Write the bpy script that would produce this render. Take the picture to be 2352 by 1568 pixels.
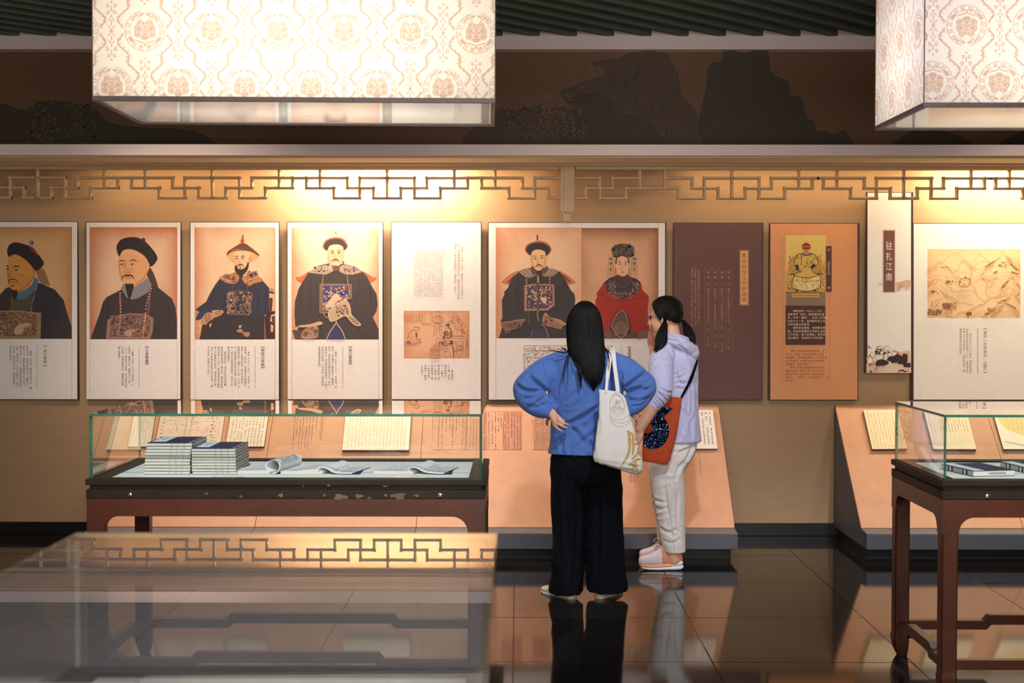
import bpy, bmesh, math, random
import numpy as np
from mathutils import Vector, Matrix, Euler
random.seed(7)
rng = np.random.default_rng(7)
sc = bpy.context.scene
for o in list(bpy.data.objects):
    bpy.data.objects.remove(o)
COL = sc.collection
PI = math.pi
F = 2352 * 50 / 36.0

# ------------------------------------------------------------ camera, world, lights, exposure
EYE = Vector((0, 0, 1.6))
cam_d = bpy.data.cameras.new('camera')
cam = bpy.data.objects.new('camera', cam_d)
COL.objects.link(cam)
cam_d.lens = 50.0
cam_d.sensor_width = 36.0
cam_d.clip_end = 60
cam.location = EYE
cam.rotation_euler = (Matrix.Rotation(math.radians(0.2455), 3, 'Z') @ Matrix.Rotation(math.radians(90 - 1.648), 3, 'X')
                      @ Matrix.Rotation(math.radians(0.06), 3, 'Z')).to_euler()
cam_d.dof.use_dof = True
cam_d.dof.focus_distance = 8.2
cam_d.dof.aperture_fstop = 4.5
sc.camera = cam
RM = cam.rotation_euler.to_matrix()

sc.view_settings.view_transform = 'Standard'
sc.view_settings.look = 'None'
sc.view_settings.gamma = 1.0
sc.view_settings.use_curve_mapping = False
sc.view_settings.exposure = 0.0
sc.cycles.use_denoising = True
sc.cycles.max_bounces = 8
sc.cycles.transparent_max_bounces = 24
sc.cycles.sample_clamp_indirect = 6.0
sc.cycles.caustics_reflective = False
sc.cycles.caustics_refractive = False

w = bpy.data.worlds.new('world')
sc.world = w
w.use_nodes = True
w.node_tree.nodes['Background'].inputs[0].default_value = (0.75, 0.8, 1.0, 1)
w.node_tree.nodes['Background'].inputs[1].default_value = 0.012


def area_light(name, loc, rot, size, power, color, size_y=None, spread=PI):
    l = bpy.data.lights.new(name, 'AREA')
    l.shape = 'RECTANGLE'
    l.size = size
    l.size_y = size_y or size
    l.energy = power
    l.color = color
    l.spread = spread
    o = bpy.data.objects.new(name, l)
    o.location = loc
    o.rotation_euler = rot
    COL.objects.link(o)
    return o


def spot_light(name, loc, target, power, color, angle, blend=0.8, radius=0.03):
    l = bpy.data.lights.new(name, 'SPOT')
    l.energy = power
    l.color = color
    l.spot_size = math.radians(angle)
    l.spot_blend = blend
    l.shadow_soft_size = radius
    o = bpy.data.objects.new(name, l)
    o.location = loc
    o.rotation_euler = (Vector(target) - Vector(loc)).to_track_quat('-Z', 'Y').to_euler()
    COL.objects.link(o)
    return o


WARM = (1.0, 0.85, 0.67)
WARM2 = (1.0, 0.86, 0.62)
COOL = (0.92, 0.95, 1.0)
# wall-wash lamps hidden in the cove above the lattice
area_light('cove_lamp', (-0.95, 9.47, 2.522), (math.radians(6), 0, 0), 1.15, 38, WARM, 0.10)
area_light('cove_lamp', (3.55, 9.47, 2.522), (math.radians(6), 0, 0), 1.5, 36, WARM2, 0.10)
area_light('cove_lamp', (-1.35, 9.47, 2.52), (math.radians(6), 0, 0), 3.0, 9.5, (1.0, .68, .36), 0.08)
area_light('cove_lamp', (2.9, 9.47, 2.52), (math.radians(6), 0, 0), 3.6, 11, (1.0, .70, .38), 0.08)
# track spots between the ceiling slats
spot_light('track_spot', (-2.35, 6.8, 3.25), (-1.75, 9.6, 0.80), 265, (1.0, 0.80, 0.66), 56, 1.0, 0.25)
spot_light('track_spot', (0.5, 6.7, 3.25), (0.35, 9.6, 1.1), 95, (1.0, 0.78, 0.60), 56, 1.0, 0.55)
spot_light('track_spot', (3.2, 6.9, 3.25), (3.3, 9.6, 1.0), 130, (1.0, 0.81, 0.60), 56, 1.0, 0.25)
spot_light('case_fill', (-0.92, 3.4, 3.28), (-0.92, 6.05, 0.95), 640, (0.90, 0.96, 1.0), 38, .7, 0.05)  # unseen spot added to brighten the white mat in the first case
spot_light('case_fill', (2.5, 3.4, 3.28), (2.45, 6.05, 0.95), 640, (0.90, 0.96, 1.0), 38, .7, 0.05)  # the same added brightener for the second case
spot_light('visitor_fill', (0.75, 5.5, 3.3), (0.62, 7.9, 1.0), 250, (0.80, 0.86, 1.0), 46, .8, 0.08)  # unseen cool spot added to lift the visitors' backs and cloth folds
spot_light('lantern_spot', (0.55, 5.2, 3.25), (1.62, 6.0, 2.7), 60, (0.42, 0.52, 1.0), 60, .8, 0.05)
# unseen area fill added behind the camera, standing in for the gallery's light
area_light('gallery_fill', (0.4, -0.7, 2.05), (math.radians(91), 0, 0), 5.0, 365, (1.0, 0.91, 0.85), 2.3)


# ------------------------------------------------------------ helpers
def ray(px, py):
    d = Vector(((px - 1176) / F, -(py - 784) / F, -1.0))
    return RM @ d


def at(px, py, Y):
    """point of the plane y = Y seen through a pixel"""
    d = ray(px, py)
    return EYE + d * (Y / d.y)


def on_plane(px, py, p, n):
    d = ray(px, py)
    return EYE + d * ((Vector(p) - EYE).dot(n) / d.dot(n))


def lin(c):
    c = c / 255.0
    return c / 12.92 if c <= 0.04045 else ((c + 0.055) / 1.055) ** 2.4


def rgb(r, g, b, k=1.0):
    return (lin(r) * k, lin(g) * k, lin(b) * k, 1.0)


def put(o, parent=None):
    COL.objects.link(o)
    if parent is not None:
        o.parent = parent
        o.matrix_parent_inverse = parent.matrix_world.inverted() if False else Matrix()
    return o


def thing(name, label, cat, loc=(0, 0, 0), rz=0.0, group=None, kind=None):
    o = bpy.data.objects.new(name, None)
    o.empty_display_size = 0.1
    o.location = loc
    o.rotation_euler = (0, 0, rz)
    COL.objects.link(o)
    tag(o, label, cat, group, kind)
    return o


def tag(o, label=None, cat=None, group=None, kind=None):
    if label: o['label'] = label
    if cat: o['category'] = cat
    if group: o['group'] = group
    if kind: o['kind'] = kind
    return o


class MB:
    """collects faces and builds ONE mesh object"""
    def __init__(s):
        s.v = []; s.f = []; s.m = []; s.c = []; s.uv = None

    def add(s, vs, fs, mi=0, col=(1, 1, 1, 1)):
        b = len(s.v)
        s.v.extend([tuple(p) for p in vs])
        for f in fs:
            s.f.append([b + i for i in f]); s.m.append(mi); s.c.append(col)
        return b

    def box(s, x0, x1, y0, y1, z0, z1, mi=0, bev=0.0, col=(1, 1, 1, 1)):
        if bev <= 0:
            vs = [(x0, y0, z0), (x1, y0, z0), (x1, y1, z0), (x0, y1, z0), (x0, y0, z1), (x1, y0, z1), (x1, y1, z1), (x0, y1, z1)]
            s.add(vs, [(0, 3, 2, 1), (4, 5, 6, 7), (0, 1, 5, 4), (1, 2, 6, 5), (2, 3, 7, 6), (3, 0, 4, 7)], mi, col)
            return s
        b = min(bev, (x1 - x0) * .49, (y1 - y0) * .49, (z1 - z0) * .49)
        bm = bmesh.new()
        bmesh.ops.create_cube(bm, size=1.0)
        for v in bm.verts:
            v.co = Vector(((x0 + x1) / 2 + v.co.x * (x1 - x0), (y0 + y1) / 2 + v.co.y * (y1 - y0), (z0 + z1) / 2 + v.co.z * (z1 - z0)))
        bmesh.ops.bevel(bm, geom=list(bm.edges), offset=b, segments=1, affect='EDGES')
        s.bm(bm, mi, col)
        return s

    def bm(s, bm, mi=0, col=(1, 1, 1, 1)):
        bm.verts.index_update()
        s.add([v.co[:] for v in bm.verts], [[v.index for v in f.verts] for f in bm.faces], mi, col)
        bm.free()

    def quad(s, a, b, c, d, mi=0, col=(1, 1, 1, 1)):
        s.add([a, b, c, d], [(0, 1, 2, 3)], mi, col)

    def extrude(s, poly, fn, t0, t1, mi=0, col=(1, 1, 1, 1)):
        """poly: 2-D outline, fn(u, v, t) -> 3-D"""
        n = len(poly)
        vs = [fn(u, v, t0) for u, v in poly] + [fn(u, v, t1) for u, v in poly]
        fs = [list(range(n))[::-1], list(range(n, 2 * n))]
        for i in range(n):
            j = (i + 1) % n
            fs.append((i, j, n + j, n + i))
        s.add(vs, fs, mi, col)
        return s

    def rings(s, rings, mi=0, closed=True, cap=True, col=(1, 1, 1, 1)):
        n = len(rings[0])
        vs = [p for r in rings for p in r]
        fs = []
        for k in range(len(rings) - 1):
            for i in range(n if closed else n - 1):
                j = (i + 1) % n
                fs.append((k * n + i, k * n + j, (k + 1) * n + j, (k + 1) * n + i))
        if cap and closed:
            fs.append(list(range(n))[::-1])
            fs.append([(len(rings) - 1) * n + i for i in range(n)])
        s.add(vs, fs, mi, col)
        return s

    def tube(s, pts, rad, n=8, mi=0, cap=True, flat=1.0, up=(0, 0, 1), col=(1, 1, 1, 1)):
        pts = [Vector(p) for p in pts]
        m = len(pts)
        if not hasattr(rad, '__len__'):
            rad = [rad] * m
        rs = []
        prev = None
        for i, p in enumerate(pts):
            t = (pts[min(i + 1, m - 1)] - pts[max(i - 1, 0)])
            if t.length < 1e-9: t = Vector((0, 0, 1))
            t.normalize()
            if prev is None:
                a = Vector(up)
                if abs(a.dot(t)) > .95: a = Vector((1, 0, 0)) if abs(t.x) < .9 else Vector((0, 1, 0))
                u = (a - t * a.dot(t)).normalized()
            else:
                u = (prev - t * prev.dot(t)).normalized()
            prev = u
            v = t.cross(u)
            r = rad[i]
            ra, rb = (r, r * flat) if not hasattr(r, '__len__') else r
            rs.append([p + u * (math.cos(2 * PI * k / n) * ra) + v * (math.sin(2 * PI * k / n) * rb) for k in range(n)])
        s.rings(rs, mi, True, cap, col)
        return s

    def lathe(s, prof, axis_o, axis='Z', n=20, mi=0, col=(1, 1, 1, 1)):
        o = Vector(axis_o)
        rs = []
        for r, h in prof:
            ring = []
            for k in range(n):
                a = 2 * PI * k / n
                if axis == 'Z': p = Vector((r * math.cos(a), r * math.sin(a), h))
                else: p = Vector((r * math.cos(a), -h, r * math.sin(a)))
                ring.append(o + p)
            rs.append(ring)
        s.rings(rs, mi, True, True, col)
        return s

    def mesh(s, name, mats, smooth=False):
        me = bpy.data.meshes.new(name)
        me.from_pydata(s.v, [], s.f)
        if not isinstance(mats, (list, tuple)): mats = [mats]
        for m in mats: me.materials.append(m)
        if len(mats) > 1:
            me.polygons.foreach_set('material_index', s.m)
        if any(c != (1, 1, 1, 1) for c in s.c):
            ca = me.color_attributes.new('Col', 'FLOAT_COLOR', 'CORNER')
            arr = np.empty((len(me.loops), 4), np.float32)
            k = 0
            for f, c in zip(s.f, s.c):
                n = len(f)
                arr[k:k + n] = c if not isinstance(c, list) else np.array(c)
                k += n
            ca.data.foreach_set('color', arr.ravel())
        if smooth:
            me.polygons.foreach_set('use_smooth', [True] * len(me.polygons))
        me.update()
        return me

    def build(s, name, mats, parent=None, smooth=False, loc=None):
        o = bpy.data.objects.new(name, s.mesh(name, mats, smooth))
        if loc is not None: o.location = loc
        return put(o, parent)


def fix_normals(o):
    bm = bmesh.new(); bm.from_mesh(o.data)
    bmesh.ops.recalc_face_normals(bm, faces=bm.faces)
    bm.to_mesh(o.data); bm.free()
    return o


def sharp(o, ang=40):
    """smooth shading that keeps hard edges"""
    me = o.data
    me.polygons.foreach_set('use_smooth', [True] * len(me.polygons))
    me.set_sharp_from_angle(angle=math.radians(ang))
    return o


def cr(pts, n=4, closed=True):
    """Catmull-Rom through the points"""
    P = [np.array(p, float) for p in pts]
    m = len(P)
    out = []
    rngk = range(m) if closed else range(m - 1)
    for i in rngk:
        if closed:
            a, b, c, d = P[(i - 1) % m], P[i], P[(i + 1) % m], P[(i + 2) % m]
        else:
            a, b, c, d = P[max(i - 1, 0)], P[i], P[i + 1], P[min(i + 2, m - 1)]
        for k in range(n):
            t = k / n
            out.append(tuple(0.5 * ((2 * b) + (-a + c) * t + (2 * a - 5 * b + 4 * c - d) * t * t + (-a + 3 * b - 3 * c + d) * t ** 3)))
    if not closed: out.append(tuple(P[-1]))
    return out


# ------------------------------------------------------------ materials
def nodes(name):
    m = bpy.data.materials.new(name)
    m.use_nodes = True
    nt = m.node_tree
    b = nt.nodes['Principled BSDF']
    return m, nt, b


def mat(name, c, rough=.6, spec=.5, var=.12, scale=8.0, bump=0.0, bscale=60.0, metal=0.0, stretch=(1, 1, 1), attr=False, sheen=0.0, coat=0.0, transl=0.0):
    """plain material with procedural colour variation and fine relief"""
    m, nt, b = nodes(name)
    N, L = nt.nodes.new, nt.links.new
    tc = N('ShaderNodeTexCoord')
    mp = N('ShaderNodeMapping'); mp.inputs['Scale'].default_value = stretch
    L(tc.outputs['Object'], mp.inputs['Vector'])
    nz = N('ShaderNodeTexNoise'); nz.inputs['Scale'].default_value = scale; nz.inputs['Detail'].default_value = 6
    L(mp.outputs[0], nz.inputs['Vector'])
    mr = N('ShaderNodeMapRange')
    mr.inputs['From Min'].default_value = .25; mr.inputs['From Max'].default_value = .75
    mr.inputs['To Min'].default_value = 1 - var; mr.inputs['To Max'].default_value = 1 + var
    L(nz.outputs['Fac'], mr.inputs['Value'])
    mx = N('ShaderNodeMix'); mx.data_type = 'RGBA'; mx.blend_type = 'MULTIPLY'; mx.inputs['Factor'].default_value = 1
    if attr:
        at_ = N('ShaderNodeAttribute'); at_.attribute_name = 'Col'
        L(at_.outputs['Color'], mx.inputs['A'])
    else:
        mx.inputs['A'].default_value = c
    L(mr.outputs[0], mx.inputs['B'])
    L(mx.outputs['Result'], b.inputs['Base Color'])
    b.inputs['Roughness'].default_value = rough
    b.inputs['Specular IOR Level'].default_value = spec
    b.inputs['Metallic'].default_value = metal
    if sheen: b.inputs['Sheen Weight'].default_value = sheen
    if coat: b.inputs['Coat Weight'].default_value = coat; b.inputs['Coat Roughness'].default_value = .08
    if bump:
        n2 = N('ShaderNodeTexNoise'); n2.inputs['Scale'].default_value = bscale; n2.inputs['Detail'].default_value = 5
        L(mp.outputs[0], n2.inputs['Vector'])
        bp = N('ShaderNodeBump'); bp.inputs['Strength'].default_value = bump; bp.inputs['Distance'].default_value = .01
        L(n2.outputs['Fac'], bp.inputs['Height'])
        L(bp.outputs[0], b.inputs['Normal'])
    return m


M = {}
M['wall'] = mat('wall_paper', rgb(180, 148, 112), .75, .3, .05, 3, .15, 240, stretch=(1, 1, 9))
M['dark'] = mat('black_baseboard', (0.008, 0.008, 0.008, 1), .35, .4, .2)
M['fascia'] = mat('grey_plaster', rgb(214, 198, 194), .8, .3, .04, 5, .05, 90)
M['lattice'] = mat('khaki_paint', rgb(190, 162, 122), .5, .4, .06, 12)
M['slat'] = mat('slat_paint', rgb(92, 98, 86), .7, .3, .1, 6)
M['void'] = mat('ceiling_black', (0.006, 0.006, 0.006, 1), .9, .1, .1)
M['frame'] = mat('dark_panel_edge', rgb(62, 46, 36), .5, .4, .1)
M['paper'] = mat('printed_board', (.8, .8, .8, 1), .55, .35, .05, 22, attr=True)
M['print'] = mat('ink_print', (.8, .8, .8, 1), .6, .3, .035, 40, attr=True)
M['slope'] = mat('peach_laminate', rgb(212, 158, 124), .55, .4, .07, 9, .05, 150)
M['plinth'] = mat('grey_plinth', rgb(112, 108, 112), .5, .4, .08, 6)
M['toe'] = mat('toe_kick', (0.01, 0.01, 0.01, 1), .5, .3, .1)
M['wood'] = mat('rosewood', rgb(66, 27, 9), .36, .4, .28, 5, .06, 60)
M['woodtop'] = mat('dark_stained_wood', rgb(32, 23, 14), .55, .2, .25, 7, .08, 60)
M['mat_white'] = mat('display_board', rgb(222, 222, 220), .7, .3, .03, 10)
M['chrome'] = mat('chrome', (.75, .75, .75, 1), .2, .5, .05, metal=1.0)
M['tile'] = None


def floor_mat():
    m, nt, b = nodes('polished_granite')
    N, L = nt.nodes.new, nt.links.new
    tc = N('ShaderNodeTexCoord')
    nz = N('ShaderNodeTexNoise'); nz.inputs['Scale'].default_value = 90; nz.inputs['Detail'].default_value = 4
    L(tc.outputs['Object'], nz.inputs['Vector'])
    oi = N('ShaderNodeObjectInfo')
    ad = N('ShaderNodeMath'); ad.operation = 'MULTIPLY_ADD'; ad.inputs[1].default_value = .25
    L(oi.outputs['Random'], ad.inputs[0]); L(nz.outputs['Fac'], ad.inputs[2])
    r = N('ShaderNodeValToRGB')
    r.color_ramp.elements[0].position = .35; r.color_ramp.elements[0].color = (.006, .006, .006, 1)
    r.color_ramp.elements[1].position = .95; r.color_ramp.elements[1].color = (.028, .025, .022, 1)
    L(ad.outputs[0], r.inputs[0]); L(r.outputs[0], b.inputs['Base Color'])
    b.inputs['Roughness'].default_value = .075
    b.inputs['IOR'].default_value = 1.55
    return m


M['tile'] = floor_mat()


def glass_mat(name='case_glass', haze=0.0):
    m = bpy.data.materials.new(name); m.use_nodes = True
    nt = m.node_tree; nt.nodes.clear()
    N, L = nt.nodes.new, nt.links.new
    out = N('ShaderNodeOutputMaterial')
    fr = N('ShaderNodeFresnel'); fr.inputs['IOR'].default_value = 1.58
    ge = N('ShaderNodeNewGeometry')
    iv = N('ShaderNodeMath'); iv.operation = 'SUBTRACT'; iv.inputs[0].default_value = 1
    L(ge.outputs['Backfacing'], iv.inputs[1])
    mu = N('ShaderNodeMath'); mu.operation = 'MULTIPLY'
    L(fr.outputs[0], mu.inputs[0]); L(iv.outputs[0], mu.inputs[1])
    pw = N('ShaderNodeMath'); pw.operation = 'MULTIPLY'; pw.inputs[1].default_value = 1.35; pw.use_clamp = True
    L(mu.outputs[0], pw.inputs[0])
    tr = N('ShaderNodeBsdfTransparent'); tr.inputs[0].default_value = (.955, .975, .965, 1)
    gl = N('ShaderNodeBsdfGlossy'); gl.inputs['Roughness'].default_value = .003; gl.inputs['Color'].default_value = (1, 1, 1, 1)
    if haze:
        # bluish haze mixed into the pane's colour, standing in for reflections
        nz = N('ShaderNodeTexNoise'); nz.inputs['Scale'].default_value = 4
        rp = N('ShaderNodeMapRange'); rp.inputs['To Min'].default_value = haze * .7; rp.inputs['To Max'].default_value = haze * 1.3
        L(nz.outputs[0], rp.inputs[0])
        df = N('ShaderNodeBsdfDiffuse'); df.inputs[0].default_value = (.70, .80, 1.0, 1)
        md = N('ShaderNodeMixShader'); L(rp.outputs[0], md.inputs[0]); L(tr.outputs[0], md.inputs[1]); L(df.outputs[0], md.inputs[2])
        tr = md
    mx = N('ShaderNodeMixShader')
    L(pw.outputs[0], mx.inputs[0]); L(tr.outputs[0], mx.inputs[1]); L(gl.outputs[0], mx.inputs[2])
    L(mx.outputs[0], out.inputs[0])
    return m


def edge_mat():
    m, nt, b = nodes('green_glass_edge')
    N, L = nt.nodes.new, nt.links.new
    tc = N('ShaderNodeTexCoord')
    nz = N('ShaderNodeTexNoise'); nz.inputs['Scale'].default_value = 6
    L(tc.outputs['Object'], nz.inputs['Vector'])
    r = N('ShaderNodeValToRGB')
    r.color_ramp.elements[0].position = .3; r.color_ramp.elements[0].color = (.015, .085, .055, 1)
    r.color_ramp.elements[1].position = .75; r.color_ramp.elements[1].color = (.03, .18, .12, 1)
    L(nz.outputs['Fac'], r.inputs[0]); L(r.outputs[0], b.inputs['Base Color'])
    b.inputs['Roughness'].default_value = .12
    b.inputs['Transmission Weight'].default_value = .25
    return m


M['glass'] = glass_mat()
M['gedge'] = edge_mat()
M['glass2'] = glass_mat('hazy_glass', .035)
# ------------------------------------------------------------ lettering and flat print
T = {
 'p1t': '【叔父曹頫】', 'p1': ['　　曹頫，字昂友，曹寅四弟荃之子，曹', '寅去世后，过继于曹寅为子，康熙五十', '四年一月，康熙命曹頫继任江宁织造，', '雍正五年（1727），因骚扰驿站被革职，', '抄家，乾隆元年（1736）获宽免，其后', '居北京，晚年境况不详，或即脂砚斋，', '其事迹不可考。'],
 'p2t': '【父亲曹顒】', 'p2': ['　　曹顒（1689—1715）字孚若，小', '名连生，曹寅之子，康熙五十二年', '（1713）继任江宁织造，五十四年初卒', '于京师。学界普遍认为，曹雪芹即曹', '顒之遗腹子。'],
 'p3t': '【舅祖父李煦】', 'p3': ['　　李煦（1655—1729），字旭东，又', '字莱嵩、号竹村，内务府正白旗荫生，', '曾任广东韶州知府、浙江宁波知府、', '畅春园总管。康熙三十二年（1693）三', '月，接替曹寅出任苏州织造，后与曹', '寅一起参与皇帝南巡接驾，先后八任', '两淮巡盐御史。', '　　曹寅去世后，李煦实际承担起曹', '家监护者的角色。雍正初，被革职抄家，', '雍正五年（1727），查出李煦曾为康熙', '皇八子胤禩买过侍女，将其流放打牲', '乌拉（今吉林省吉林市北乌拉街），雍', '正七年卒，享年七十五岁。'],
 'p4t': '【祖父曹寅】', 'p4': ['　　曹寅（1658—1712），字子清，号', '荔轩，又号楝亭，曹玺长子，曹雪芹', '祖父，内务府正白旗包衣汉人，曾为', '皇帝侍卫，后任职内务慎刑司、广储司，', '后官苏州织造、江宁织造，巡视两淮', '盐漕监察御史等职。'],
 'p5a': ['　　康熙二十三年（1684），曹玺卒于江宁织造任上，', '此时，正值康熙首次南巡至江宁，皇帝特派内大臣前', '往祭奠，并亲至织造府慰问，称曹玺为「荩臣」。'],
 'p5b': ['　　曹玺因忠', '心王事，深受', '康熙皇帝信', '任，入觐时，', '曹玺陈奏江南', '大小事宜，皇', '帝赐蟒袍，赠', '一品尚书衔，', '并御书「敬慎」', '二字赐之。'],
 'p6t': '【曾祖曹玺】', 'p6': ['　　曹玺，字完璧，曹雪', '芹曾祖，内务府正白旗', '升内工部，康熙二年', '任江宁织造，'],
 'p7t': '曹氏四任江宁织造表',
 'p7': [('曹玺', '康熙二年至康熙二十三年', '二十一年'), ('曹寅', '康熙三十一年至康熙五十一年', '二十年'), ('曹顒', '康熙五十一年至康熙五十三年', '二年'), ('曹頫', '康熙五十四年至雍正五年', '十三年')],
 'p7b': ['　曹家自曹玺于康熙二年任江宁织造，祖父曹寅、', '父亲曹顒、叔父曹頫先后任此职，至雍正五年（1727）', '曹頫革职，曹家三代四人任江宁织造，前后达六十年，'],
 'p8t': '【康熙皇帝】',
 'p8a': ['　　康熙皇帝（1654—1722），', '爱新觉罗·玄烨，清朝第四位皇', '帝，年号“康熙”。玄烨八岁登基，', '在位六十一年，是中国历史上在', '位时间最长的皇帝。', '　　康熙在位期间，信用曹氏家', '族，先后启用曹家三代四人出任', '江宁织造，曾六次南巡，后四次', '经过南京，皆驻跸江宁织造府。'],
 'p8b': ['　　清朝“织造在京有内织染局，在', '外江宁、苏州、杭州有织造局，岁织', '内用缎匹，并制帛诰敕等件，各有定式，', '凡上用缎匹，内织染局及江宁局织造，', '赏赐缎匹，苏杭织造。”', '　　清初，江南三织造局由户部或内', '监管人管理，康熙二年（1663）内务', '府派员久任，官名初称“驻扎江南织', '造郎中”，后改为“江宁织造郎中”（或', '员外郎）。'],
 'p9t': '【清代《大同县志　山图》】', 'p9': ['　　顺治九年（1652）四月，曹振彦由吉', '州知府迁阳和府知府。不久，复徙旧治大', '同县（今山西大同市），复名大同府，曹', '振彦遂更调大同府知府。'],
 'bn': '驻扎江南', 'tote': '陕',
}


def _flat(x):
    if isinstance(x, str): return x
    return ''.join(_flat(y) for y in x)


def load_glyphs():
    chars = sorted(set(''.join(_flat(v) for v in T.values()) + '○') - {'　', ' '})
    objs = []
    for ch in chars:
        cu = bpy.data.curves.new('glyph', 'FONT')
        cu.body = ch; cu.size = 1.0; cu.resolution_u = 2
        o = bpy.data.objects.new('glyph', cu); COL.objects.link(o); objs.append(o)
    dg = bpy.context.evaluated_depsgraph_get(); dg.update()
    G = {}
    for ch, o in zip(chars, objs):
        me = o.evaluated_get(dg).to_mesh()
        v = np.array([p.co[:2] for p in me.vertices]) if len(me.vertices) else np.zeros((0, 2))
        f = [tuple(p.vertices) for p in me.polygons]
        if len(v):
            if ord(ch) > 0x2000:
                v = v - np.array([.5, .36])
            else:
                mn, mxx = v.min(0), v.max(0)
                v = v - np.array([(mn[0] + mxx[0]) / 2, .34])
        G[ch] = (v, f)
        o.evaluated_get(dg).to_mesh_clear()
    for o in objs:
        cu = o.data
        bpy.data.objects.remove(o); bpy.data.curves.remove(cu)
    return G


GLY = load_glyphs()
LAYER = .00003


class Print(MB):
    """flat print on a plane; coordinates are those of the photograph, fn(px, py, lift) -> point"""
    def __init__(s, fn, o=(0, 0), k=1.0, lift=.0004):
        super().__init__()
        s.fn = fn; s.o = o; s.k = k; s.t = lift

    def view(s, ox, oy, k): s.o = (ox, oy); s.k = k; return s

    def P(s, u, v): return s.fn(s.o[0] + u * s.k, s.o[1] + v * s.k, s.t)

    def up(s): s.t += LAYER

    def poly(s, pts, c, smooth=0, line=None, lw=1.0):
        if smooth: pts = cr(pts, smooth)
        # drop doubled points
        q = [pts[0]]
        for p in pts[1:]:
            if abs(p[0] - q[-1][0]) + abs(p[1] - q[-1][1]) > 1e-4: q.append(p)
        s.add([s.P(*p) for p in q], [list(range(len(q)))], 0, c)
        s.up()
        if line: s.line(q + [q[0]], lw, line)
        return s

    def rect(s, x0, y0, x1, y1, c):
        return s.poly([(x0, y0), (x1, y0), (x1, y1), (x0, y1)], c)

    def ell(s, cx, cy, rx, ry, c, rot=0.0, n=20, up=True):
        a, b = math.cos(rot), math.sin(rot)
        pts = []
        for k in range(n):
            t = 2 * PI * k / n
            x, y = rx * math.cos(t), ry * math.sin(t)
            pts.append((cx + x * a - y * b, cy + x * b + y * a))
        s.add([s.P(*p) for p in pts], [list(range(n))], 0, c)
        if up: s.up()
        return s

    def line(s, pts, wd, c, smooth=0, taper=False):
        if smooth: pts = cr(pts, smooth, closed=False)
        P = [np.array(p, float) for p in pts]
        vs, n = [], len(P)
        for i in range(n):
            d = P[min(i + 1, n - 1)] - P[max(i - 1, 0)]
            L_ = np.hypot(*d)
            if L_ < 1e-9: d = np.array([1., 0]); L_ = 1
            nn = np.array([-d[1], d[0]]) / L_
            h = wd / 2
            if taper: h *= max(.15, math.sin(PI * (i + .5) / n))
            vs.append(tuple(P[i] + nn * h)); vs.append(tuple(P[i] - nn * h))
        s.add([s.P(*p) for p in vs], [(2 * i, 2 * i + 1, 2 * i + 3, 2 * i + 2) for i in range(n - 1)], 0, c)
        s.up()
        return s

    def paper(s, x0, y0, x1, y1, ca, cb, nx=14, ny=16, seed=0, corner=(1, 1, 1, 1)):
        """aged paper: colour ca, browner (cb) towards its printed edges; a printed tint"""
        r = np.random.default_rng(seed)
        ca, cb = np.array(ca), np.array(cb)
        cols = np.zeros((ny + 1, nx + 1, 4))
        bl = r.random((ny + 1, nx + 1))
        for _ in range(2):
            bl = (bl + np.roll(bl, 1, 0) + np.roll(bl, 1, 1) + np.roll(bl, -1, 0) + np.roll(bl, -1, 1)) / 5
        bl = (bl - .5) * 2.2
        for j in range(ny + 1):
            for i in range(nx + 1):
                u, v = i / nx, j / ny
                e = max(corner[0] * (1 - u * 5), corner[1] * (1 - (1 - u) * 5), corner[2] * (1 - v * 6), corner[3] * (1 - (1 - v) * 5), 0)
                e = min(1, e ** 1.3 * .9 + max(0, bl[j, i]) * .5)
                cols[j, i] = ca + (cb - ca) * e
        vs = [s.P(x0 + (x1 - x0) * i / nx, y0 + (y1 - y0) * j / ny) for j in range(ny + 1) for i in range(nx + 1)]
        b = s.add(vs, [], 0)
        for j in range(ny):
            for i in range(nx):
                q = [(j, i), (j, i + 1), (j + 1, i + 1), (j + 1, i)]
                s.f.append([b + jj * (nx + 1) + ii for jj, ii in q]); s.m.append(0)
                s.c.append([tuple(cols[jj, ii]) for jj, ii in q])
        s.up()
        return s

    def blobs(s, x0, y0, x1, y1, n, size, cols, seed=1, inside=None):
        r = random.Random(seed)
        for c in cols:
            for _ in range(n):
                x, y = r.uniform(x0, x1), r.uniform(y0, y1)
                if inside and not inside(x, y): continue
                a = r.uniform(0, PI)
                s.ell(x, y, size * r.uniform(.5, 1.4), size * r.uniform(.3, .7), c, a, 7, up=False)
            s.up()
        return s

    def curls(s, x0, y0, x1, y1, n, size, c, wd, seed=1):
        r = random.Random(seed)
        for _ in range(n):
            x, y = r.uniform(x0, x1), r.uniform(y0, y1)
            a0 = r.uniform(0, 6.28); sg = r.choice((-1, 1)); q = size * r.uniform(.6, 1.3)
            pts = [(x + q * (1 - k / 9) * math.cos(a0 + sg * k * .75), y + q * (1 - k / 9) * math.sin(a0 + sg * k * .75)) for k in range(8)]
            t = s.t; s.line(pts, wd, c); s.t = t
        s.up()
        return s

    def glyph(s, ch, x, y, size, c, rot=False, sx=1.0):
        if ch not in GLY: return
        v, f = GLY[ch]
        if not len(v): return
        if rot:
            v = np.stack([v[:, 1], -v[:, 0]], 1)
        pts = [s.P(x + a * size * sx, y - b * size) for a, b in v]
        s.add(pts, f, 0, c)

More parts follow.
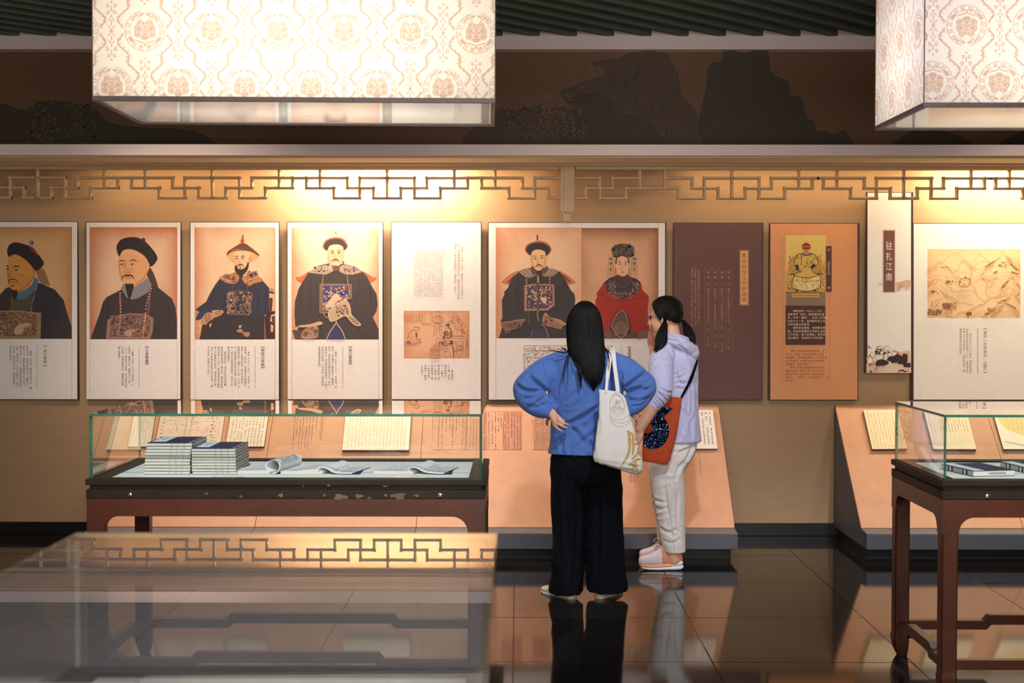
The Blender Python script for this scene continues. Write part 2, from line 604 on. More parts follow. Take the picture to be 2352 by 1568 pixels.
    def vtext(s, txt, x, y, size, adv, c, sx=1.0):
        """one column of vertical writing; y is the top of the column"""
        yy = y
        for ch in txt:
            if ch in '　 ':
                yy += adv; continue
            if ch in '0123456789':
                s.glyph(ch, x, yy + adv * .28, size * .98, c, True); yy += adv * .56
            elif ch in '（）—【】「」《》“”()':
                s.glyph(ch, x, yy + adv * .42, size, c, True, sx); yy += adv * (.75 if ch in '（）' else 1)
            elif ch in '，。、':
                s.glyph(ch, x + size * .55, yy + adv * .1, size, c); yy += adv * .9
            else:
                s.glyph(ch, x, yy + adv * .5, size, c, False, sx); yy += adv
        return s

    def htext(s, txt, x, y, size, adv, c):
        xx = x
        for ch in txt:
            if ch in '　 ': xx += adv; continue
            a = adv * .55 if ord(ch) < 0x2000 else adv
            s.glyph(ch, xx + a / 2, y, size, c); xx += a
        return s

    def columns(s, lines, x, y, pitch, size, adv, c):
        for i, t in enumerate(lines): s.vtext(t, x - i * pitch, y, size, adv, c)
        s.up()
        return s

    def scribble(s, x, y0, y1, size, c, seed, skew=0.0, gap=.12):
        """a column of illegible small brush marks"""
        r = random.Random(seed)
        y = y0
        while y < y1:
            if r.random() > gap:
                xc = x + skew * (y - y0)
                w_ = size * .42
                for k in range(3):
                    if r.random() < .8:
                        yy = y + size * (.14 + .3 * k); h = size * .07
                        a, b = xc - w_ * r.uniform(.5, 1), xc + w_ * r.uniform(.5, 1)
                        s.add([s.P(a, yy - h), s.P(b, yy - h), s.P(b, yy + h), s.P(a, yy + h)], [(0, 1, 2, 3)], 0, c)
                for k in range(2):
                    xx = xc + r.uniform(-.8, .8) * w_; h = size * .07
                    a, b = y + size * r.uniform(0, .3), y + size * r.uniform(.6, .95)
                    s.add([s.P(xx - h, a), s.P(xx + h, a), s.P(xx + h, b), s.P(xx - h, b)], [(0, 1, 2, 3)], 0, c)
            y += size * 1.08
        return s
# ------------------------------------------------------------ the room
WY = 9.66            # the display wall
TILE = 0.883

# floor: a bed that shows as the joints, and a tile for every square
fl = MB().box(-8, 8, -2.5, WY + .3, -.12, -.004).build('floor', M['dark'])
tag(fl, kind='structure')
tm = MB().box(-TILE / 2 + .0015, TILE / 2 - .0015, -TILE / 2 + .0015, TILE / 2 - .0015, -.02, 0, bev=.0018).mesh('tile', M['tile'])
for i in range(-5, 6):
    for j in range(-3, 11):
        cx = -.02 + (i + .5) * TILE
        cy = 8.03 - 8 * TILE + (j - 1 + .5) * TILE
        if cy - TILE / 2 > WY - .02 or cy < -1.2: continue
        o = bpy.data.objects.new('tile', tm)
        o.location = (cx, cy, 0)
        o.rotation_euler = (random.gauss(0, .0006), random.gauss(0, .0006), 0)
        put(o, fl)

wall = MB().box(-8, 8, WY, WY + .12, 0, 3.6).build('wall_back', M['wall']); tag(wall, kind='structure')
for nm, bx in (('wall_left', (-8.1, -8, -2.5, WY, 0, 3.6)), ('wall_right', (8, 8.1, -2.5, WY, 0, 3.6)), ('wall_front', (-8, 8, -2.6, -2.5, 0, 3.6))):
    tag(MB().box(*bx).build(nm, M['fascia']), kind='structure')
bb = MB().box(-8, 8, WY - .012, WY, 0, .088, bev=.003).build('baseboard_back', M['dark']); tag(bb, kind='structure')

# ceiling: black void with a diagonal run of slats
HC = 3.375
ce = MB().box(-8, 8, -2.5, WY + .1, HC + .2, HC + .3).build('ceiling', M['void']); tag(ce, kind='structure')
sp = .25 / math.sqrt(2)
slm = MB().box(-9.5, 9.5, -.024, .024, 0, .15, bev=.004).mesh('slat', M['slat'])
dirx = Vector((1, 1, 0)).normalized()
for k in range(-46, 30):
    o = bpy.data.objects.new('slat', slm)
    n = Vector((1, -1, 0)).normalized()
    c = Vector((0, 7.0, 0)) + n * (k * sp)
    # clip: keep the run of the slat inside the room
    t0 = max((-7.95 - c.x) / dirx.x, (-2.4 - c.y) / dirx.y)
    t1 = min((7.95 - c.x) / dirx.x, (WY - .02 - c.y) / dirx.y)
    if t1 - t0 < .5: continue
    mid = c + dirx * ((t0 + t1) / 2)
    o.location = (mid.x, mid.y, HC)
    o.rotation_euler = (0, 0, PI / 4)
    o.scale = ((t1 - t0) / 19.0, 1, 1)
    put(o, ce)
    if not (-2.4 < mid.y < 12): continue
# upper trim where ceiling and mural meet
tag(MB().box(-8, 8, WY - .05, WY, at(1200, 113.5, WY - .05).z, HC + .2, bev=.002).build('trim_1', M['fascia']), kind='structure')

# soffit box in front of the wall with the lamp cove behind the lattice
FY, LY = 8.68, 9.30
z1 = at(1200, 331.5, FY).z; z0 = at(1200, 357, FY).z
s = MB()
s.box(-8, 8, FY, FY + .03, z0, z1, bev=.002)
s.build('trim_2', M['fascia']); tag(bpy.data.objects['trim_2'], kind='structure')
s = MB(); s.box(-8, 8, FY + .03, LY - .02, z0 + .004, z0 + .03)
M['under'] = mat('beige_soffit', rgb(230, 216, 190), .7, .3, .05, 4)
o = s.build('trim_3', M['under']); tag(o, kind='structure')
s = MB(); s.box(-8, 8, FY + .03, WY, z1 - .02, z1)
s.box(-8, 8, LY - .02, LY + .01, z0 - .012, z1 - .02)
o = s.build('trim_4', M['lattice']); tag(o, kind='structure')
# little mouldings along the underside
s = MB(); s.box(-8, 8, FY + .05, FY + .075, z0 - .010, z0 + .004, bev=.003); s.box(-8, 8, LY - .10, LY - .075, z0 - .010, z0 + .004, bev=.003)
o = s.build('trim_5', M['lattice']); tag(o, kind='structure')
ZSOF = z0

# ------------------------------------------------------------ lattice friezes
def lat_z(y): return at(1190, y, LY).z
ZT, ZL1, ZL2, ZL3 = lat_z(386), lat_z(408.3), lat_z(431.5), lat_z(454.5)
BW = .0175 / 2 * 1.15


def lbar(root, xa, xb, za, zb):
    # a moulded bar: box with a raised chamfered front
    if abs(xb - xa) > abs(zb - za):
        x0, x1 = min(xa, xb) - BW, max(xa, xb) + BW; zc = za
        u = [(-BW, LY + .022), (-BW, LY + .004), (-BW * .45, LY - .006), (BW * .45, LY - .006), (BW, LY + .004), (BW, LY + .022)]
        m = MB(); m.extrude(u, lambda a, b, t: (t, b, zc + a), x0, x1)
    else:
        zz0, zz1 = min(za, zb) - BW, max(za, zb) + BW; xc = xa
        u = [(-BW, LY + .022), (-BW, LY + .004), (-BW * .45, LY - .0065), (BW * .45, LY - .0065), (BW, LY + .004), (BW, LY + .022)]
        m = MB(); m.extrude(u, lambda a, b, t: (xc + a, b, t), zz0, zz1)
    o = m.build('lattice_bar', M['lattice'], root)
    fix_normals(o)


def lx(px): return at(px, 430, LY).x


def lattice(root, c, sides=(-1, 1), center=True, join_l=True, join_r=True, st=0):
    P = lambda u: lx(c + u)
    if center: lbar(root, P(0), P(0), ZT, ZL3)
    for sd in sides:
        q = lambda u: P(sd * u)
        lbar(root, q(st), q(63), ZL1, ZL1)
        lbar(root, q(st), q(31), ZL3, ZL3)
        lbar(root, q(31), q(31), ZL2, ZL3)
        lbar(root, q(31), q(91), ZL2, ZL2)
        lbar(root, q(63), q(63), ZL1, ZL3)
        lbar(root, q(91), q(91), ZL1, ZL2)
        lbar(root, q(63), q(122), ZL3, ZL3)
        lbar(root, q(122), q(122), ZL2, ZL3)
        lbar(root, q(154), q(154), ZT, ZL2)
        jn = join_l if sd < 0 else join_r
        if jn:
            lbar(root, q(122), q(185), ZL2, ZL2)
            lbar(root, q(185), q(185), ZL1, ZL2)
            lbar(root, q(91), q(201) - sd * BW * 1.02, ZL1, ZL1)
        else:
            lbar(root, q(122), q(182.5) - sd * BW * 1.02, ZL2, ZL2)
            lbar(root, q(91), q(154), ZL1, ZL1)


la = thing('lattice_frieze', 'khaki fretwork lattice frieze hanging above the portraits on this side of the pendant post, up to the picture edge', 'frieze', (lx(800), LY, ZT))
lb = thing('lattice_frieze', 'khaki fretwork lattice frieze above the brown and orange text panels and the map panel', 'frieze', (lx(1800), LY, ZT))
la['label'] = 'khaki fretwork lattice frieze hanging above the row of portrait panels'
KEEP = {}
for root, items in ((la, [(-317, (-1, 1), True, 1, 1), (85, (-1, 1), True, 1, 1), (487, (-1, 1), True, 1, 1), (889, (-1, 1), True, 1, 1), (1291, (-1,), False, 1, 1)]),
                    (lb, [(1316, (1,), False, 1, 0), (1681, (-1, 1), True, 0, 1), (2077, (-1, 1), True, 1, 1), (2473, (-1, 1), True, 1, 1)])):
    before = set(bpy.data.objects)
    for c, sd, ce_, jl, jr in items:
        lattice(root, c, sd, ce_, jl, jr, 0 if ce_ else 7)
    for o in set(bpy.data.objects) - before:
        o.location = -root.location
m = MB(); m.box(lx(-520) - la.location.x, lx(1284) - la.location.x, -.012, .03, -.012, .014, bev=.004)
m.build('top_rail', M['lattice'], la)
m = MB(); m.box(lx(1322) - lb.location.x, lx(2680) - lb.location.x, -.012, .03, -.012, .014, bev=.004)
m.build('top_rail', M['lattice'], lb)

# the pendant post between the two runs
pp = thing('pendant_post', 'khaki carved pendant post hanging between the two lattice friezes', 'post', (lx(1303.5), LY - .01, ZSOF))
def pz(y): return at(1303, y, LY).z - ZSOF
m = MB()
hw = .031
def sq(r, z): return [(-r, -r, z), (r, -r, z), (r, r, z), (-r, r, z)]
m.rings([sq(hw * .72, .0), sq(hw * .72, pz(487)), sq(hw * .45, pz(490))])
o = m.build('shaft', M['lattice'], pp); fix_normals(o)
m = MB()
for sd in (-1, 1):
    pr = [(hw * .72, 0), (hw * 1.42, 0), (hw * 1.42, pz(478)), (hw * 1.2, pz(483)), (hw * .9, pz(489)), (hw * .72, pz(490))]
    m.extrude([(sd * a, b) for a, b in pr], lambda a, b, t: (a, t, b), -.012, .03)
o = m.build('side_moulding', M['lattice'], pp); fix_normals(o)
m = MB(); m.rings([sq(hw * .62, pz(490)), sq(hw * .72, pz(491)), sq(hw * .72, pz(507)), sq(hw * .6, pz(510)), sq(hw * .35, pz(513))])
o = m.build('drop_finial', M['lattice'], pp); fix_normals(o)

# ------------------------------------------------------------ mural above the soffit is added in the print section


# ------------------------------------------------------------ sloping display platforms
PT = Vector((0, 9.62, at(1500, 930, 9.62).z))       # top edge of the slope
PB = Vector((0, 8.86, at(1500, 1211, 8.86).z))      # lower edge
PNX = Vector((1, 0, 0))
PDIR = (PB - PT)
PN = PNX.cross(PDIR).normalized()
if PN.y > 0: PN = -PN


def platform(label, x0, x1, seams):
    root = thing('display_platform', label, 'display stand', ((x0 + x1) / 2, 9.2, 0))
    L0 = Vector(root.location)
    zl0, zl1 = PB.z - .004, at(1500, 1225, 8.73).z
    th = .018
    xs = [x0] + seams + [x1]
    for a, b in zip(xs[:-1], xs[1:]):
        m = MB()
        g = .0018
        pts = []
        for x in (a + g, b - g):
            pts.append([Vector((x, PT.y, PT.z)) - L0, Vector((x, PB.y, PB.z)) - L0])
        off = -PN * th
        (p0, p1), (q0, q1) = pts
        vs = [p0, p1, q1, q0, p0 + off, p1 + off, q1 + off, q0 + off]
        m.add(vs, [(0, 1, 2, 3), (7, 6, 5, 4), (0, 4, 5, 1), (1, 5, 6, 2), (2, 6, 7, 3), (3, 7, 4, 0)])
        o = m.build('slope_panel', M['slope'], root); fix_normals(o)
        m = MB()
        e = [Vector((0, PB.y - .001, zl0)), Vector((0, 8.73, zl1)), Vector((0, 8.73, zl1 - .004)), Vector((0, PB.y - .001, zl0 - .014))]
        m.extrude([(v.y - L0.y, v.z - L0.z) for v in e], lambda u, v, t: (t - L0.x, u, v), a + g, b - g)
        o = m.build('ledge', M['plinth'], root); fix_normals(o)
        m = MB(); m.box(a + g - L0.x, b - g - L0.x, 8.725 - L0.y, 8.745 - L0.y, .07, zl1 - .005, bev=.002)
        m.build('plinth_panel', M['plinthd'], root)
    m = MB()
    prof = [(PT.y, PT.z - .004), (PB.y + .01, PB.z - .016), (8.75, zl1 - .02), (8.75, .07), (PT.y + .03, .07), (PT.y + .03, PT.z - .004)]
    m.extrude([(u - L0.y, v - L0.z) for u, v in prof], lambda u, v, t: (t - L0.x, u, v), x0 + .002, x1 - .002)
    o = m.build('core', M['plinthd'], root); fix_normals(o)
    m = MB(); m.box(x0 + .03 - L0.x, x1 - .03 - L0.x, 8.83 - L0.y, 9.6 - L0.y, 0, .07)
    m.build('toe_kick', M['toe'], root)
    return root


M['plinthd'] = mat('slate_plinth', rgb(84, 84, 92), .5, .4, .1, 6)
def px_x(px, Y): return at(px, 930, Y).x
xl, xr = px_x(283, PT.y), px_x(1650, PT.y)
s1 = px_x(974, PT.y); st = s1 - px_x(632, PT.y)
platA = platform('long peach sloping display platform behind the visitors and the glass case of book stacks', xl, xr, [s1 - st, s1, s1 + st])
xl2 = px_x(1918, PT.y)
platB = platform('peach sloping display platform under the mountain map panel', xl2, xl2 + 3 * st, [xl2 + st, xl2 + 2 * st])
# ------------------------------------------------------------ glass table cases
def rounded_opening(W, zb, zt, leg, r, n=8):
    """outline of an apron between x=-W/2..W/2: straight top, opening with rounded upper corners"""
    a = W / 2 - leg
    p = [(-W / 2, zt), (-W / 2, zb - r * 1.1), (-a, zb - r * 1.1)]
    for k in range(n + 1):
        t = PI - k * (PI / 2) / n
        p.append((-a + r + r * math.cos(t), zb - r + r * math.sin(t)))
    for k in range(n + 1):
        t = PI / 2 - k * (PI / 2) / n
        p.append((a - r + r * math.cos(t), zb - r + r * math.sin(t)))
    p += [(a, zb - r * 1.1), (W / 2, zb - r * 1.1), (W / 2, zt)]
    return p


def display_case(label, x0, x1, y0, y1, lock_xs=(), edge='gedge'):
    W, D = x1 - x0, y1 - y0
    root = thing('display_case', label, 'display case', ((x0 + x1) / 2, (y0 + y1) / 2, 0))
    hx, hy = W / 2, D / 2
    lg = .066
    zA0, zA1 = .735, .806           # apron
    r = .062
    # legs with a hoof foot
    for sx in (-1, 1):
        for sy in (-1, 1):
            cx, cy = sx * (hx - lg / 2 - .003), sy * (hy - lg / 2 - .003)
            m = MB()
            rs = []
            for z, k in ((0.0, .58), (.012, .70), (.03, .86), (.055, 1.0), (.075, 1.06), (.092, 1.06), (.103, 1.0), (.12, 1.0), (.4, 1.0), (zA1, 1.0)):
                h = lg / 2 * k
                c = lg / 2 * .18
                ox, oy = -sx * (lg / 2 - h) * .5, -sy * (lg / 2 - h) * .5
                rs.append([(cx + ox + a * h, cy + oy + b * h, z) for a, b in ((-1, -.8), (-.8, -1), (.8, -1), (1, -.8), (1, .8), (.8, 1), (-.8, 1), (-1, .8))])
            m.rings(rs)
            o = m.build('leg', M['wood'], root); fix_normals(o); sharp(o, 35)
    # aprons with their rounded brackets, each side its own board
    for sy in (-1, 1):
        m = MB()
        y = sy * (hy - .003)
        m.extrude(rounded_opening(W - .006, zA0, zA1, lg + .001, r), lambda u, v, t: (u, t, v), y + sy * .0015, y - sy * .03)
        o = m.build('apron', M['wood'], root); fix_normals(o)
    for sx in (-1, 1):
        m = MB()
        x = sx * (hx - .003)
        m.extrude(rounded_opening(D - .006, zA0, zA1, lg + .001, r), lambda u, v, t: (t, u, v), x + sx * .0015, x - sx * .03)
        o = m.build('apron', M['wood'], root); fix_normals(o)
    # humped stretchers
    def hump(L):
        h0, h1, st = .118, .158, .022
        q = L * .5 - L * .245
        e = .022
        return [(-L / 2, h0), (-q, h0), (-q + e, h0 + st), (q - e, h0 + st), (q, h0), (L / 2, h0), (L / 2, h1), (q + e * .6, h1),
                (q - e * .4, h1 + st + .004), (-q + e * .4, h1 + st + .004), (-q - e * .6, h1), (-L / 2, h1)]
    for sy in (-1, 1):
        m = MB(); yc = sy * (hy - lg / 2)
        m.extrude(hump(W - 2 * lg + .01), lambda u, v, t: (u, t, v), yc - .018, yc + .018)
        o = m.build('stretcher', M['wood'], root); fix_normals(o)
    for sx in (-1, 1):
        m = MB(); xc = sx * (hx - lg / 2)
        m.extrude(hump(D - 2 * lg + .01), lambda u, v, t: (t, u, v), xc - .018, xc + .018)
        o = m.build('stretcher', M['wood'], root); fix_normals(o)
    # dark top frame: lower band, groove, upper band
    m = MB()
    def ring(a, b, zz0, zz1, iw):
        m.box(-a, a, -b, -b + iw, zz0, zz1, bev=.002); m.box(-a, a, b - iw, b, zz0, zz1, bev=.002)
        m.box(-a, -a + iw, -b + iw, b - iw, zz0, zz1, bev=.002); m.box(a - iw, a, -b + iw, b - iw, zz0, zz1, bev=.002)
    ring(hx + .0, hy + .0, .807, .842, .06)
    m.build('lower_frame', M['woodtop'], root)
    m = MB(); ring(hx - .012, hy - .012, .842, .860, .06)
    m.build('frame_groove', M['woodtop'], root)
    m = MB(); ring(hx + .002, hy + .002, .860, .884, .07)
    m.build('upper_frame', M['woodtop'], root)
    m = MB(); m.box(-hx + .068, hx - .068, -hy + .068, hy - .068, .85, .876)
    m.build('display_mat', M['mat_white'], root)
    # glass box: five panes with green edges
    zt0, zt1 = .884, 1.146
    t = .010
    gx, gy = hx - .012, hy - .012
    def pane(bx, thin):
        x0_, x1_, y0_, y1_, z0_, z1_ = bx
        m = MB(); m.box(*bx)
        ax = {'x': (3, 5), 'y': (2, 4), 'z': (0, 1)}[thin]
        m.m = [0 if i in ax else 1 for i in range(6)]
        return m.build('glass_pane', [M['glass' if edge == 'gedge' else 'glass2'], M[edge]], root)
    pane((-gx, gx, -gy, -gy + t, zt0, zt1 - t - .001), 'y')
    pane((-gx, gx, gy - t, gy, zt0, zt1 - t - .001), 'y')
    pane((-gx, -gx + t, -gy + t + .001, gy - t - .001, zt0, zt1 - t - .001), 'x')
    pane((gx - t, gx, -gy + t + .001, gy - t - .001, zt0, zt1 - t - .001), 'x')
    tp = pane((-gx - .001, gx + .001, -gy - .001, gy + .001, zt1 - t, zt1), 'z')
    for lxx in lock_xs:
        m = MB(); m.lathe([(.0005, -.001), (.0085, -.001), (.0095, .002), (.0085, .005), (.0055, .006), (.005, .0045), (.0005, .0045)], (lxx, -hy, .822), 'Y', 18)
        o = m.build('lock', M['chrome'], root); fix_normals(o); sharp(o)
        m = MB(); m.box(lxx - .0012, lxx + .0012, -hy - .0062, -hy - .004, .8185, .8255)
        k = m.build('keyhole', M['dark'], o)
    return root


M['gedge2'] = mat('pale_glass_edge', rgb(110, 116, 104), .2, .5, .1)
CF, CR = 5.668, 6.44
XA0, XA1 = at(197, 1110, CF).x, at(1114, 1110, CF).x
XB0 = at(2164, 1110, CF).x
def cx_(px): return at(px, 1138, CF).x
caseA = display_case('glass table case holding two stacks of thread-bound books, with worn dark rim', XA0, XA1, CF, CR, (cx_(298) - (XA0 + XA1) / 2, cx_(1010) - (XA0 + XA1) / 2))
XB1 = XB0 + (XA1 - XA0)
caseB = display_case('glass table case holding a navy folding book box, cut by the picture edge', XB0, XB1, CF, CR, (cx_(2269) - (XB0 + XB1) / 2,))
NR = 2.762
XN0, XN1 = at(175, 1229, NR).x - .012, at(1141, 1229, NR).x + .012
caseN = display_case('blurred glass case top close to the viewer, mirroring the lattice frieze', XN0, XN1, NR - 1.585 + .012, NR + .012, (), 'gedge2')

# worn chips of paint on the dark rim of the first case
m = MB()
hx = (XA1 - XA0) / 2
for px, py, wpx, hpx in ((474, 1133, 9, 6), (553, 1140, 7, 7), (645, 1137, 12, 9), (745, 1137, 7, 6), (782, 1141, 32, 13), (825, 1139, 20, 9), (848, 1143, 10, 4), (886, 1137, 7, 7), (915, 1139, 34, 15), (957, 1138, 12, 6), (697, 1116, 4, 3), (755, 1114, 8, 4), (885, 1116, 12, 3)):
    c = at(px, py, CF)
    n = 11
    ph = random.random() * 6
    vs = []
    for k in range(n):
        a = 2 * PI * k / n
        rr = 1 + .28 * math.sin(3 * a + ph) + .2 * math.sin(5 * a + 2 * ph)
        vs.append((c.x + math.cos(a) * wpx * .5 * rr * CF / F - (XA0 + XA1) / 2, -(CR - CF) / 2 - .0006 - (.002 if py < 1120 else 0), c.z + math.sin(a) * hpx * .5 * rr * CF / F))
    m.add(vs, [list(range(n))], 0, rgb(76 + random.randint(0, 22), 62 + random.randint(0, 16), 50))
m.build('paint_chips', M['print'], caseA)
o = bpy.data.objects['paint_chips']; o['kind'] = 'stuff'

# black sensor box on the far stretcher of the second case
p = at(2144, 1487, CF + .30)
m = MB(); m.box(-.028, .028, -.02, .02, -.012, .012, bev=.003)
sb = m.build('sensor_box', M['dark'], caseB, loc=p - caseB.location)

# ------------------------------------------------------------ box lanterns
def damask():
    """one repeat of the woven medallion pattern as a generated image: 1 = pale ground, 0 = figure"""
    n = 480
    VH = 1.68
    y, x = np.mgrid[0:int(n * VH), 0:n] / n
    def sm(d, w=.004): return np.clip(.5 - d / w, 0, 1)
    fig = np.zeros(x.shape)
    def win(cx, cy, r):
        a, b = max(0, int((cx - r) * n) - 1), min(n, int((cx + r) * n) + 2)
        c, d = max(0, int((cy - r) * n) - 1), min(x.shape[0], int((cy + r) * n) + 2)
        return (slice(c, max(c, d)), slice(a, max(a, b)))
    def seg_ring(cx, cy, r, wd, m=1.0):
        w_ = win(cx, cy, r + wd + .01)
        d = np.abs(np.hypot(x[w_] - cx, y[w_] - cy) - r) - wd
        fig[w_] = np.maximum(fig[w_], sm(d) * m)
    def disc(cx, cy, rx, ry, rot=0.0):
        w_ = win(cx, cy, max(rx, ry) + .01)
        c, s_ = math.cos(rot), math.sin(rot)
        u = (x[w_] - cx) * c + (y[w_] - cy) * s_; v = -(x[w_] - cx) * s_ + (y[w_] - cy) * c
        d = (np.hypot(u / rx, v / ry) - 1) * min(rx, ry)
        fig[w_] = np.maximum(fig[w_], sm(d))
    def cut(cx, cy, r, wd):
        w_ = win(cx, cy, r + wd + .01)
        d = np.abs(np.hypot(x[w_] - cx, y[w_] - cy) - r) - wd
        fig[w_] = np.minimum(fig[w_], 1 - sm(d))
    def spiral(cx, cy, r0, turns, flip=1, wd=.006, a0=0.0):
        for k in range(int(turns * 26)):
            t = k / 26.0
            a = a0 + flip * 2 * PI * t
            rr = r0 * (1 - t / turns * .85)
            w_ = win(cx + rr * math.cos(a), cy + rr * math.sin(a), wd + .01)
            d = np.hypot(x[w_] - (cx + rr * math.cos(a)), y[w_] - (cy + rr * math.sin(a))) - wd
            fig[w_] = np.maximum(fig[w_], sm(d))
    def medal(cx, cy):
        k_ = 1.28
        # ring of scrolls
        for k in range(15):
            a = 2 * PI * (k + .5) / 15 + .1
            sg = 1 if math.cos(a) > 0 else -1
            spiral(cx + .262 * math.cos(a), cy + .262 * math.sin(a), .042, 1.2, sg, .0065, a + 1)
        seg_ring(cx, cy, .302, .005)
        seg_ring(cx, cy, .222, .0035)
        cut(cx, cy + .30, .03, .03)
        # peony
        for dx, dy, r in ((0, .01, .085), (-.065, .01, .06), (.065, .01, .06), (-.045, .075, .05), (.045, .075, .05), (0, -.06, .07), (-.075, -.05, .05), (.075, -.05, .05), (-.03, .115, .03), (.03, .115, .03)):
            disc(cx + dx * k_, cy + dy * k_ + .02, r * k_, r * k_ * .92)
        for dx, dy, r in ((0, -.02, .05), (-.06, .0, .045), (.06, .0, .045), (0, .05, .05), (-.04, .08, .035), (.04, .08, .035), (-.07, -.05, .035), (.07, -.05, .035), (0, -.08, .05), (0, .1, .05)):
            cut(cx + dx * k_, cy + dy * k_ + .02, r * k_, .003)
        cut(cx, cy + .2, .03, .03)
        # leaves under and over
        for sgn in (-1, 1):
            disc(cx + sgn * .20, cy - .13, .055, .026, sgn * .9)
            disc(cx + sgn * .07, cy - .165, .09, .010, sgn * .3)
            disc(cx + sgn * .045, cy + .25, .034, .018, sgn * -.6)
            disc(cx + sgn * .15, cy + .215, .055, .014, sgn * -.7)
            spiral(cx + sgn * .06, cy - .235, .03, 1.2, sgn, .006, 0)
        disc(cx, cy - .215, .017, .02)
    def fret(cx, cy):
        for sgn in (-1, 1):
            # a wavering dragon-like stem on each side, barbed
            for k in range(61):
                t = -1 + k / 30
                xx = cx + sgn * (.135 + .055 * math.cos(t * 7.5) + .09 * t * t)
                disc(xx, cy + .43 * t, .015, .013)
                if k % 4 == 0: disc(xx + sgn * .028, cy + .43 * t + .008, .022, .006, sgn * .7)
                if k % 6 == 3: disc(xx - sgn * .024, cy + .43 * t, .016, .005, -sgn * .6)
            for sv in (-1, 1):
                spiral(cx + sgn * .055, cy + sv * .275, .034, 1.2, sgn * sv, .007, PI / 2)
                spiral(cx + sgn * .05, cy + sv * .375, .028, 1.1, -sgn * sv, .007, PI / 2)
                disc(cx + sgn * .035, cy + sv * .06, .04, .008, sgn * sv * .8)
                disc(cx + sgn * .03, cy + sv * .17, .036, .008, -sgn * sv * .9)
        for sv in (-1, 1):
            disc(cx, cy + sv * .115, .010, .05); disc(cx, cy + sv * .22, .013, .02); disc(cx, cy + sv * .33, .010, .045); disc(cx, cy + sv * .43, .016, .016)
        for k in range(14):
            q = .034 * (1 - k / 14)
            disc(cx, cy + q, max(.004, .034 - q), .004); disc(cx, cy - q, max(.004, .034 - q), .004)
    def tiledraw(fn, cx, cy):
        for ox in (-1, 0, 1):
            for oy in (-1, 0, 1):
                if -.6 < cx + ox < 1.6 and -.6 < cy + oy * VH < VH + .6: fn(cx + ox, cy + oy * VH)
    tiledraw(fret, .75, .42); tiledraw(fret, .25, 1.26)
    tiledraw(lambda a, b: cut(a, b, .165, .165), .25, .42); tiledraw(lambda a, b: cut(a, b, .165, .165), .75, 1.26)
    tiledraw(medal, .25, .42); tiledraw(medal, .75, 1.26)
    ground_n = .5 + .5 * np.sin(x * 2 * PI * 60) * np.sin(y * 2 * PI * 60)
    f = fig * (.86 + .14 * ground_n)
    a = np.array([1.0, .955, .86]); b = np.array([.74, .50, .37])
    img = np.empty(x.shape + (4,), np.float32)
    img[..., :3] = a + (b - a) * f[..., None]
    img[..., 3] = 1
    im = bpy.data.images.new('damask', n, x.shape[0], float_buffer=True)
    im.colorspace_settings.name = 'Linear Rec.709'
    im.pixels.foreach_set(img.ravel())
    im.pack()
    return im


def shade_mat(im, emit=0.35):
    m = bpy.data.materials.new('printed_silk_shade'); m.use_nodes = True
    nt = m.node_tree; nt.nodes.clear()
    N, L = nt.nodes.new, nt.links.new
    out = N('ShaderNodeOutputMaterial')
    uv = N('ShaderNodeUVMap')
    tx = N('ShaderNodeTexImage'); tx.image = im; tx.extension = 'REPEAT'
    L(uv.outputs[0], tx.inputs[0])
    tl = N('ShaderNodeBsdfTranslucent'); df = N('ShaderNodeBsdfDiffuse')
    L(tx.outputs[0], tl.inputs[0]); L(tx.outputs[0], df.inputs[0])
    mx = N('ShaderNodeMixShader'); mx.inputs[0].default_value = .35
    L(tl.outputs[0], mx.inputs[1]); L(df.outputs[0], mx.inputs[2])
    L(mx.outputs[0], out.inputs[0])
    return m


M['shade'] = shade_mat(damask())
M['bar'] = mat('lantern_frame', rgb(96, 82, 80), .45, .5, .1, 9)


def diff_mat():
    m = bpy.data.materials.new('frosted_acrylic'); m.use_nodes = True
    nt = m.node_tree; nt.nodes.clear()
    N, L = nt.nodes.new, nt.links.new
    out = N('ShaderNodeOutputMaterial')
    tc = N('ShaderNodeTexCoord'); nz = N('ShaderNodeTexNoise'); nz.inputs['Scale'].default_value = 3
    L(tc.outputs['Object'], nz.inputs[0])
    r = N('ShaderNodeValToRGB')
    r.color_ramp.elements[0].color = (.80, .83, .84, 1); r.color_ramp.elements[1].color = (.95, .96, .96, 1)
    L(nz.outputs[0], r.inputs[0])
    tl = N('ShaderNodeBsdfTranslucent'); df = N('ShaderNodeBsdfDiffuse'); gl = N('ShaderNodeBsdfGlossy'); gl.inputs['Roughness'].default_value = .05
    L(r.outputs[0], tl.inputs[0]); L(r.outputs[0], df.inputs[0])
    m1 = N('ShaderNodeMixShader'); m1.inputs[0].default_value = .3
    L(tl.outputs[0], m1.inputs[1]); L(df.outputs[0], m1.inputs[2])
    fr = N('ShaderNodeFresnel'); fr.inputs[0].default_value = 1.2
    m2 = N('ShaderNodeMixShader')
    L(fr.outputs[0], m2.inputs[0]); L(m1.outputs[0], m2.inputs[1]); L(gl.outputs[0], m2.inputs[2])
    L(m2.outputs[0], out.inputs[0])
    return m


M['diff'] = diff_mat()


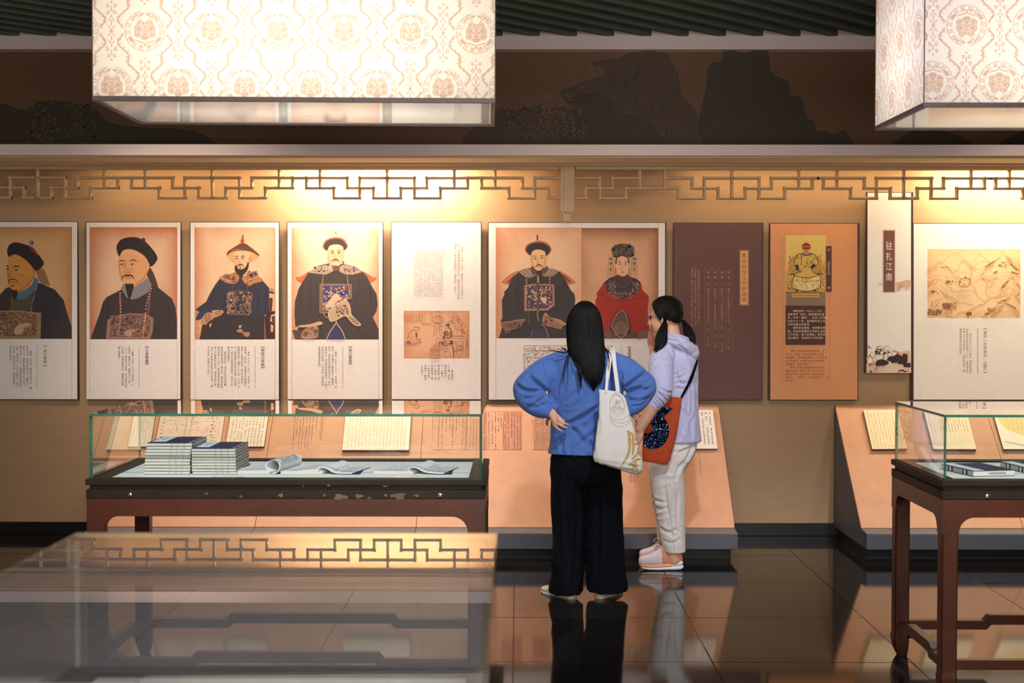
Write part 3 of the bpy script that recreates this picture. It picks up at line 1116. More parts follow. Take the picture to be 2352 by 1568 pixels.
def lantern(label, x0, x1, y0, y1, zb, zt, rz, power, flip=False, ph=(0, 0), rx=0.0):
    W, D, H = x1 - x0, y1 - y0, zt - zb
    root = thing('lantern', label, 'lantern', ((x0 + x1) / 2, (y0 + y1) / 2, zb), rz)
    root.rotation_euler = (0, rx, rz)
    hx, hy = W / 2, D / 2
    b = .019
    # frame rails and corner posts
    for sy in (-1, 1):
        for zz in (0, H - b):
            MB().box(-hx, hx, min(sy * hy, sy * (hy - b)), max(sy * hy, sy * (hy - b)), zz, zz + b, bev=.001).build('frame_rail', M['bar'], root)
    for sx in (-1, 1):
        for zz in (0, H - b):
            MB().box(min(sx * hx, sx * (hx - b)), max(sx * hx, sx * (hx - b)), -hy + b, hy - b, zz, zz + b, bev=.001).build('frame_rail', M['bar'], root)
    p = .004
    for sx in (-1, 1):
        for sy in (-1, 1):
            MB().box(min(sx * hx, sx * (hx - p)), max(sx * hx, sx * (hx - p)), min(sy * hy, sy * (hy - p)), max(sy * hy, sy * (hy - p)), b, H - b).build('corner_post', M['bar'], root)
    rep, rv = .264, .443
    def panel(pts, us):
        m = MB(); m.quad(*pts)
        o = m.build('shade_panel', M['shade'], root)
        ul = o.data.uv_layers.new(name='UVMap')
        for i, u in enumerate(us): ul.data[i].uv = u
        return o
    e = .002
    z0_, z1_ = b * .2, H - b * .2
    u0, v0 = ph
    sgn = -1 if flip else 1
    def uvs(L_, off):
        return [(u0 + off, v0 + sgn * z0_ / rv), (u0 + off + L_ / rep, v0 + sgn * z0_ / rv), (u0 + off + L_ / rep, v0 + sgn * z1_ / rv), (u0 + off, v0 + sgn * z1_ / rv)]
    panel([(-hx + e, -hy + e, z0_), (hx - e, -hy + e, z0_), (hx - e, -hy + e, z1_), (-hx + e, -hy + e, z1_)], uvs(W, 0))
    panel([(hx - e, hy - e, z0_), (-hx + e, hy - e, z0_), (-hx + e, hy - e, z1_), (hx - e, hy - e, z1_)], uvs(W, .3))
    panel([(-hx + e, hy - e, z0_), (-hx + e, -hy + e, z0_), (-hx + e, -hy + e, z1_), (-hx + e, hy - e, z1_)], uvs(D, -D / rep))
    panel([(hx - e, -hy + e, z0_), (hx - e, hy - e, z0_), (hx - e, hy - e, z1_), (hx - e, -hy + e, z1_)], uvs(D, W / rep))
    MB().box(-hx + b, hx - b, -hy + b, hy - b, .006, .010).build('bottom_diffuser', M['diff'], root)
    MB().box(-hx + b, hx - b, -hy + b, hy - b, H - .012, H - .006).build('top_cover', M['bar'], root)
    for sx in (-1, 1):
        for sy in (-1, 1):
            MB().tube([(sx * hx * .9, sy * hy * .8, H - .01), (sx * hx * .9, sy * hy * .8, HC + .16 - zb)], .005, 6).build('hanging_rod', M['bar'], root)
    # screws along the lower rail
    m = MB()
    for k in range(7):
        xx = -hx + .1 + k * (W - .2) / 6
        m.lathe([(.0005, 0), (.003, 0), (.003, .002), (.0005, .002)], (xx, -hy, b * .35), 'Y', 6)
    for k in range(3):
        m.box(hx - b * .6, hx - b * .35, -hy + .08 + k * (D - .16) / 2, -hy + .086 + k * (D - .16) / 2, -.001, .001)
    m.build('rail_screws', M['dark'], root)
    # the tubes inside the box
    for xx in (-hx * .57, -hx * .19, hx * .19, hx * .57):
        l = bpy.data.lights.new('lantern_bulb', 'POINT'); l.energy = power; l.color = (1.0, .93, .82); l.shadow_soft_size = .12
        o = bpy.data.objects.new('lantern_bulb', l); o.location = (xx, 0, H * .34); put(o, root)
    return root


LF, LR = 5.668, 6.44
lxa, lxb = at(206, 232, LF).x, at(1133, 232, LF).x
zA = at(640, 232, LF).z
lanA = lantern('big box lantern of cream brocade hanging above the case of book stacks', lxa, lxb, LF + .02, LR + .02, zA, zA + .72, math.radians(1.2), 5.2, False, (.463, .627), .003)
lxc = at(2121, 242, LF).x
lanB = lantern('big box lantern of cream brocade cut by the picture edge, its narrow side showing', lxc, lxc + 1.6, LF, LR, at(2200, 246, LF).z, at(2200, 246, LF).z + .72, 0, 3.8, True, (.62, .978))
# ------------------------------------------------------------ panels on the wall
PANEL_T = .036


def plane_fn(Y, org):
    def fn(px, py, lift):
        p = at(px, py, Y - lift)
        return (p.x - org[0], p.y - org[1], p.z - org[2])
    return fn


WHITE = rgb(240, 234, 228)
ED = rgb(60, 45, 36)


def panel(name, label, cat, x0, y0, x1, y1, color, th=PANEL_T, gap=.022, stripe=None):
    Yf = WY - gap - th
    c = at((x0 + x1) / 2, y1, Yf)
    org = Vector((c.x, WY, c.z))
    root = thing(name, label, cat, org)
    a, b = at(x0, y0, Yf), at(x1, y1, Yf)
    m = MB()
    m.box(a.x - org.x, b.x - org.x, Yf - org.y + .0008, Yf + th - org.y, b.z - org.z, a.z - org.z)
    m.build('backing_board', M['frame'], root)
    m = MB(); m.box(a.x - org.x + .08, b.x - org.x - .08, Yf + th - org.y, -.0016, (a.z - org.z) * .3, (a.z - org.z) * .7)
    m.build('wall_batten', M['frame'], root)
    fn = plane_fn(Yf, org)
    p = Print(fn)
    e = 1.6
    p.rect(x0 + e, y0 + e, x1 - e, y1 - e, color)
    return root, p, fn


INK = rgb(112, 78, 64)
INKD = rgb(84, 58, 48)
RULE = rgb(160, 120, 100)


def finish(root, p, lettering=None, nm='printed_face'):
    p.build(nm, M['print'], root)
    if lettering is not None:
        lettering.build('lettering', M['print'], root)['kind'] = 'stuff'


def letter(fn, lift=.004): return Print(fn, lift=lift)


SKIN = rgb(232, 172, 122); SKL = rgb(196, 130, 88)
ROBE = rgb(66, 58, 58); HATB = rgb(52, 44, 44)
PAPA, PAPB = rgb(234, 194, 160), rgb(196, 122, 84)
GOLD = rgb(190, 140, 104); NAVY = rgb(60, 62, 92)


def eyes(p, pts, c, w_=26, lw=4, brow=True):
    for (x, y, bx0, by0, bxm, bym, bx1, by1) in pts:
        p.ell(x, y, w_ * .5, w_ * .2, rgb(240, 214, 180)); p.ell(x, y, w_ * .24, w_ * .2, rgb(50, 34, 28))
        p.line([(x - w_ * .62, y + 2), (x - w_ * .2, y - w_ * .24), (x + w_ * .3, y - w_ * .22), (x + w_ * .65, y + 2)], lw, c, 3)
        if brow: p.line([(bx0, by0), (bxm, bym), (bx1, by1)], lw * 2.2, rgb(66, 46, 38), 4, taper=True)


def beads(p, pts, c, r=9):
    q = cr(pts, 8, closed=False)
    # evenly spaced beads
    acc, last = 0, np.array(q[0])
    t = p.t
    for a in q:
        a = np.array(a); acc += np.hypot(*(a - last)); last = a
        if acc > r * 2.1:
            p.ell(a[0], a[1], r, r, c, 0, 8, up=False); acc = 0
    p.t = t; p.up()


def badge(p, pts, edge, ground, figs, seed, n=60, sz=12):
    """square badge of embroidery"""
    p.poly(pts, edge)
    cx = sum(a for a, b in pts) / len(pts); cy = sum(b for a, b in pts) / len(pts)
    ins = [(cx + (a - cx) * .86, cy + (b - cy) * .86) for a, b in pts]
    p.poly(ins, ground)
    xs = [a for a, b in ins]; ys = [b for a, b in ins]
    p.blobs(min(xs) + sz, min(ys) + sz, max(xs) - sz, max(ys) - sz, n, sz, figs, seed)
    p.curls(min(xs) + sz, min(ys) + sz, max(xs) - sz, max(ys) - sz, n // 2, sz * 1.1, figs[0], sz * .28, seed + 3)


# -- 1: man with a blue bead on his hat (cut by the picture edge)
root, p, fn = panel('exhibit_panel', 'portrait panel of a man with a blue bead above his dark hat', 'panel', -62, 508, 179, 918, WHITE)
p.paper(-50, 521, 165, 778, rgb(222, 182, 130), rgb(190, 134, 84), seed=3)
p.view(0, 520, .17225)
p.poly([(485, 590), (560, 540), (600, 600), (640, 700), (670, 790), (560, 770), (500, 690)], rgb(150, 118, 88))
p.poly([(-290, 1500), (-250, 1150), (-120, 1000), (0, 905), (80, 820), (150, 800), (240, 870), (420, 860), (520, 750), (640, 800), (730, 840), (850, 985), (890, 1130), (930, 1260), (958, 1340), (958, 1498), (-290, 1498)], ROBE)
p.poly([(460, 1000), (480, 860), (520, 752), (640, 800), (740, 850), (850, 990), (700, 1300), (640, 1498), (540, 1498), (545, 1150)], rgb(56, 54, 62))
p.poly([(150, 840), (240, 870), (420, 900), (430, 1120), (150, 1120)], rgb(92, 82, 66))
p.poly([(225, 970), (240, 860), (330, 850), (430, 770), (462, 670), (515, 720), (490, 830), (410, 900), (330, 970)], rgb(84, 120, 144))
p.poly([(100, 540), (95, 650), (110, 760), (140, 820), (180, 850), (265, 872), (380, 800), (450, 690), (480, 600), (470, 540), (400, 430), (250, 370), (120, 400)], rgb(216, 152, 78), 4)
p.poly([(265, 872), (380, 800), (450, 690), (470, 600), (440, 620), (400, 710), (320, 790), (220, 850)], rgb(196, 134, 66), 3); p.poly([(98, 540), (95, 650), (112, 760), (130, 700), (118, 620)], rgb(186, 124, 60), 3); p.ell(270, 650, 50, 34, rgb(208, 144, 74), .2)
for q in ([(560, 1000), (600, 1200), (590, 1480)], [(700, 900), (760, 1150), (740, 1490)], [(840, 1020), (870, 1250), (900, 1490)], [(60, 900), (20, 1000), (-20, 1110)]): p.line(q, 11, rgb(52, 48, 50), 4, taper=True)
p.poly([(430, 600), (440, 560), (478, 560), (482, 610), (455, 670), (430, 660)], rgb(206, 146, 82), 4, SKL, 4)
p.poly([(115, 405), (95, 320), (130, 240), (210, 210), (320, 235), (420, 270), (490, 350), (570, 450), (580, 510), (485, 592), (430, 540), (350, 450), (230, 378), (160, 380)], HATB, 3)
p.poly([(380, 262), (440, 280), (490, 345), (500, 385), (440, 345)], rgb(140, 44, 34), 3)
p.ell(421, 218, 31, 31, rgb(88, 104, 116)); p.ell(412, 210, 12, 12, rgb(130, 150, 160))
eyes(p, [(215, 585, 160, 548, 215, 528, 275, 545), (105, 572, 80, 525, 95, 525, 112, 540)], rgb(70, 44, 26), 56, 7)
p.line([(160, 600), (125, 650), (150, 680), (190, 665)], 7, rgb(160, 96, 44), 4)
p.line([(112, 775), (120, 720), (170, 705), (225, 718), (242, 780)], 14, rgb(60, 40, 28), 4, taper=True)
p.line([(135, 750), (170, 740), (215, 750)], 8, rgb(150, 80, 44), 3); p.ell(170, 790, 20, 12, rgb(110, 70, 40))
p.poly([(150, 845), (230, 850), (235, 900), (205, 985), (170, 940)], rgb(58, 46, 38))
beads(p, [(160, 940), (150, 1020), (145, 1120)], rgb(150, 110, 80), 8); beads(p, [(495, 800), (460, 900), (430, 1030), (415, 1130)], rgb(176, 140, 110), 8)
badge(p, [(-230, 1125), (10, 1122), (250, 1118), (550, 1150), (540, 1496), (-230, 1496)], rgb(158, 132, 102), rgb(128, 98, 74), [rgb(186, 160, 130), rgb(88, 56, 40), rgb(180, 120, 70)], 5, 90, 15)
p.poly([(185, 1380), (260, 1300), (380, 1290), (420, 1320), (330, 1340), (300, 1420), (210, 1440)], rgb(192, 168, 140), 3)
beads(p, [(140, 1125), (150, 1300), (145, 1490)], rgb(120, 86, 60), 8); beads(p, [(420, 1150), (430, 1300), (405, 1490)], rgb(150, 104, 60), 8)
p.view(0, 0, 1); p.rect(164.6, 510, 165.2, 916, RULE)
L_ = letter(fn)
L_.vtext(T['p1t'][0], 103.5, 789, 8, 8.2, INKD).vtext(T['p1t'][1:-1], 103.5, 801.5, 8, 8.2, INK); L_.vtext('】', 103.5, 838, 8, 8.2, INKD)
L_.rect(85.3, 793, 85.9, 891, INK)
L_.columns(T['p1'], 70.5, 794, 7.7, 5.2, 5.65, INK)
finish(root, p, L_)

# -- 2: man with black round hat and grey collar
root, p, fn = panel('exhibit_panel', 'portrait panel of a man in black round hat and goatee over a grey collar', 'panel', 197, 509, 416, 918, WHITE)
p.paper(206.5, 521.5, 406.6, 779, PAPA, PAPB, seed=4)
p.view(195, 520, .17215)
p.poly([(820, 640), (870, 540), (915, 620), (960, 740), (985, 840), (900, 800)], rgb(92, 64, 54))
p.poly([(75, 1503), (150, 1290), (200, 1150), (240, 1010), (290, 940), (380, 895), (470, 850), (520, 800), (870, 770), (960, 800), (1060, 880), (1160, 960), (1210, 1080), (1228, 1250), (1228, 1503)], ROBE)
p.line([(960, 1270), (1010, 1180), (1060, 1060)], 8, rgb(50, 44, 46), 4); p.line([(890, 1480), (960, 1380), (990, 1260)], 10, rgb(50, 44, 46), 4)
p.poly([(480, 830), (510, 760), (650, 800), (770, 740), (835, 680), (895, 780), (840, 880), (700, 960), (620, 975), (560, 950)], rgb(138, 136, 138))
p.poly([(450, 400), (447, 560), (470, 680), (520, 770), (590, 815), (670, 800), (770, 735), (820, 660), (850, 560), (855, 500), (800, 400), (690, 330), (560, 300), (470, 350)], SKIN, 4)
p.poly([(700, 790), (770, 735), (820, 660), (850, 560), (835, 540), (800, 640), (740, 710), (670, 770)], rgb(214, 148, 102), 3); p.poly([(450, 470), (447, 560), (470, 680), (500, 740), (500, 660), (475, 580), (470, 500)], rgb(216, 152, 106), 3); p.ell(600, 575, 60, 34, rgb(224, 158, 114), -.3); p.ell(520, 520, 16, 40, rgb(216, 150, 108)); p.poly([(480, 390), (560, 320), (700, 345), (790, 420), (690, 380), (560, 350)], rgb(238, 182, 134), 3)
for q in ([(250, 1010), (230, 1200), (170, 1400)], [(330, 930), (310, 1080), (290, 1220)], [(1080, 960), (1120, 1150), (1110, 1400)], [(1170, 1100), (1190, 1300), (1180, 1490)], [(620, 990), (640, 1100), (630, 1150)]): p.line(q, 9, rgb(54, 48, 50), 4, taper=True)
p.poly([(820, 600), (815, 500), (845, 478), (862, 510), (850, 570), (828, 620)], SKIN, 4, SKL, 4)
p.poly([(460, 400), (425, 320), (430, 240), (490, 170), (600, 142), (700, 148), (800, 195), (900, 300), (960, 390), (965, 440), (920, 510), (868, 535), (855, 490), (800, 400), (700, 330), (590, 300), (500, 325)], HATB, 3)
p.poly([(755, 185), (760, 160), (785, 150), (805, 165), (800, 200)], rgb(104, 44, 42), 3)
eyes(p, [(488, 510, 450, 468, 490, 452, 545, 470), (628, 508, 590, 465, 650, 445, 700, 465)], rgb(90, 50, 36), 52, 6)
p.line([(540, 480), (545, 560), (525, 600), (535, 620), (575, 612), (610, 622), (622, 600)], 6, rgb(170, 96, 62), 3)
p.line([(500, 725), (500, 680), (545, 650), (570, 655), (610, 650), (650, 680), (658, 710)], 22, rgb(62, 40, 34), 4, taper=True)
p.line([(530, 690), (570, 682), (620, 692)], 8, rgb(168, 84, 62), 3)
p.poly([(535, 770), (570, 765), (650, 770), (640, 850), (605, 960), (590, 975), (565, 900)], rgb(54, 44, 40), 3)
badge(p, [(300, 1245), (440, 1185), (600, 1155), (800, 1165), (915, 1220), (905, 1400), (870, 1500), (280, 1500)], rgb(160, 122, 104), rgb(116, 88, 80), [rgb(168, 132, 116), rgb(62, 40, 40), rgb(150, 120, 108)], 8, 110, 15)
p.poly([(520, 1420), (560, 1380), (640, 1375), (730, 1370), (640, 1410), (610, 1470), (540, 1450)], rgb(190, 146, 124), 3)
beads(p, [(472, 850), (470, 980), (478, 1120), (465, 1280), (440, 1450)], rgb(208, 148, 112), 13); beads(p, [(895, 790), (855, 920), (820, 1080), (795, 1280), (770, 1480)], rgb(208, 148, 112), 12)
beads(p, [(870, 900), (860, 1040), (845, 1180)], rgb(180, 120, 90), 8)
p.view(0, 0, 1); p.rect(206, 511, 206.5, 916, RULE); p.rect(406.6, 511, 407.1, 916, RULE)
L_ = letter(fn)
L_.vtext(T['p2t'], 337.4, 791, 8.6, 8.6, INKD); L_.rect(319.2, 795, 319.8, 892, INK)
L_.columns(T['p2'], 304.8, 795, 7.75, 5.3, 5.75, INK)
finish(root, p, L_)

# -- 3: seated man in a conical hat
root, p, fn = panel('exhibit_panel', 'portrait panel of a seated bearded man in a conical straw hat', 'panel', 436, 509, 642, 919, WHITE)
p.paper(447.5, 522, 632, 779.5, rgb(238, 202, 166), rgb(204, 134, 92), seed=6, corner=(1, .6, .5, 1))
p.view(436, 520, .17213)
p.poly([(1060, 820), (1120, 830), (1135, 890), (1060, 880)], rgb(180, 140, 104)); p.poly([(1055, 865), (1100, 868), (1136, 900), (1060, 890)], rgb(76, 56, 46))
p.poly([(1060, 950), (1105, 955), (1105, 1000), (1092, 1130), (1062, 1150)], rgb(84, 52, 42)); 
p.poly([(1010, 1500), (1000, 1200), (1040, 1140), (1136, 1125), (1136, 1165), (1085, 1180), (1070, 1260), (1136, 1300), (1136, 1500)], rgb(72, 46, 40))
p.poly([(1078, 1305), (1118, 1320), (1110, 1405), (1080, 1405)], rgb(222, 178, 134)); p.poly([(1090, 1200), (1136, 1190), (1136, 1300), (1100, 1290)], rgb(100, 66, 52)) 
p.poly([(130, 1506), (170, 1300), (300, 1200), (440, 1060), (520, 900), (660, 650), (700, 660), (820, 700), (980, 730), (1058, 850), (1060, 1150), (1000, 1180), (1000, 1506)], rgb(62, 54, 54))
p.poly([(72, 1110), (220, 1000), (250, 930), (330, 790), (400, 695), (520, 760), (600, 770), (660, 700), (680, 690), (760, 790), (840, 780), (975, 725), (1058, 820), (1060, 900), (1040, 1150), (980, 1200), (800, 1220), (560, 1230), (480, 1190), (450, 1130), (300, 1120), (130, 1140)], rgb(58, 58, 72))
p.poly([(80, 1245), (130, 1140), (280, 1120), (300, 1150), (200, 1180), (150, 1235)], NAVY, 3)
p.poly([(150, 1250), (210, 1160), (290, 1150), (330, 1210), (300, 1240), (250, 1270), (215, 1310), (160, 1300)], rgb(190, 140, 104), 3); p.poly([(300, 1125), (420, 1115), (448, 1130), (430, 1170), (330, 1210)], rgb(206, 158, 118), 3)
for a, b in (((215, 1180), (230, 1280)), ((250, 1170), (270, 1260)), ((330, 1150), (420, 1125)), ((330, 1180), (430, 1150))): p.line([a, b], 9, rgb(110, 70, 52))
p.poly([(75, 1130), (130, 1140), (95, 1165)], rgb(190, 140, 104)); p.poly([(262, 1300), (290, 1285), (285, 1330), (262, 1350)], rgb(206, 166, 130))
p.poly([(650, 1325), (690, 1315), (700, 1345), (655, 1355)], rgb(206, 166, 130)); p.poly([(628, 1380), (690, 1365), (720, 1410), (800, 1405), (780, 1470), (730, 1460), (700, 1420), (635, 1410)], rgb(184, 132, 100), 3)
p.poly([(690, 1330), (800, 1300), (900, 1310), (860, 1400), (760, 1410), (710, 1390)], rgb(56, 56, 68), 3)
p.poly([(385, 690), (440, 650), (560, 625), (620, 600), (665, 680), (640, 740), (580, 770), (480, 750)], rgb(190, 128, 88)); p.poly([(690, 690), (740, 650), (790, 580), (880, 640), (970, 700), (980, 728), (860, 760), (790, 795), (720, 745)], rgb(190, 128, 88))
p.curls(430, 640, 610, 730, 16, 22, rgb(84, 66, 72), 7, 2); p.curls(780, 620, 900, 720, 16, 24, rgb(66, 62, 92), 8, 5); p.line([(420, 680), (500, 720), (610, 720)], 7, rgb(226, 186, 150), 4); p.line([(740, 720), (840, 700), (920, 650)], 7, rgb(226, 186, 150), 4)
p.poly([(495, 380), (520, 320), (600, 300), (820, 305), (926, 380), (900, 430), (815, 470), (700, 480), (580, 465)], rgb(222, 168, 112), 3)
p.poly([(585, 440), (600, 500), (625, 580), (680, 620), (740, 600), (785, 520), (815, 440), (820, 380), (780, 330), (690, 320), (610, 335), (585, 380)], rgb(240, 192, 148), 4)
p.poly([(585, 440), (600, 500), (615, 540), (625, 500), (605, 430)], rgb(222, 170, 126), 3); p.poly([(770, 500), (800, 440), (815, 390), (800, 380), (775, 440), (750, 490)], rgb(222, 170, 126), 3); p.ell(668, 470, 12, 26, rgb(226, 172, 130)); p.ell(735, 470, 26, 18, rgb(234, 180, 140))
for q in ([(330, 800), (300, 950), (230, 1060)], [(470, 900), (460, 1020), (420, 1100)], [(900, 800), (920, 1000), (880, 1190)], [(1010, 820), (1020, 1000), (1000, 1160)], [(400, 1250), (330, 1400), (320, 1500)], [(560, 1260), (540, 1400), (560, 1500)]): p.line(q, 9, rgb(46, 46, 56), 4, taper=True)
p.poly([(600, 535), (625, 520), (640, 560), (690, 570), (740, 545), (775, 480), (790, 490), (770, 580), (720, 640), (680, 668), (630, 630), (605, 590)], rgb(62, 48, 44), 3)
p.poly([(495, 375), (510, 330), (600, 270), (680, 225), (740, 228), (830, 290), (928, 378), (905, 385), (820, 330), (720, 310), (620, 305), (550, 330)], rgb(122, 74, 58), 3)
for k in range(7): p.line([(710, 228), (560 + k * 50, 318 - abs(k - 3) * 3)], 3, rgb(90, 50, 42))
p.line([(497, 385), (560, 330), (680, 315), (820, 330), (920, 385)], 8, rgb(90, 54, 44), 3)
p.ell(702, 192, 24, 24, rgb(190, 66, 44)); p.ell(706, 158, 13, 14, rgb(190, 66, 44)); p.ell(702, 222, 20, 10, rgb(190, 66, 44)); p.poly([(697, 145), (700, 116), (718, 114), (720, 140)], rgb(76, 110, 96))
p.poly([(800, 400), (822, 395), (815, 450), (798, 480)], rgb(214, 158, 114), 3, SKL, 3)
eyes(p, [(625, 430, 592, 405, 620, 394, 652, 404), (704, 426, 678, 405, 710, 392, 740, 400)], rgb(80, 44, 32), 36, 5)
p.line([(655, 430), (648, 480), (660, 494), (690, 488)], 5, rgb(180, 110, 74), 3)
p.line([(630, 550), (640, 518), (672, 508), (705, 512), (716, 555)], 13, rgb(60, 42, 36), 4, taper=True); p.line([(648, 528), (672, 522), (700, 528)], 7, rgb(190, 100, 76), 3); p.ell(672, 552, 12, 10, rgb(62, 48, 44))
badge(p, [(490, 880), (560, 860), (660, 850), (780, 870), (845, 890), (800, 1190), (500, 1180)], rgb(120, 80, 70), rgb(58, 52, 52), [rgb(196, 158, 132), rgb(100, 90, 88), rgb(72, 68, 74)], 12, 50, 14)
p.curls(495, 880, 600, 1170, 24, 16, rgb(206, 170, 144), 6, 9); p.curls(720, 880, 810, 1170, 22, 15, rgb(190, 150, 126), 6, 10)
beads(p, [(605, 610), (585, 700), (572, 850)], rgb(110, 76, 64), 8); beads(p, [(790, 590), (775, 700), (765, 850)], rgb(130, 84, 66), 9)
p.view(0, 0, 1); p.rect(447, 511, 447.5, 916, RULE); p.rect(632, 511, 632.5, 916, RULE)
L_ = letter(fn)
L_.vtext(T['p3t'], 603.5, 791, 8.6, 8.6, INKD); L_.rect(585.4, 795, 586, 892, INK)
L_.columns(T['p3'], 571.2, 795, 7.7, 5.3, 5.75, INK)
finish(root, p, L_)

# -- 4: man with red-rimmed hat and hands joined
root, p, fn = panel('exhibit_panel', 'portrait panel of a man with red wing collar and bunched sleeves before his chest badge', 'panel', 659, 509, 880, 918, WHITE)
p.paper(670.5, 523, 869.5, 779.5, rgb(243, 214, 182), rgb(214, 150, 108), seed=9, corner=(1, 1, .35, .8))
p.view(660, 520, .17223)
for q in ([(110, 680), (160, 678), (230, 640), (285, 600), (300, 640), (205, 745), (150, 735)], [(1190, 682), (1150, 682), (1080, 640), (990, 595), (980, 640), (1100, 740), (1150, 730)]):
    p.poly(q, rgb(222, 112, 76), 3, rgb(150, 70, 50), 4)
p.poly([(65, 1506), (65, 1345), (105, 1335), (95, 1180), (100, 1000), (150, 830), (200, 740), (285, 610), (420, 520), (560, 490), (740, 500), (880, 530), (1000, 600), (1060, 660), (1130, 800), (1190, 900), (1205, 1040), (1190, 1130), (1140, 1210), (1180, 1290), (1218, 1370), (1218, 1506)], rgb(76, 66, 64), 0)
p.poly([(65, 1345), (150, 1330), (110, 1506), (65, 1506)], rgb(214, 160, 122)); p.poly([(65, 1380), (230, 1380), (230, 1506), (105, 1506)], rgb(94, 74, 70))
p.line([(400, 1000), (420, 1180), (480, 1290)], 8, rgb(58, 50, 50), 4); p.line([(880, 960), (1000, 880), (1060, 820)], 8, rgb(62, 54, 54), 4)
p.poly([(280, 615), (400, 535), (520, 510), (560, 540), (600, 600), (520, 640), (440, 635)], rgb(180, 156, 134)); p.poly([(690, 600), (740, 510), (860, 530), (1000, 605), (880, 640), (780, 640)], rgb(180, 156, 134))
p.blobs(360, 540, 540, 600, 18, 16, [rgb(72, 72, 124), rgb(214, 178, 150)], 4); p.blobs(750, 540, 960, 600, 18, 17, [rgb(72, 72, 124), rgb(208, 160, 124)], 6)
p.poly([(545, 545), (560, 495), (610, 540), (620, 590), (590, 600)], rgb(196, 170, 150)); p.poly([(690, 590), (700, 540), (740, 505), (752, 540), (720, 580)], rgb(186, 160, 140))
p.poly([(475, 285), (470, 250), (500, 190), (580, 150), (680, 142), (760, 170), (805, 250), (795, 290), (740, 310), (530, 310)], rgb(214, 104, 82), 3)
p.poly([(540, 300), (535, 430), (560, 490), (600, 520), (650, 528), (700, 515), (735, 470), (750, 400), (752, 300), (700, 245), (600, 245)], rgb(238, 194, 150), 4)
p.poly([(540, 300), (535, 430), (560, 490), (600, 520), (575, 460), (562, 400), (560, 330)], rgb(226, 176, 132), 3); p.poly([(752, 300), (750, 400), (735, 470), (700, 515), (722, 450), (732, 380), (735, 320)], rgb(226, 176, 132), 3); p.ell(596, 400, 30, 20, rgb(234, 184, 142)); p.ell(695, 400, 30, 20, rgb(234, 184, 142))
for q in ([(200, 780), (180, 950), (200, 1180)], [(330, 680), (300, 900), (320, 1150)], [(1050, 700), (1110, 880), (1100, 1080)], [(950, 660), (960, 800), (920, 920)], [(900, 1330), (1000, 1420), (1080, 1500)], [(430, 1300), (460, 1400), (440, 1500)]): p.line(q, 9, rgb(62, 54, 54), 4, taper=True)
p.poly([(535, 315), (530, 380), (548, 410)], rgb(232, 190, 150)); p.poly([(755, 320), (762, 370), (742, 410)], rgb(232, 190, 150))
p.poly([(495, 295), (490, 250), (530, 190), (620, 160), (720, 170), (780, 230), (795, 270), (752, 320), (745, 270), (690, 240), (600, 240), (555, 262), (530, 320)], rgb(70, 58, 58), 3)
p.line([(645, 66), (647, 102)], 14, rgb(100, 88, 72)); p.line([(647, 102), (648, 142)], 9, rgb(196, 164, 134))
eyes(p, [(601, 354, 568, 326, 600, 318, 632, 330), (689, 352, 662, 326, 694, 314, 722, 326)], rgb(110, 72, 54), 42, 5, False)
p.line([(568, 328), (600, 320), (632, 330)], 8, rgb(150, 108, 84), 3); p.line([(662, 328), (694, 316), (722, 328)], 8, rgb(150, 108, 84), 3)
p.line([(640, 360), (625, 405), (640, 420), (665, 412)], 5, rgb(214, 150, 110), 3)
p.line([(590, 480), (598, 450), (640, 436), (682, 450), (690, 480)], 13, rgb(110, 78, 66), 4, taper=True); p.line([(616, 460), (642, 455), (668, 460)], 7, rgb(214, 110, 84), 3)
p.poly([(600, 530), (650, 520), (695, 535), (670, 590), (620, 595)], rgb(112, 88, 78), 3); p.line([(735, 460), (755, 490), (735, 500)], 12, rgb(90, 76, 76), 3)
badge(p, [(428, 760), (860, 765), (862, 960), (780, 1000), (560, 1160), (425, 1160)], rgb(140, 112, 84), rgb(72, 72, 120), [rgb(206, 150, 104), rgb(216, 178, 140), rgb(70, 74, 130)], 14, 42, 22)
p.ell(778, 825, 19, 19, rgb(176, 66, 46))
p.poly([(520, 1040), (580, 960), (650, 890), (700, 940), (730, 960), (660, 1000), (600, 1070), (530, 1075)], rgb(222, 190, 158), 3)
p.poly([(560, 1240), (550, 1150), (600, 1080), (680, 1020), (760, 990), (810, 1010), (840, 1090), (850, 1170), (920, 1250), (980, 1310), (930, 1320), (860, 1280), (780, 1190), (680, 1230), (600, 1265)], rgb(196, 168, 136), 3, rgb(226, 196, 164), 10)
p.blobs(650, 1050, 770, 1190, 20, 15, [rgb(204, 150, 112), rgb(66, 62, 92)], 15); p.poly([(780, 1060), (800, 1090), (820, 1170), (790, 1160)], rgb(110, 96, 80)); p.poly([(820, 1200), (920, 1250), (960, 1310), (880, 1285)], rgb(150, 132, 104), 3)
p.poly([(150, 1320), (300, 1300), (420, 1265), (470, 1280), (450, 1310), (330, 1335), (170, 1345)], rgb(206, 176, 146), 3, rgb(120, 90, 74), 4)
p.poly([(225, 1370), (300, 1335), (400, 1330), (410, 1400), (400, 1480), (280, 1500), (180, 1480)], rgb(178, 138, 110), 3); p.curls(220, 1350, 390, 1480, 18, 22, rgb(92, 70, 66), 8, 3)
p.poly([(520, 1506), (560, 1420), (630, 1310), (650, 1290), (680, 1320), (740, 1400), (775, 1506)], rgb(66, 66, 104)); p.line([(525, 1500), (565, 1410), (640, 1300), (652, 1250), (665, 1300), (730, 1390), (772, 1500)], 11, rgb(216, 184, 158), 3)
beads(p, [(490, 590), (472, 700), (468, 780), (470, 1000), (480, 1150), (520, 1210), (560, 1200)], rgb(196, 160, 136), 8); beads(p, [(780, 590), (800, 690), (810, 770), (830, 900)], rgb(186, 156, 134), 8)
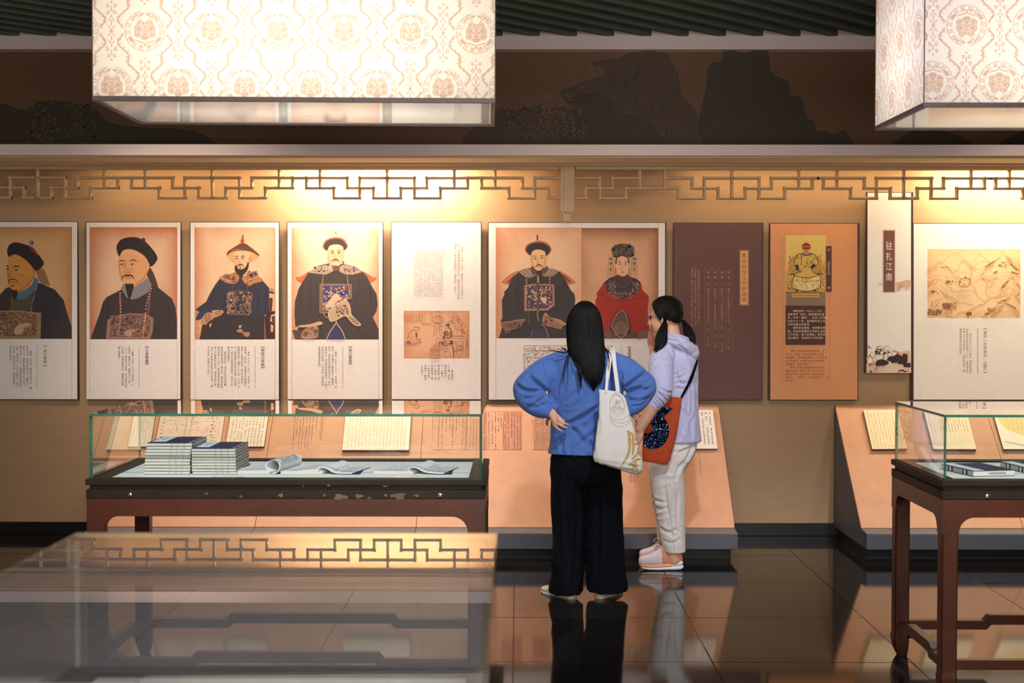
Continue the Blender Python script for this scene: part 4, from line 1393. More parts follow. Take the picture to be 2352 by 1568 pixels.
p.view(0, 0, 1); p.rect(670, 511, 670.5, 916, RULE); p.rect(869.6, 511, 870.1, 916, RULE)
L_ = letter(fn)
L_.vtext(T['p4t'], 804.5, 791, 8.6, 8.6, INKD); L_.rect(786.9, 795, 787.5, 892, INK)
L_.columns(T['p4'], 771.4, 795, 7.6, 5.3, 5.75, INK)
finish(root, p, L_)

# -- 5: text panel with line drawing
root, p, fn = panel('exhibit_panel', 'white text panel with a peach line drawing of a kneeling man at an audience', 'panel', 898, 509, 1106, 918, WHITE)
p.paper(927.5, 713.5, 1078.5, 823, rgb(232, 180, 142), rgb(214, 152, 112), seed=12)
p.view(920, 700, .08292)
LN, LD, LF2 = rgb(150, 96, 74), rgb(96, 64, 56), rgb(184, 122, 92)
for k in range(6): p.line([(95, 260 + k * 43), (600, 260 + k * 43)], 6, LF2)
for k in range(10): p.line([(90 + k * 56, 258), (90 + k * 56, 476)], 5, LF2)
for k in range(5):
    for q in range(5): p.ell(100 + q * 110 + (k % 2) * 50, 290 + k * 40, 10, 10, LN, 0, 6)
for x in (295, 525, 700, 830, 870, 1130, 1330, 1370): p.line([(x, 170), (x - (40 if x == 700 else 0), 520)], 6, LF2)
p.line([(620, 180), (600, 480), (660, 540), (930, 580)], 7, LF2); p.line([(570, 520), (840, 520)], 14, LN); p.line([(840, 500), (1330, 480)], 6, LF2); p.line([(1130, 580), (1260, 590)], 6, LF2)
# kneeling figure
p.poly([(100, 990), (200, 940), (240, 800), (330, 720), (400, 690), (460, 760), (520, 940), (570, 1030), (440, 1070), (330, 1090), (130, 1080)], rgb(224, 170, 132))
p.line([(195, 950), (240, 790), (330, 715), (430, 685)], 13, LD, 4); p.line([(360, 625), (420, 612), (490, 618), (530, 680)], 14, LD, 4); p.ell(430, 720, 34, 40, rgb(222, 168, 130)); p.line([(400, 690), (430, 740), (480, 690), (490, 620)], 8, LD, 3)
p.poly([(120, 1070), (180, 980), (250, 1000), (330, 1080)], rgb(150, 110, 96)); p.line([(130, 1085), (340, 1085), (440, 1060), (530, 1030), (580, 1040)], 10, LN, 3); p.line([(300, 800), (320, 960), (400, 1070)], 7, LN, 4); p.line([(430, 950), (560, 935)], 8, LN); p.poly([(415, 770), (465, 780), (460, 900), (420, 890)], rgb(130, 90, 80)); p.line([(520, 950), (545, 1010)], 22, LN); p.line([(450, 780), (450, 940), (420, 1030)], 8, LD, 3); p.line([(240, 870), (270, 960), (220, 1020)], 7, LN, 3)
# standing attendant
p.line([(985, 215), (1035, 185), (1085, 215)], 12, LD, 3); p.ell(1035, 255, 38, 52, rgb(226, 174, 136)); p.line([(1000, 240), (1010, 300), (1060, 300), (1075, 240)], 7, LN, 3)
p.line([(910, 330), (1000, 320), (1120, 325), (1190, 410), (1120, 500)], 9, LN, 3); p.line([(905, 330), (870, 430), (960, 500)], 9, LN, 3); p.curls(920, 340, 1150, 500, 26, 22, LN, 5, 4); p.line([(960, 515), (1110, 520)], 16, LD); p.line([(950, 530), (920, 780), (1150, 780), (1120, 540)], 8, LN, 0); p.line([(1090, 560), (1080, 720)], 12, LD); p.line([(1010, 560), (1000, 760)], 7, LN); p.line([(910, 800), (950, 820), (905, 880)], 9, LN, 3); p.line([(1090, 800), (1130, 880)], 12, LN)
# seated official and screen
p.poly([(1255, 545), (1310, 510), (1320, 495), (1360, 550), (1350, 590), (1270, 585)], rgb(110, 84, 78), 3); p.line([(1310, 620), (1360, 640), (1410, 720), (1425, 900)], 22, LD, 4); p.line([(1250, 590), (1260, 660), (1240, 740), (1200, 840), (1160, 910), (1200, 940), (1370, 950)], 9, LN, 4); p.blobs(1190, 730, 1400, 920, 44, 17, [LN, LD], 7); p.poly([(1150, 905), (1200, 860), (1250, 930), (1170, 940)], rgb(120, 88, 78))
p.line([(1440, 215), (1480, 195), (1520, 260), (1620, 340), (1700, 480), (1800, 580), (1860, 680), (1880, 860)], 9, LN, 4); p.line([(1470, 240), (1440, 360), (1370, 490)], 8, LN, 3); p.curls(1400, 300, 1640, 520, 34, 26, LN, 6, 8); p.curls(1480, 520, 1700, 800, 34, 26, LF2, 6, 11); p.curls(1660, 680, 1780, 860, 26, 18, LN, 6, 12); p.line([(1440, 860), (1760, 870)], 20, LN); p.line([(1440, 920), (1760, 930)], 10, LN)
for x in (1560, 1700, 1800, 1860): p.line([(x, 180), (x + 60, 420)], 5, LF2)
for x in (1790, 1830, 1850, 1870): p.line([(x, 700), (x + 10, 1450)], 6, LF2)
p.line([(1835, 960), (1825, 1170)], 13, LD); p.line([(1870, 900), (1875, 1180)], 9, LN)
p.line([(980, 1160), (985, 960), (1030, 920), (1150, 940)], 10, LN, 3); p.line([(1025, 1150), (1030, 1000), (1300, 980), (1740, 1030)], 8, LN, 0); p.blobs(1050, 1020, 1260, 1160, 30, 18, [LN, rgb(130, 88, 74)], 9); p.line([(1050, 1190), (1330, 1210)], 10, LN); p.line([(1080, 1240), (1290, 1290), (1200, 1320)], 14, LN, 3)
p.poly([(1350, 1010), (1400, 985), (1480, 1010), (1440, 1030), (1470, 1090), (1350, 1090), (1380, 1030)], rgb(110, 78, 68), 2); p.line([(1400, 1120), (1450, 1180), (1480, 1480)], 22, LD, 3); p.curls(1280, 1030, 1380, 1160, 16, 26, LN, 6, 14); p.curls(1480, 1030, 1730, 1300, 44, 28, LN, 6, 15); p.line([(1280, 1200), (1380, 1330), (1380, 1480)], 9, LN, 3); p.line([(1560, 1180), (1560, 1350), (1620, 1470)], 9, LN, 3); p.line([(1230, 1380), (1280, 1470)], 7, LN); p.line([(1640, 1460), (1680, 1350), (1740, 1370)], 9, LN, 3); p.line([(1720, 1040), (1730, 1320)], 9, LN)
# censer
p.poly([(830, 1250), (870, 1180), (945, 1140), (1030, 1190), (1060, 1250)], rgb(206, 152, 116), 3, LN, 8); p.ell(945, 1118, 18, 22, LN)
p.poly([(815, 1290), (825, 1240), (1060, 1240), (1080, 1290), (1070, 1480), (810, 1480)], rgb(214, 160, 124), 0, LN, 7)
for y, h in ((1262, 26), (1310, 10), (1380, 24), (1450, 12)): p.line([(815, y), (940, y + 12), (1075, y)], h, rgb(160, 108, 84), 4)
p.view(0, 0, 1)
L_ = letter(fn)
L_.columns(T['p5a'], 1061.3, 555.5, 7.8, 5.2, 5.75, rgb(128, 90, 70))
L_.columns(T['p5b'], 1038.6, 837, 7.7, 5.4, 5.9, INK)
for i in range(16): L_.scribble(952.5 + i * 4.5, 571.5, 681 if i < 15 else 594, 3.0, rgb(166, 148, 138), 100 + i)
for i in range(4): L_.scribble(952.5 + i * 6, 561, 563, 2.2, rgb(190, 172, 160), 140 + i, gap=0)
L_.scribble(957, 683, 685, 2.4, rgb(190, 172, 160), 150, gap=0)
finish(root, p, L_)

# -- 6: double portrait
root, p, fn = panel('exhibit_panel', 'wide panel pairing portraits of a dark-robed man and a woman in red', 'panel', 1121, 510, 1529, 919, WHITE)
p.paper(1139.5, 522.5, 1335.8, 776.8, rgb(236, 194, 158), rgb(206, 138, 100), seed=14, corner=(1, .5, .6, .7))
p.paper(1336.4, 523.5, 1511.8, 777, rgb(222, 172, 132), rgb(146, 92, 60), seed=15, corner=(.5, 1, 1, .6))
p.rect(1335.8, 512, 1336.4, 777, rgb(150, 100, 76))
p.view(1120, 520, .17214)
for q in ([(185, 745), (290, 650), (400, 590), (430, 620), (280, 782)], [(1170, 745), (1100, 680), (970, 595), (950, 620), (1095, 780)]): p.poly(q, rgb(206, 128, 80), 0, rgb(120, 60, 44), 5)
for q in ([(250, 745), (350, 650), (390, 640), (300, 760)], [(1120, 740), (1030, 650), (990, 640), (1080, 750)]): p.poly(q, rgb(140, 70, 52))
p.poly([(150, 1490), (185, 1370), (200, 1300), (175, 1290), (180, 1240), (195, 1230), (190, 980), (225, 900), (220, 870), (270, 820), (330, 690), (420, 600), (560, 555), (800, 555), (960, 600), (1030, 690), (1110, 850), (1160, 900), (1170, 980), (1160, 1060), (1255, 1200), (1255, 1490)], rgb(64, 58, 58), 0)
p.poly([(405, 600), (470, 570), (560, 550), (600, 600), (670, 640), (560, 690), (470, 650)], rgb(150, 124, 112)); p.poly([(960, 595), (880, 565), (790, 550), (720, 640), (760, 670), (870, 660)], rgb(150, 124, 112))
for q in ((430, 600, 520, 680), (470, 580, 560, 660), (520, 570, 590, 640), (840, 570, 780, 650), (890, 580, 820, 660), (930, 600, 870, 660)): p.line([q[:2], q[2:]], 9, rgb(196, 166, 148))
p.poly([(565, 560), (600, 520), (640, 580), (660, 640), (600, 640)], rgb(104, 78, 72)); p.poly([(790, 520), (810, 560), (770, 620), (720, 640), (720, 590), (760, 550)], rgb(104, 78, 72))
p.poly([(505, 330), (500, 280), (540, 230), (640, 195), (700, 190), (800, 220), (850, 290), (840, 340), (780, 380), (570, 380)], rgb(196, 102, 72), 3)
p.poly([(575, 380), (580, 480), (610, 540), (660, 588), (700, 588), (740, 550), (770, 490), (778, 400), (760, 330), (700, 305), (610, 315)], rgb(238, 188, 140), 4)
p.poly([(575, 380), (580, 480), (610, 540), (640, 575), (612, 500), (598, 430), (595, 370)], rgb(220, 162, 114), 3); p.poly([(778, 400), (770, 490), (740, 550), (710, 582), (742, 500), (754, 430), (758, 370)], rgb(222, 166, 118), 3)
for q in ([(300, 760), (260, 900), (260, 1100)], [(400, 700), (390, 900), (420, 1180)], [(1000, 720), (1060, 880), (1080, 1050)], [(930, 760), (960, 900), (930, 1040)], [(300, 1420), (330, 1460), (320, 1490)], [(900, 1390), (960, 1440), (980, 1488)]): p.line(q, 9, rgb(52, 47, 48), 4, taper=True)
p.poly([(562, 410), (570, 470), (585, 490), (582, 410)], rgb(226, 170, 122)); p.poly([(780, 400), (788, 440), (770, 480)], rgb(226, 170, 122))
p.poly([(570, 388), (525, 340), (515, 290), (560, 240), (650, 215), (740, 220), (820, 270), (832, 330), (780, 395), (770, 345), (720, 312), (640, 308), (590, 340)], rgb(56, 48, 48), 3)
p.poly([(655, 185), (652, 120), (662, 105), (672, 120), (674, 185)], rgb(84, 80, 66))
eyes(p, [(632, 430, 595, 405, 625, 392, 655, 402), (722, 420, 696, 396, 722, 388, 750, 394)], rgb(90, 58, 42), 42, 4)
p.line([(680, 420), (655, 485), (670, 495), (700, 488)], 5, rgb(190, 124, 84), 3); p.line([(640, 555), (648, 525), (685, 508), (720, 522), (728, 548)], 14, rgb(66, 44, 38), 4, taper=True); p.line([(660, 536), (686, 530), (712, 536)], 7, rgb(176, 84, 62), 3); p.poly([(655, 595), (712, 590), (705, 650), (665, 650)], rgb(66, 50, 44), 3)
badge(p, [(490, 785), (600, 765), (780, 765), (888, 775), (895, 1050), (800, 1120), (490, 1128)], rgb(174, 130, 106), rgb(74, 72, 92), [rgb(196, 128, 92), rgb(208, 170, 144), rgb(70, 70, 96)], 17, 40, 17)
p.poly([(700, 960), (730, 945), (780, 955), (785, 1000), (770, 1030), (735, 1005)], rgb(222, 188, 154), 3); p.line([(712, 950), (716, 900), (735, 865)], 11, rgb(222, 188, 154), 3); p.poly([(630, 970), (660, 935), (672, 950), (650, 985)], rgb(222, 190, 158)); p.poly([(590, 875), (650, 870), (660, 920), (630, 890)], rgb(206, 166, 136), 3)
p.poly([(655, 650), (690, 640), (690, 1130), (660, 1130)], rgb(104, 76, 70)); p.line([(672, 660), (676, 750)], 20, rgb(196, 152, 134)); p.line([(675, 1120), (665, 1200), (690, 1260)], 14, rgb(180, 130, 108), 4)
p.poly([(770, 1150), (840, 1210), (950, 1250), (1050, 1300), (1000, 1330), (980, 1370), (900, 1350), (800, 1330), (740, 1290), (735, 1215)], rgb(176, 132, 102), 3); p.line([(768, 1150), (830, 1215), (960, 1250), (1050, 1310)], 16, rgb(196, 152, 124), 4); p.curls(760, 1200, 860, 1320, 16, 24, rgb(110, 80, 70), 7, 3); p.poly([(800, 1290), (880, 1270), (985, 1310), (980, 1360), (880, 1350)], rgb(150, 114, 86), 3)
p.poly([(180, 1290), (300, 1270), (380, 1240), (510, 1235), (480, 1280), (440, 1340), (360, 1370), (250, 1400), (190, 1330)], rgb(132, 98, 84), 3); p.line([(180, 1285), (330, 1265), (490, 1240)], 14, rgb(170, 124, 104), 4); p.curls(260, 1280, 440, 1360, 18, 22, rgb(90, 66, 62), 7, 6); p.blobs(230, 1380, 300, 1420, 8, 13, [rgb(150, 110, 90)], 4)
p.poly([(565, 1488), (600, 1380), (760, 1360), (815, 1488)], rgb(70, 64, 78)); p.line([(570, 1480), (600, 1390)], 8, rgb(150, 124, 112)); p.line([(720, 1300), (780, 1370), (815, 1480)], 11, rgb(160, 122, 106), 4); beads(p, [(545, 1110), (545, 1220), (560, 1310)], rgb(140, 116, 104), 5)
beads(p, [(520, 640), (520, 780), (525, 900)], rgb(190, 158, 136), 9); beads(p, [(830, 650), (830, 780), (850, 900)], rgb(186, 152, 130), 11)
# woman in red
p.view(1330, 520, .17213)
p.poly([(300, 1494), (260, 1300), (215, 1000), (240, 940), (235, 890), (330, 750), (400, 690), (580, 660), (760, 690), (820, 740), (850, 850), (930, 930), (930, 1000), (915, 1110), (930, 1320), (960, 1494)], rgb(166, 48, 36), 0)
p.line([(250, 900), (400, 950), (560, 1010), (560, 1090)], 8, rgb(120, 34, 30), 4); p.line([(930, 950), (760, 960), (570, 1010)], 8, rgb(120, 34, 30), 4)
p.poly([(320, 1494), (330, 1400), (440, 1380), (560, 1330), (690, 1400), (780, 1410), (900, 1350), (965, 1494)], rgb(100, 70, 62))
for k in range(9):
    yy = 1395 + k * 12
    p.line([(330 + k * 4, yy + 20), (380, yy), (440, yy + 22)], 5, rgb(146, 112, 98), 3); p.line([(790, yy + 26), (880, yy - 10), (940, yy + 14)], 5, rgb(146, 112, 98), 3)
p.poly([(415, 1370), (440, 1250), (500, 1140), (570, 1110), (640, 1160), (680, 1260), (690, 1390), (640, 1450), (570, 1494), (480, 1440)], rgb(72, 44, 42), 3)
p.poly([(440, 1350), (460, 1250), (510, 1160), (570, 1120), (620, 1160), (650, 1260), (658, 1360), (560, 1490)], rgb(104, 76, 66), 3, rgb(186, 146, 122), 9)
for k in range(6): p.line([(470, 1330 + k * 28), (560, 1262 + k * 30), (640, 1330 + k * 28)], 8, rgb(170, 134, 112), 2)
p.poly([(340, 740), (400, 690), (500, 650), (640, 650), (770, 705), (815, 745), (790, 890), (700, 910), (570, 980), (490, 930), (380, 880)], rgb(62, 54, 54), 0)
p.curls(390, 730, 480, 890, 22, 15, rgb(168, 140, 124), 6, 21); p.curls(710, 730, 790, 890, 20, 15, rgb(168, 140, 124), 6, 22); p.curls(450, 870, 690, 960, 30, 18, rgb(160, 124, 110), 7, 23)
p.poly([(470, 690), (510, 645), (580, 680), (650, 640), (690, 700), (670, 760), (580, 810), (500, 780)], rgb(80, 54, 52), 3, rgb(130, 100, 90), 5)
p.poly([(490, 500), (495, 580), (530, 640), (585, 665), (630, 640), (660, 570), (668, 490), (640, 410), (580, 385), (515, 415)], rgb(232, 178, 140), 4)
p.line([(492, 500), (505, 420), (575, 385), (650, 420), (664, 490)], 16, rgb(60, 46, 42), 4)
p.poly([(470, 400), (440, 350), (432, 300), (470, 255), (530, 235), (580, 230), (640, 236), (700, 262), (732, 310), (735, 350), (700, 405), (650, 400), (580, 372), (510, 398)], rgb(70, 58, 52), 3)
p.blobs(450, 250, 730, 400, 140, 17, [rgb(72, 60, 54), rgb(112, 90, 74), rgb(58, 48, 44)], 25, lambda x, y: ((x - 590) / 155) ** 2 + ((y - 340) / 110) ** 2 < 1 and not (((x - 580) / 95) ** 2 + ((y - 480) / 110) ** 2 < 1))
p.curls(445, 235, 730, 385, 54, 20, rgb(146, 120, 98), 6, 27)
for sx in (-1, 1):
    x = 580 + sx * 157
    p.poly([(x - 32, 435), (x - 15, 415), (x + 20, 418), (x + 34, 440)], rgb(96, 92, 80))
    for q in (-40, -12, 14, 40): p.line([(x + q * .7, 440), (x + q, 640 + (q % 3) * 20)], 5, rgb(150, 110, 80))
    p.ell(x, 492, 17, 17, rgb(110, 92, 74)); p.ell(x, 575, 15, 15, rgb(120, 100, 80))
    beads(p, [(580 + sx * 88, 540), (580 + sx * 92, 640)], rgb(90, 56, 44), 6)
eyes(p, [(542, 505, 515, 478, 540, 468, 560, 476), (624, 503, 604, 476, 630, 466, 655, 478)], rgb(110, 68, 50), 38, 4)
p.line([(580, 500), (560, 560), (575, 572), (600, 565)], 5, rgb(186, 120, 90), 3); p.ell(580, 607, 20, 8, rgb(176, 84, 70))
p.view(0, 0, 1)
p.rect(1138.8, 512, 1139.4, 917, RULE); p.rect(1511.9, 512, 1512.5, 917, RULE)
# engraved plan partly behind the visitor
p.rect(1204, 793, 1205, 880, rgb(150, 116, 98)); p.rect(1204, 793, 1330, 794, rgb(150, 116, 98)); p.rect(1299, 780, 1299.5, 800, rgb(150, 116, 98))
p.blobs(1206, 795, 1328, 850, 260, 1.6, [rgb(176, 140, 120), rgb(196, 164, 144)], 31); p.curls(1206, 795, 1328, 870, 120, 2.2, rgb(150, 112, 96), .5, 32); p.blobs(1201, 800, 1207, 870, 24, 1.6, [rgb(150, 116, 98)], 33)
for x0, x1, y in ((1215, 1270, 804), (1240, 1268, 797), (1270, 1300, 802), (1206, 1320, 806), (1210, 1300, 820)): p.rect(x0, y, x1, y + .7, rgb(160, 122, 104))
L_ = letter(fn)
L_.vtext(T['p6t'], 1445.8, 791, 8.6, 8.6, INKD); L_.rect(1426.9, 793, 1427.5, 890, INK)
L_.columns(T['p6'], 1412.6, 793, 7.8, 5.4, 5.9, INK)
finish(root, p, L_)

# -- 7: brown table of offices
TAN = rgb(196, 150, 122)
root, p, fn = panel('exhibit_panel', 'dark brown text panel with a small gold title strip and ruled columns', 'panel', 1547, 511, 1751, 919, rgb(110, 76, 72))
L_ = letter(fn, .002)
L_.rect(1698.3, 573.2, 1720.3, 702, TAN); L_.rect(1699, 574, 1719.6, 701.2, rgb(110, 76, 72)); L_.rect(1700.2, 575.5, 1718.4, 699.7, rgb(232, 172, 110))
L_.vtext(T['p7t'], 1709.2, 580.5, 10.8, 12.65, rgb(110, 70, 44))
for x in (1619.7, 1634.9, 1650.5, 1666.1, 1681.7): L_.rect(x - .4, 614, x + .4, 812, rgb(150, 112, 98))
for (nm, span, yrs), x in zip(T['p7'], (1673.6, 1658.3, 1642.5, 1627.1)):
    L_.vtext(nm, x, 620.5, 6.8, 11, TAN); L_.vtext('○', x, 648.5, 6.4, 7.4, TAN)
    L_.vtext(span, x, 661.5, 6.6, 7.35, TAN)
    ye = 661.5 + len(span) * 7.35
    L_.vtext('○', x, ye + 11, 6.4, 7.4, TAN); L_.vtext(yrs, x, ye + 27, 6.6, 8.4, TAN)
L_.columns(T['p7b'], 1605, 613.6, 7.7, 5.6, 5.95, TAN)
finish(root, p, L_)

# -- 8: orange panel with a seated robed figure
root, p, fn = panel('exhibit_panel', 'orange panel with a small yellow picture of an enthroned robed figure', 'panel', 1768, 512, 1971, 919, rgb(226, 158, 108))
p.rect(1796.8, 541, 1797.4, 878, rgb(170, 100, 62)); p.rect(1905.8, 541, 1906.4, 878, rgb(170, 100, 62))
p.view(1790, 530, .17857)
p.paper(85, 60, 600, 960, rgb(230, 200, 110), rgb(240, 214, 130), seed=20, corner=(.6, 0, .3, 0))
p.rect(85, 775, 597, 962, rgb(150, 124, 98))
t_ = p.t
for j in range(7):
    for i in range(14): p.line([(92 + i * 35 + (j % 2) * 17, 800 + j * 25), (104 + i * 35 + (j % 2) * 17, 790 + j * 25), (116 + i * 35 + (j % 2) * 17, 800 + j * 25)], 4, rgb(96, 80, 72)); p.t = t_ + LAYER
p.t = t_ + 2 * LAYER
YB, YD, YL = rgb(222, 186, 92), rgb(150, 112, 60), rgb(240, 214, 140)
p.rect(88, 560, 598, 780, rgb(206, 166, 84)); p.blobs(95, 570, 590, 780, 60, 12, [YD, YL], 41)
p.poly([(160, 805), (515, 805), (515, 855), (160, 855)], rgb(214, 166, 84)); p.line([(170, 830), (505, 830)], 8, YD)
p.poly([(105, 520), (120, 420), (150, 350), (200, 320), (240, 305), (345, 290), (470, 310), (530, 350), (560, 430), (590, 480), (555, 570), (130, 570)], rgb(206, 158, 84), 3); p.curls(110, 320, 590, 560, 70, 16, rgb(170, 110, 62), 6, 42)
p.rect(135, 548, 200, 562, rgb(60, 48, 44)); p.rect(480, 548, 556, 562, rgb(60, 48, 44))
p.poly([(245, 300), (345, 285), (440, 298), (490, 370), (495, 430), (420, 490), (450, 545), (520, 580), (530, 700), (500, 745), (345, 778), (200, 745), (160, 720), (190, 580), (250, 510), (200, 440), (205, 370)], YB, 3, rgb(84, 70, 60), 9)
p.curls(220, 310, 480, 500, 44, 15, rgb(130, 100, 70), 5, 43); p.poly([(195, 590), (300, 610), (420, 605), (515, 580), (520, 690), (480, 740), (350, 765), (210, 735)], YL, 3); p.line([(195, 580), (300, 600), (400, 598), (500, 575)], 9, rgb(90, 74, 64), 3); p.line([(185, 635), (340, 655), (525, 635)], 6, YD, 3); p.curls(200, 600, 510, 740, 34, 14, YD, 5, 44)
p.poly([(200, 445), (245, 430), (258, 500), (218, 508)], rgb(62, 56, 66)); p.poly([(388, 470), (440, 418), (480, 452), (420, 488)], rgb(62, 56, 66))
p.poly([(255, 500), (345, 480), (400, 470), (390, 500), (350, 520), (280, 530)], rgb(220, 180, 110), 3); p.ell(372, 480, 12, 9, rgb(220, 160, 110)); p.ell(262, 520, 26, 20, YD)
p.line([(275, 300), (285, 380), (280, 450)], 9, rgb(84, 76, 80), 3); p.line([(290, 300), (345, 312), (420, 300)], 18, rgb(92, 80, 70), 3)
p.poly([(310, 225), (315, 270), (345, 300), (372, 275), (382, 225)], rgb(214, 146, 96), 3); p.poly([(290, 200), (300, 175), (345, 152), (390, 172), (405, 205), (390, 235), (305, 235)], rgb(150, 48, 36), 3); p.line([(292, 208), (345, 200), (404, 208)], 9, rgb(220, 170, 130), 3); p.line([(347, 150), (347, 125)], 5, rgb(150, 60, 40)); p.line([(330, 275), (347, 265), (364, 275)], 6, rgb(80, 50, 40), 3); p.ell(332, 244, 6, 3, rgb(70, 46, 36)); p.ell(362, 244, 6, 3, rgb(70, 46, 36))
p.poly([(200, 770), (222, 752), (250, 765), (225, 778)], rgb(66, 50, 46)); p.poly([(435, 765), (460, 750), (480, 770), (455, 780)], rgb(66, 50, 46))
p.rect(80, 961, 592, 1466, rgb(86, 52, 42)); p.rect(600, 195, 673, 783, rgb(92, 58, 48))
for yy in (243, 730):
    p.ell(637, yy, 17, 17, rgb(206, 156, 120)); p.ell(637, yy, 12, 12, rgb(92, 58, 48)); p.rect(625, yy - 3, 649, yy + 3, rgb(206, 156, 120)); p.rect(634, yy - 12, 640, yy + 12, rgb(206, 156, 120))
p.view(0, 0, 1)
L_ = letter(fn, .0085)
L_.vtext(T['p8t'], 1903.3, 597.5, 6.3, 6.3, rgb(226, 180, 146))
for i, t_ in enumerate(T['p8a']): L_.htext(t_, 1809, 714 + i * 7.72, 6.0, 6.22, rgb(240, 220, 200))
for i, t_ in enumerate(T['p8b']): L_.htext(t_, 1803.6, 805.6 + i * 7.6, 5.2, 5.6, rgb(150, 92, 62))
finish(root, p, L_)

# -- hanging title banner
root, p, fn = panel('title_banner', 'narrow white title banner with a brown label strip and ink-painted peonies at its foot', 'banner', 1991, 441, 2094, 857, rgb(240, 236, 226), .03, .05)
p.view(1900, 420, .3316)
p.poly([(350, 705), (375, 695), (400, 703), (470, 690), (520, 680), (545, 672), (577, 675), (577, 720), (520, 728), (500, 750), (470, 752), (480, 725), (420, 712)], rgb(222, 180, 162), 3); p.curls(480, 680, 570, 740, 16, 14, rgb(190, 140, 124), 2, 51)
p.rect(382, 322, 474, 762, rgb(180, 140, 100)); p.rect(384, 324, 472, 760, rgb(240, 232, 218)); p.rect(388.5, 329, 467.5, 756, rgb(124, 80, 72))
p.view(1985, 780, .05739)
PK, BK = rgb(220, 180, 156), rgb(62, 44, 42)
p.poly([(90, 925), (250, 930), (430, 960), (600, 1020), (850, 1030), (1100, 980), (1400, 900), (1300, 560), (1100, 440), (1150, 420), (1400, 480), (1840, 430), (1845, 1330), (90, 1330)], rgb(226, 190, 168)); p.poly([(700, 1050), (1350, 930), (1560, 1000), (1500, 1250), (1100, 1310), (640, 1300)], rgb(226, 200, 180), 3)
p.curls(100, 940, 760, 1310, 40, 60, rgb(170, 116, 96), 11, 52); p.poly([(100, 720), (230, 590), (250, 640), (160, 760), (100, 840)], rgb(206, 160, 138), 3); p.poly([(140, 210), (320, 350), (250, 350), (140, 330)], rgb(190, 140, 120)); p.poly([(1090, 410), (1250, 430), (1450, 550), (1200, 480)], rgb(206, 150, 126), 3)
FW = rgb(236, 226, 208)
for q in ([(240, 540), (330, 490), (430, 540), (420, 660), (340, 730), (270, 670)], [(345, 730), (470, 700), (520, 800), (470, 910), (370, 880)], [(470, 770), (560, 600), (720, 590), (780, 660), (740, 760), (640, 800)], [(740, 780), (790, 620), (930, 540), (950, 720), (890, 800)], [(450, 480), (480, 360), (620, 250), (780, 280), (800, 420), (640, 470)], [(800, 440), (860, 300), (960, 240), (1030, 360), (940, 460)]): p.poly(q, FW, 4, rgb(120, 84, 72), 8)
p.line([(240, 540), (235, 620), (330, 735), (420, 650)], 24, BK, 4, taper=True); p.line([(345, 740), (350, 850), (420, 910), (500, 890)], 22, BK, 4, taper=True); p.line([(690, 580), (780, 640), (770, 740), (650, 800)], 24, BK, 4, taper=True); p.line([(850, 450), (930, 420), (950, 560), (950, 720), (890, 800)], 20, BK, 4, taper=True); p.line([(1080, 490), (1110, 560), (1105, 680)], 18, BK, 3); p.line([(490, 325), (560, 275), (640, 265)], 22, BK, 3)
p.blobs(470, 350, 820, 470, 34, 24, [BK], 53); p.blobs(440, 440, 640, 600, 26, 28, [BK, rgb(96, 66, 58)], 54); p.poly([(740, 590), (780, 490), (900, 510), (870, 560), (800, 600)], rgb(120, 72, 58), 3); p.poly([(950, 540), (960, 460), (1050, 490), (1000, 530)], rgb(120, 72, 58), 3); p.line([(860, 235), (885, 285)], 22, rgb(120, 76, 64))
p.poly([(470, 1040), (490, 850), (700, 780), (880, 830), (1000, 930), (820, 1030), (640, 1040)], BK, 3); p.poly([(900, 830), (970, 700), (1050, 640), (1110, 670), (1290, 590), (1330, 520), (1360, 570), (1530, 670), (1540, 570), (1640, 555), (1730, 580), (1740, 820), (1700, 930), (1860, 920), (1860, 1110), (1580, 1090), (1560, 990), (1360, 970), (1340, 920), (1100, 940), (1040, 870)], BK, 0)
p.line([(1340, 1320), (1410, 1240), (1560, 1230), (1640, 1280), (1780, 1230)], 60, BK, 4, taper=True); p.poly([(220, 1280), (300, 1240), (310, 1300), (240, 1320)], BK, 3)
p.view(0, 0, 1)
for ch, yy in zip(T['bn'], (565, 588.7, 612.4, 636.2)):
    L_ = letter(fn, .006); L_.glyph(ch, 2042, yy, 19.5, rgb(246, 238, 224), False, .82); L_.build('written_character', M['print'], root)
finish(root, p)

# -- 9: map panel
root, p, fn = panel('exhibit_panel', 'cream panel with an engraved mountain map beside the white title banner', 'panel', 2097, 512, 2378, 919, rgb(240, 234, 222))
p.paper(2130.4, 571.8, 2343.6, 730, rgb(240, 208, 160), rgb(232, 188, 134), seed=22)
p.view(2110, 560, .1148)
ML, MD, MK = rgb(206, 148, 96), rgb(170, 112, 76), rgb(96, 66, 58)
def CL(q): return [(max(184, min(2030, x)), max(108, min(1478, y))) for x, y in q]
def mount(outline, seed, c=ML, dens=16, wd=4.2):
    outline = CL(outline); dens = int(dens * .75)
    p.line(outline, wd, c, 4)
    r = random.Random(seed)
    q = cr(outline, 6, closed=False)
    for _ in range(dens):
        x, y = q[r.randrange(len(q))]
        sg = 1 if x > np.mean([a for a, b in outline]) else -1
        y += r.uniform(10, 90); x += sg * r.uniform(0, 60)
        p.line(CL([(x, y), (x + sg * r.uniform(20, 50), y + r.uniform(20, 55)), (x + sg * r.uniform(60, 120), y + r.uniform(60, 120))]), wd * .62, c, 3)
mount([(470, 330), (560, 280), (600, 220), (660, 195), (740, 250), (800, 235), (950, 310), (1010, 390)], 1, ML, 22)
mount([(800, 500), (850, 380), (920, 310), (1000, 410)], 2, ML, 18); mount([(1100, 310), (1190, 240), (1260, 225), (1360, 300), (1400, 320)], 3, ML, 18); mount([(1110, 440), (1200, 370), (1320, 350), (1400, 380)], 4, ML, 14)
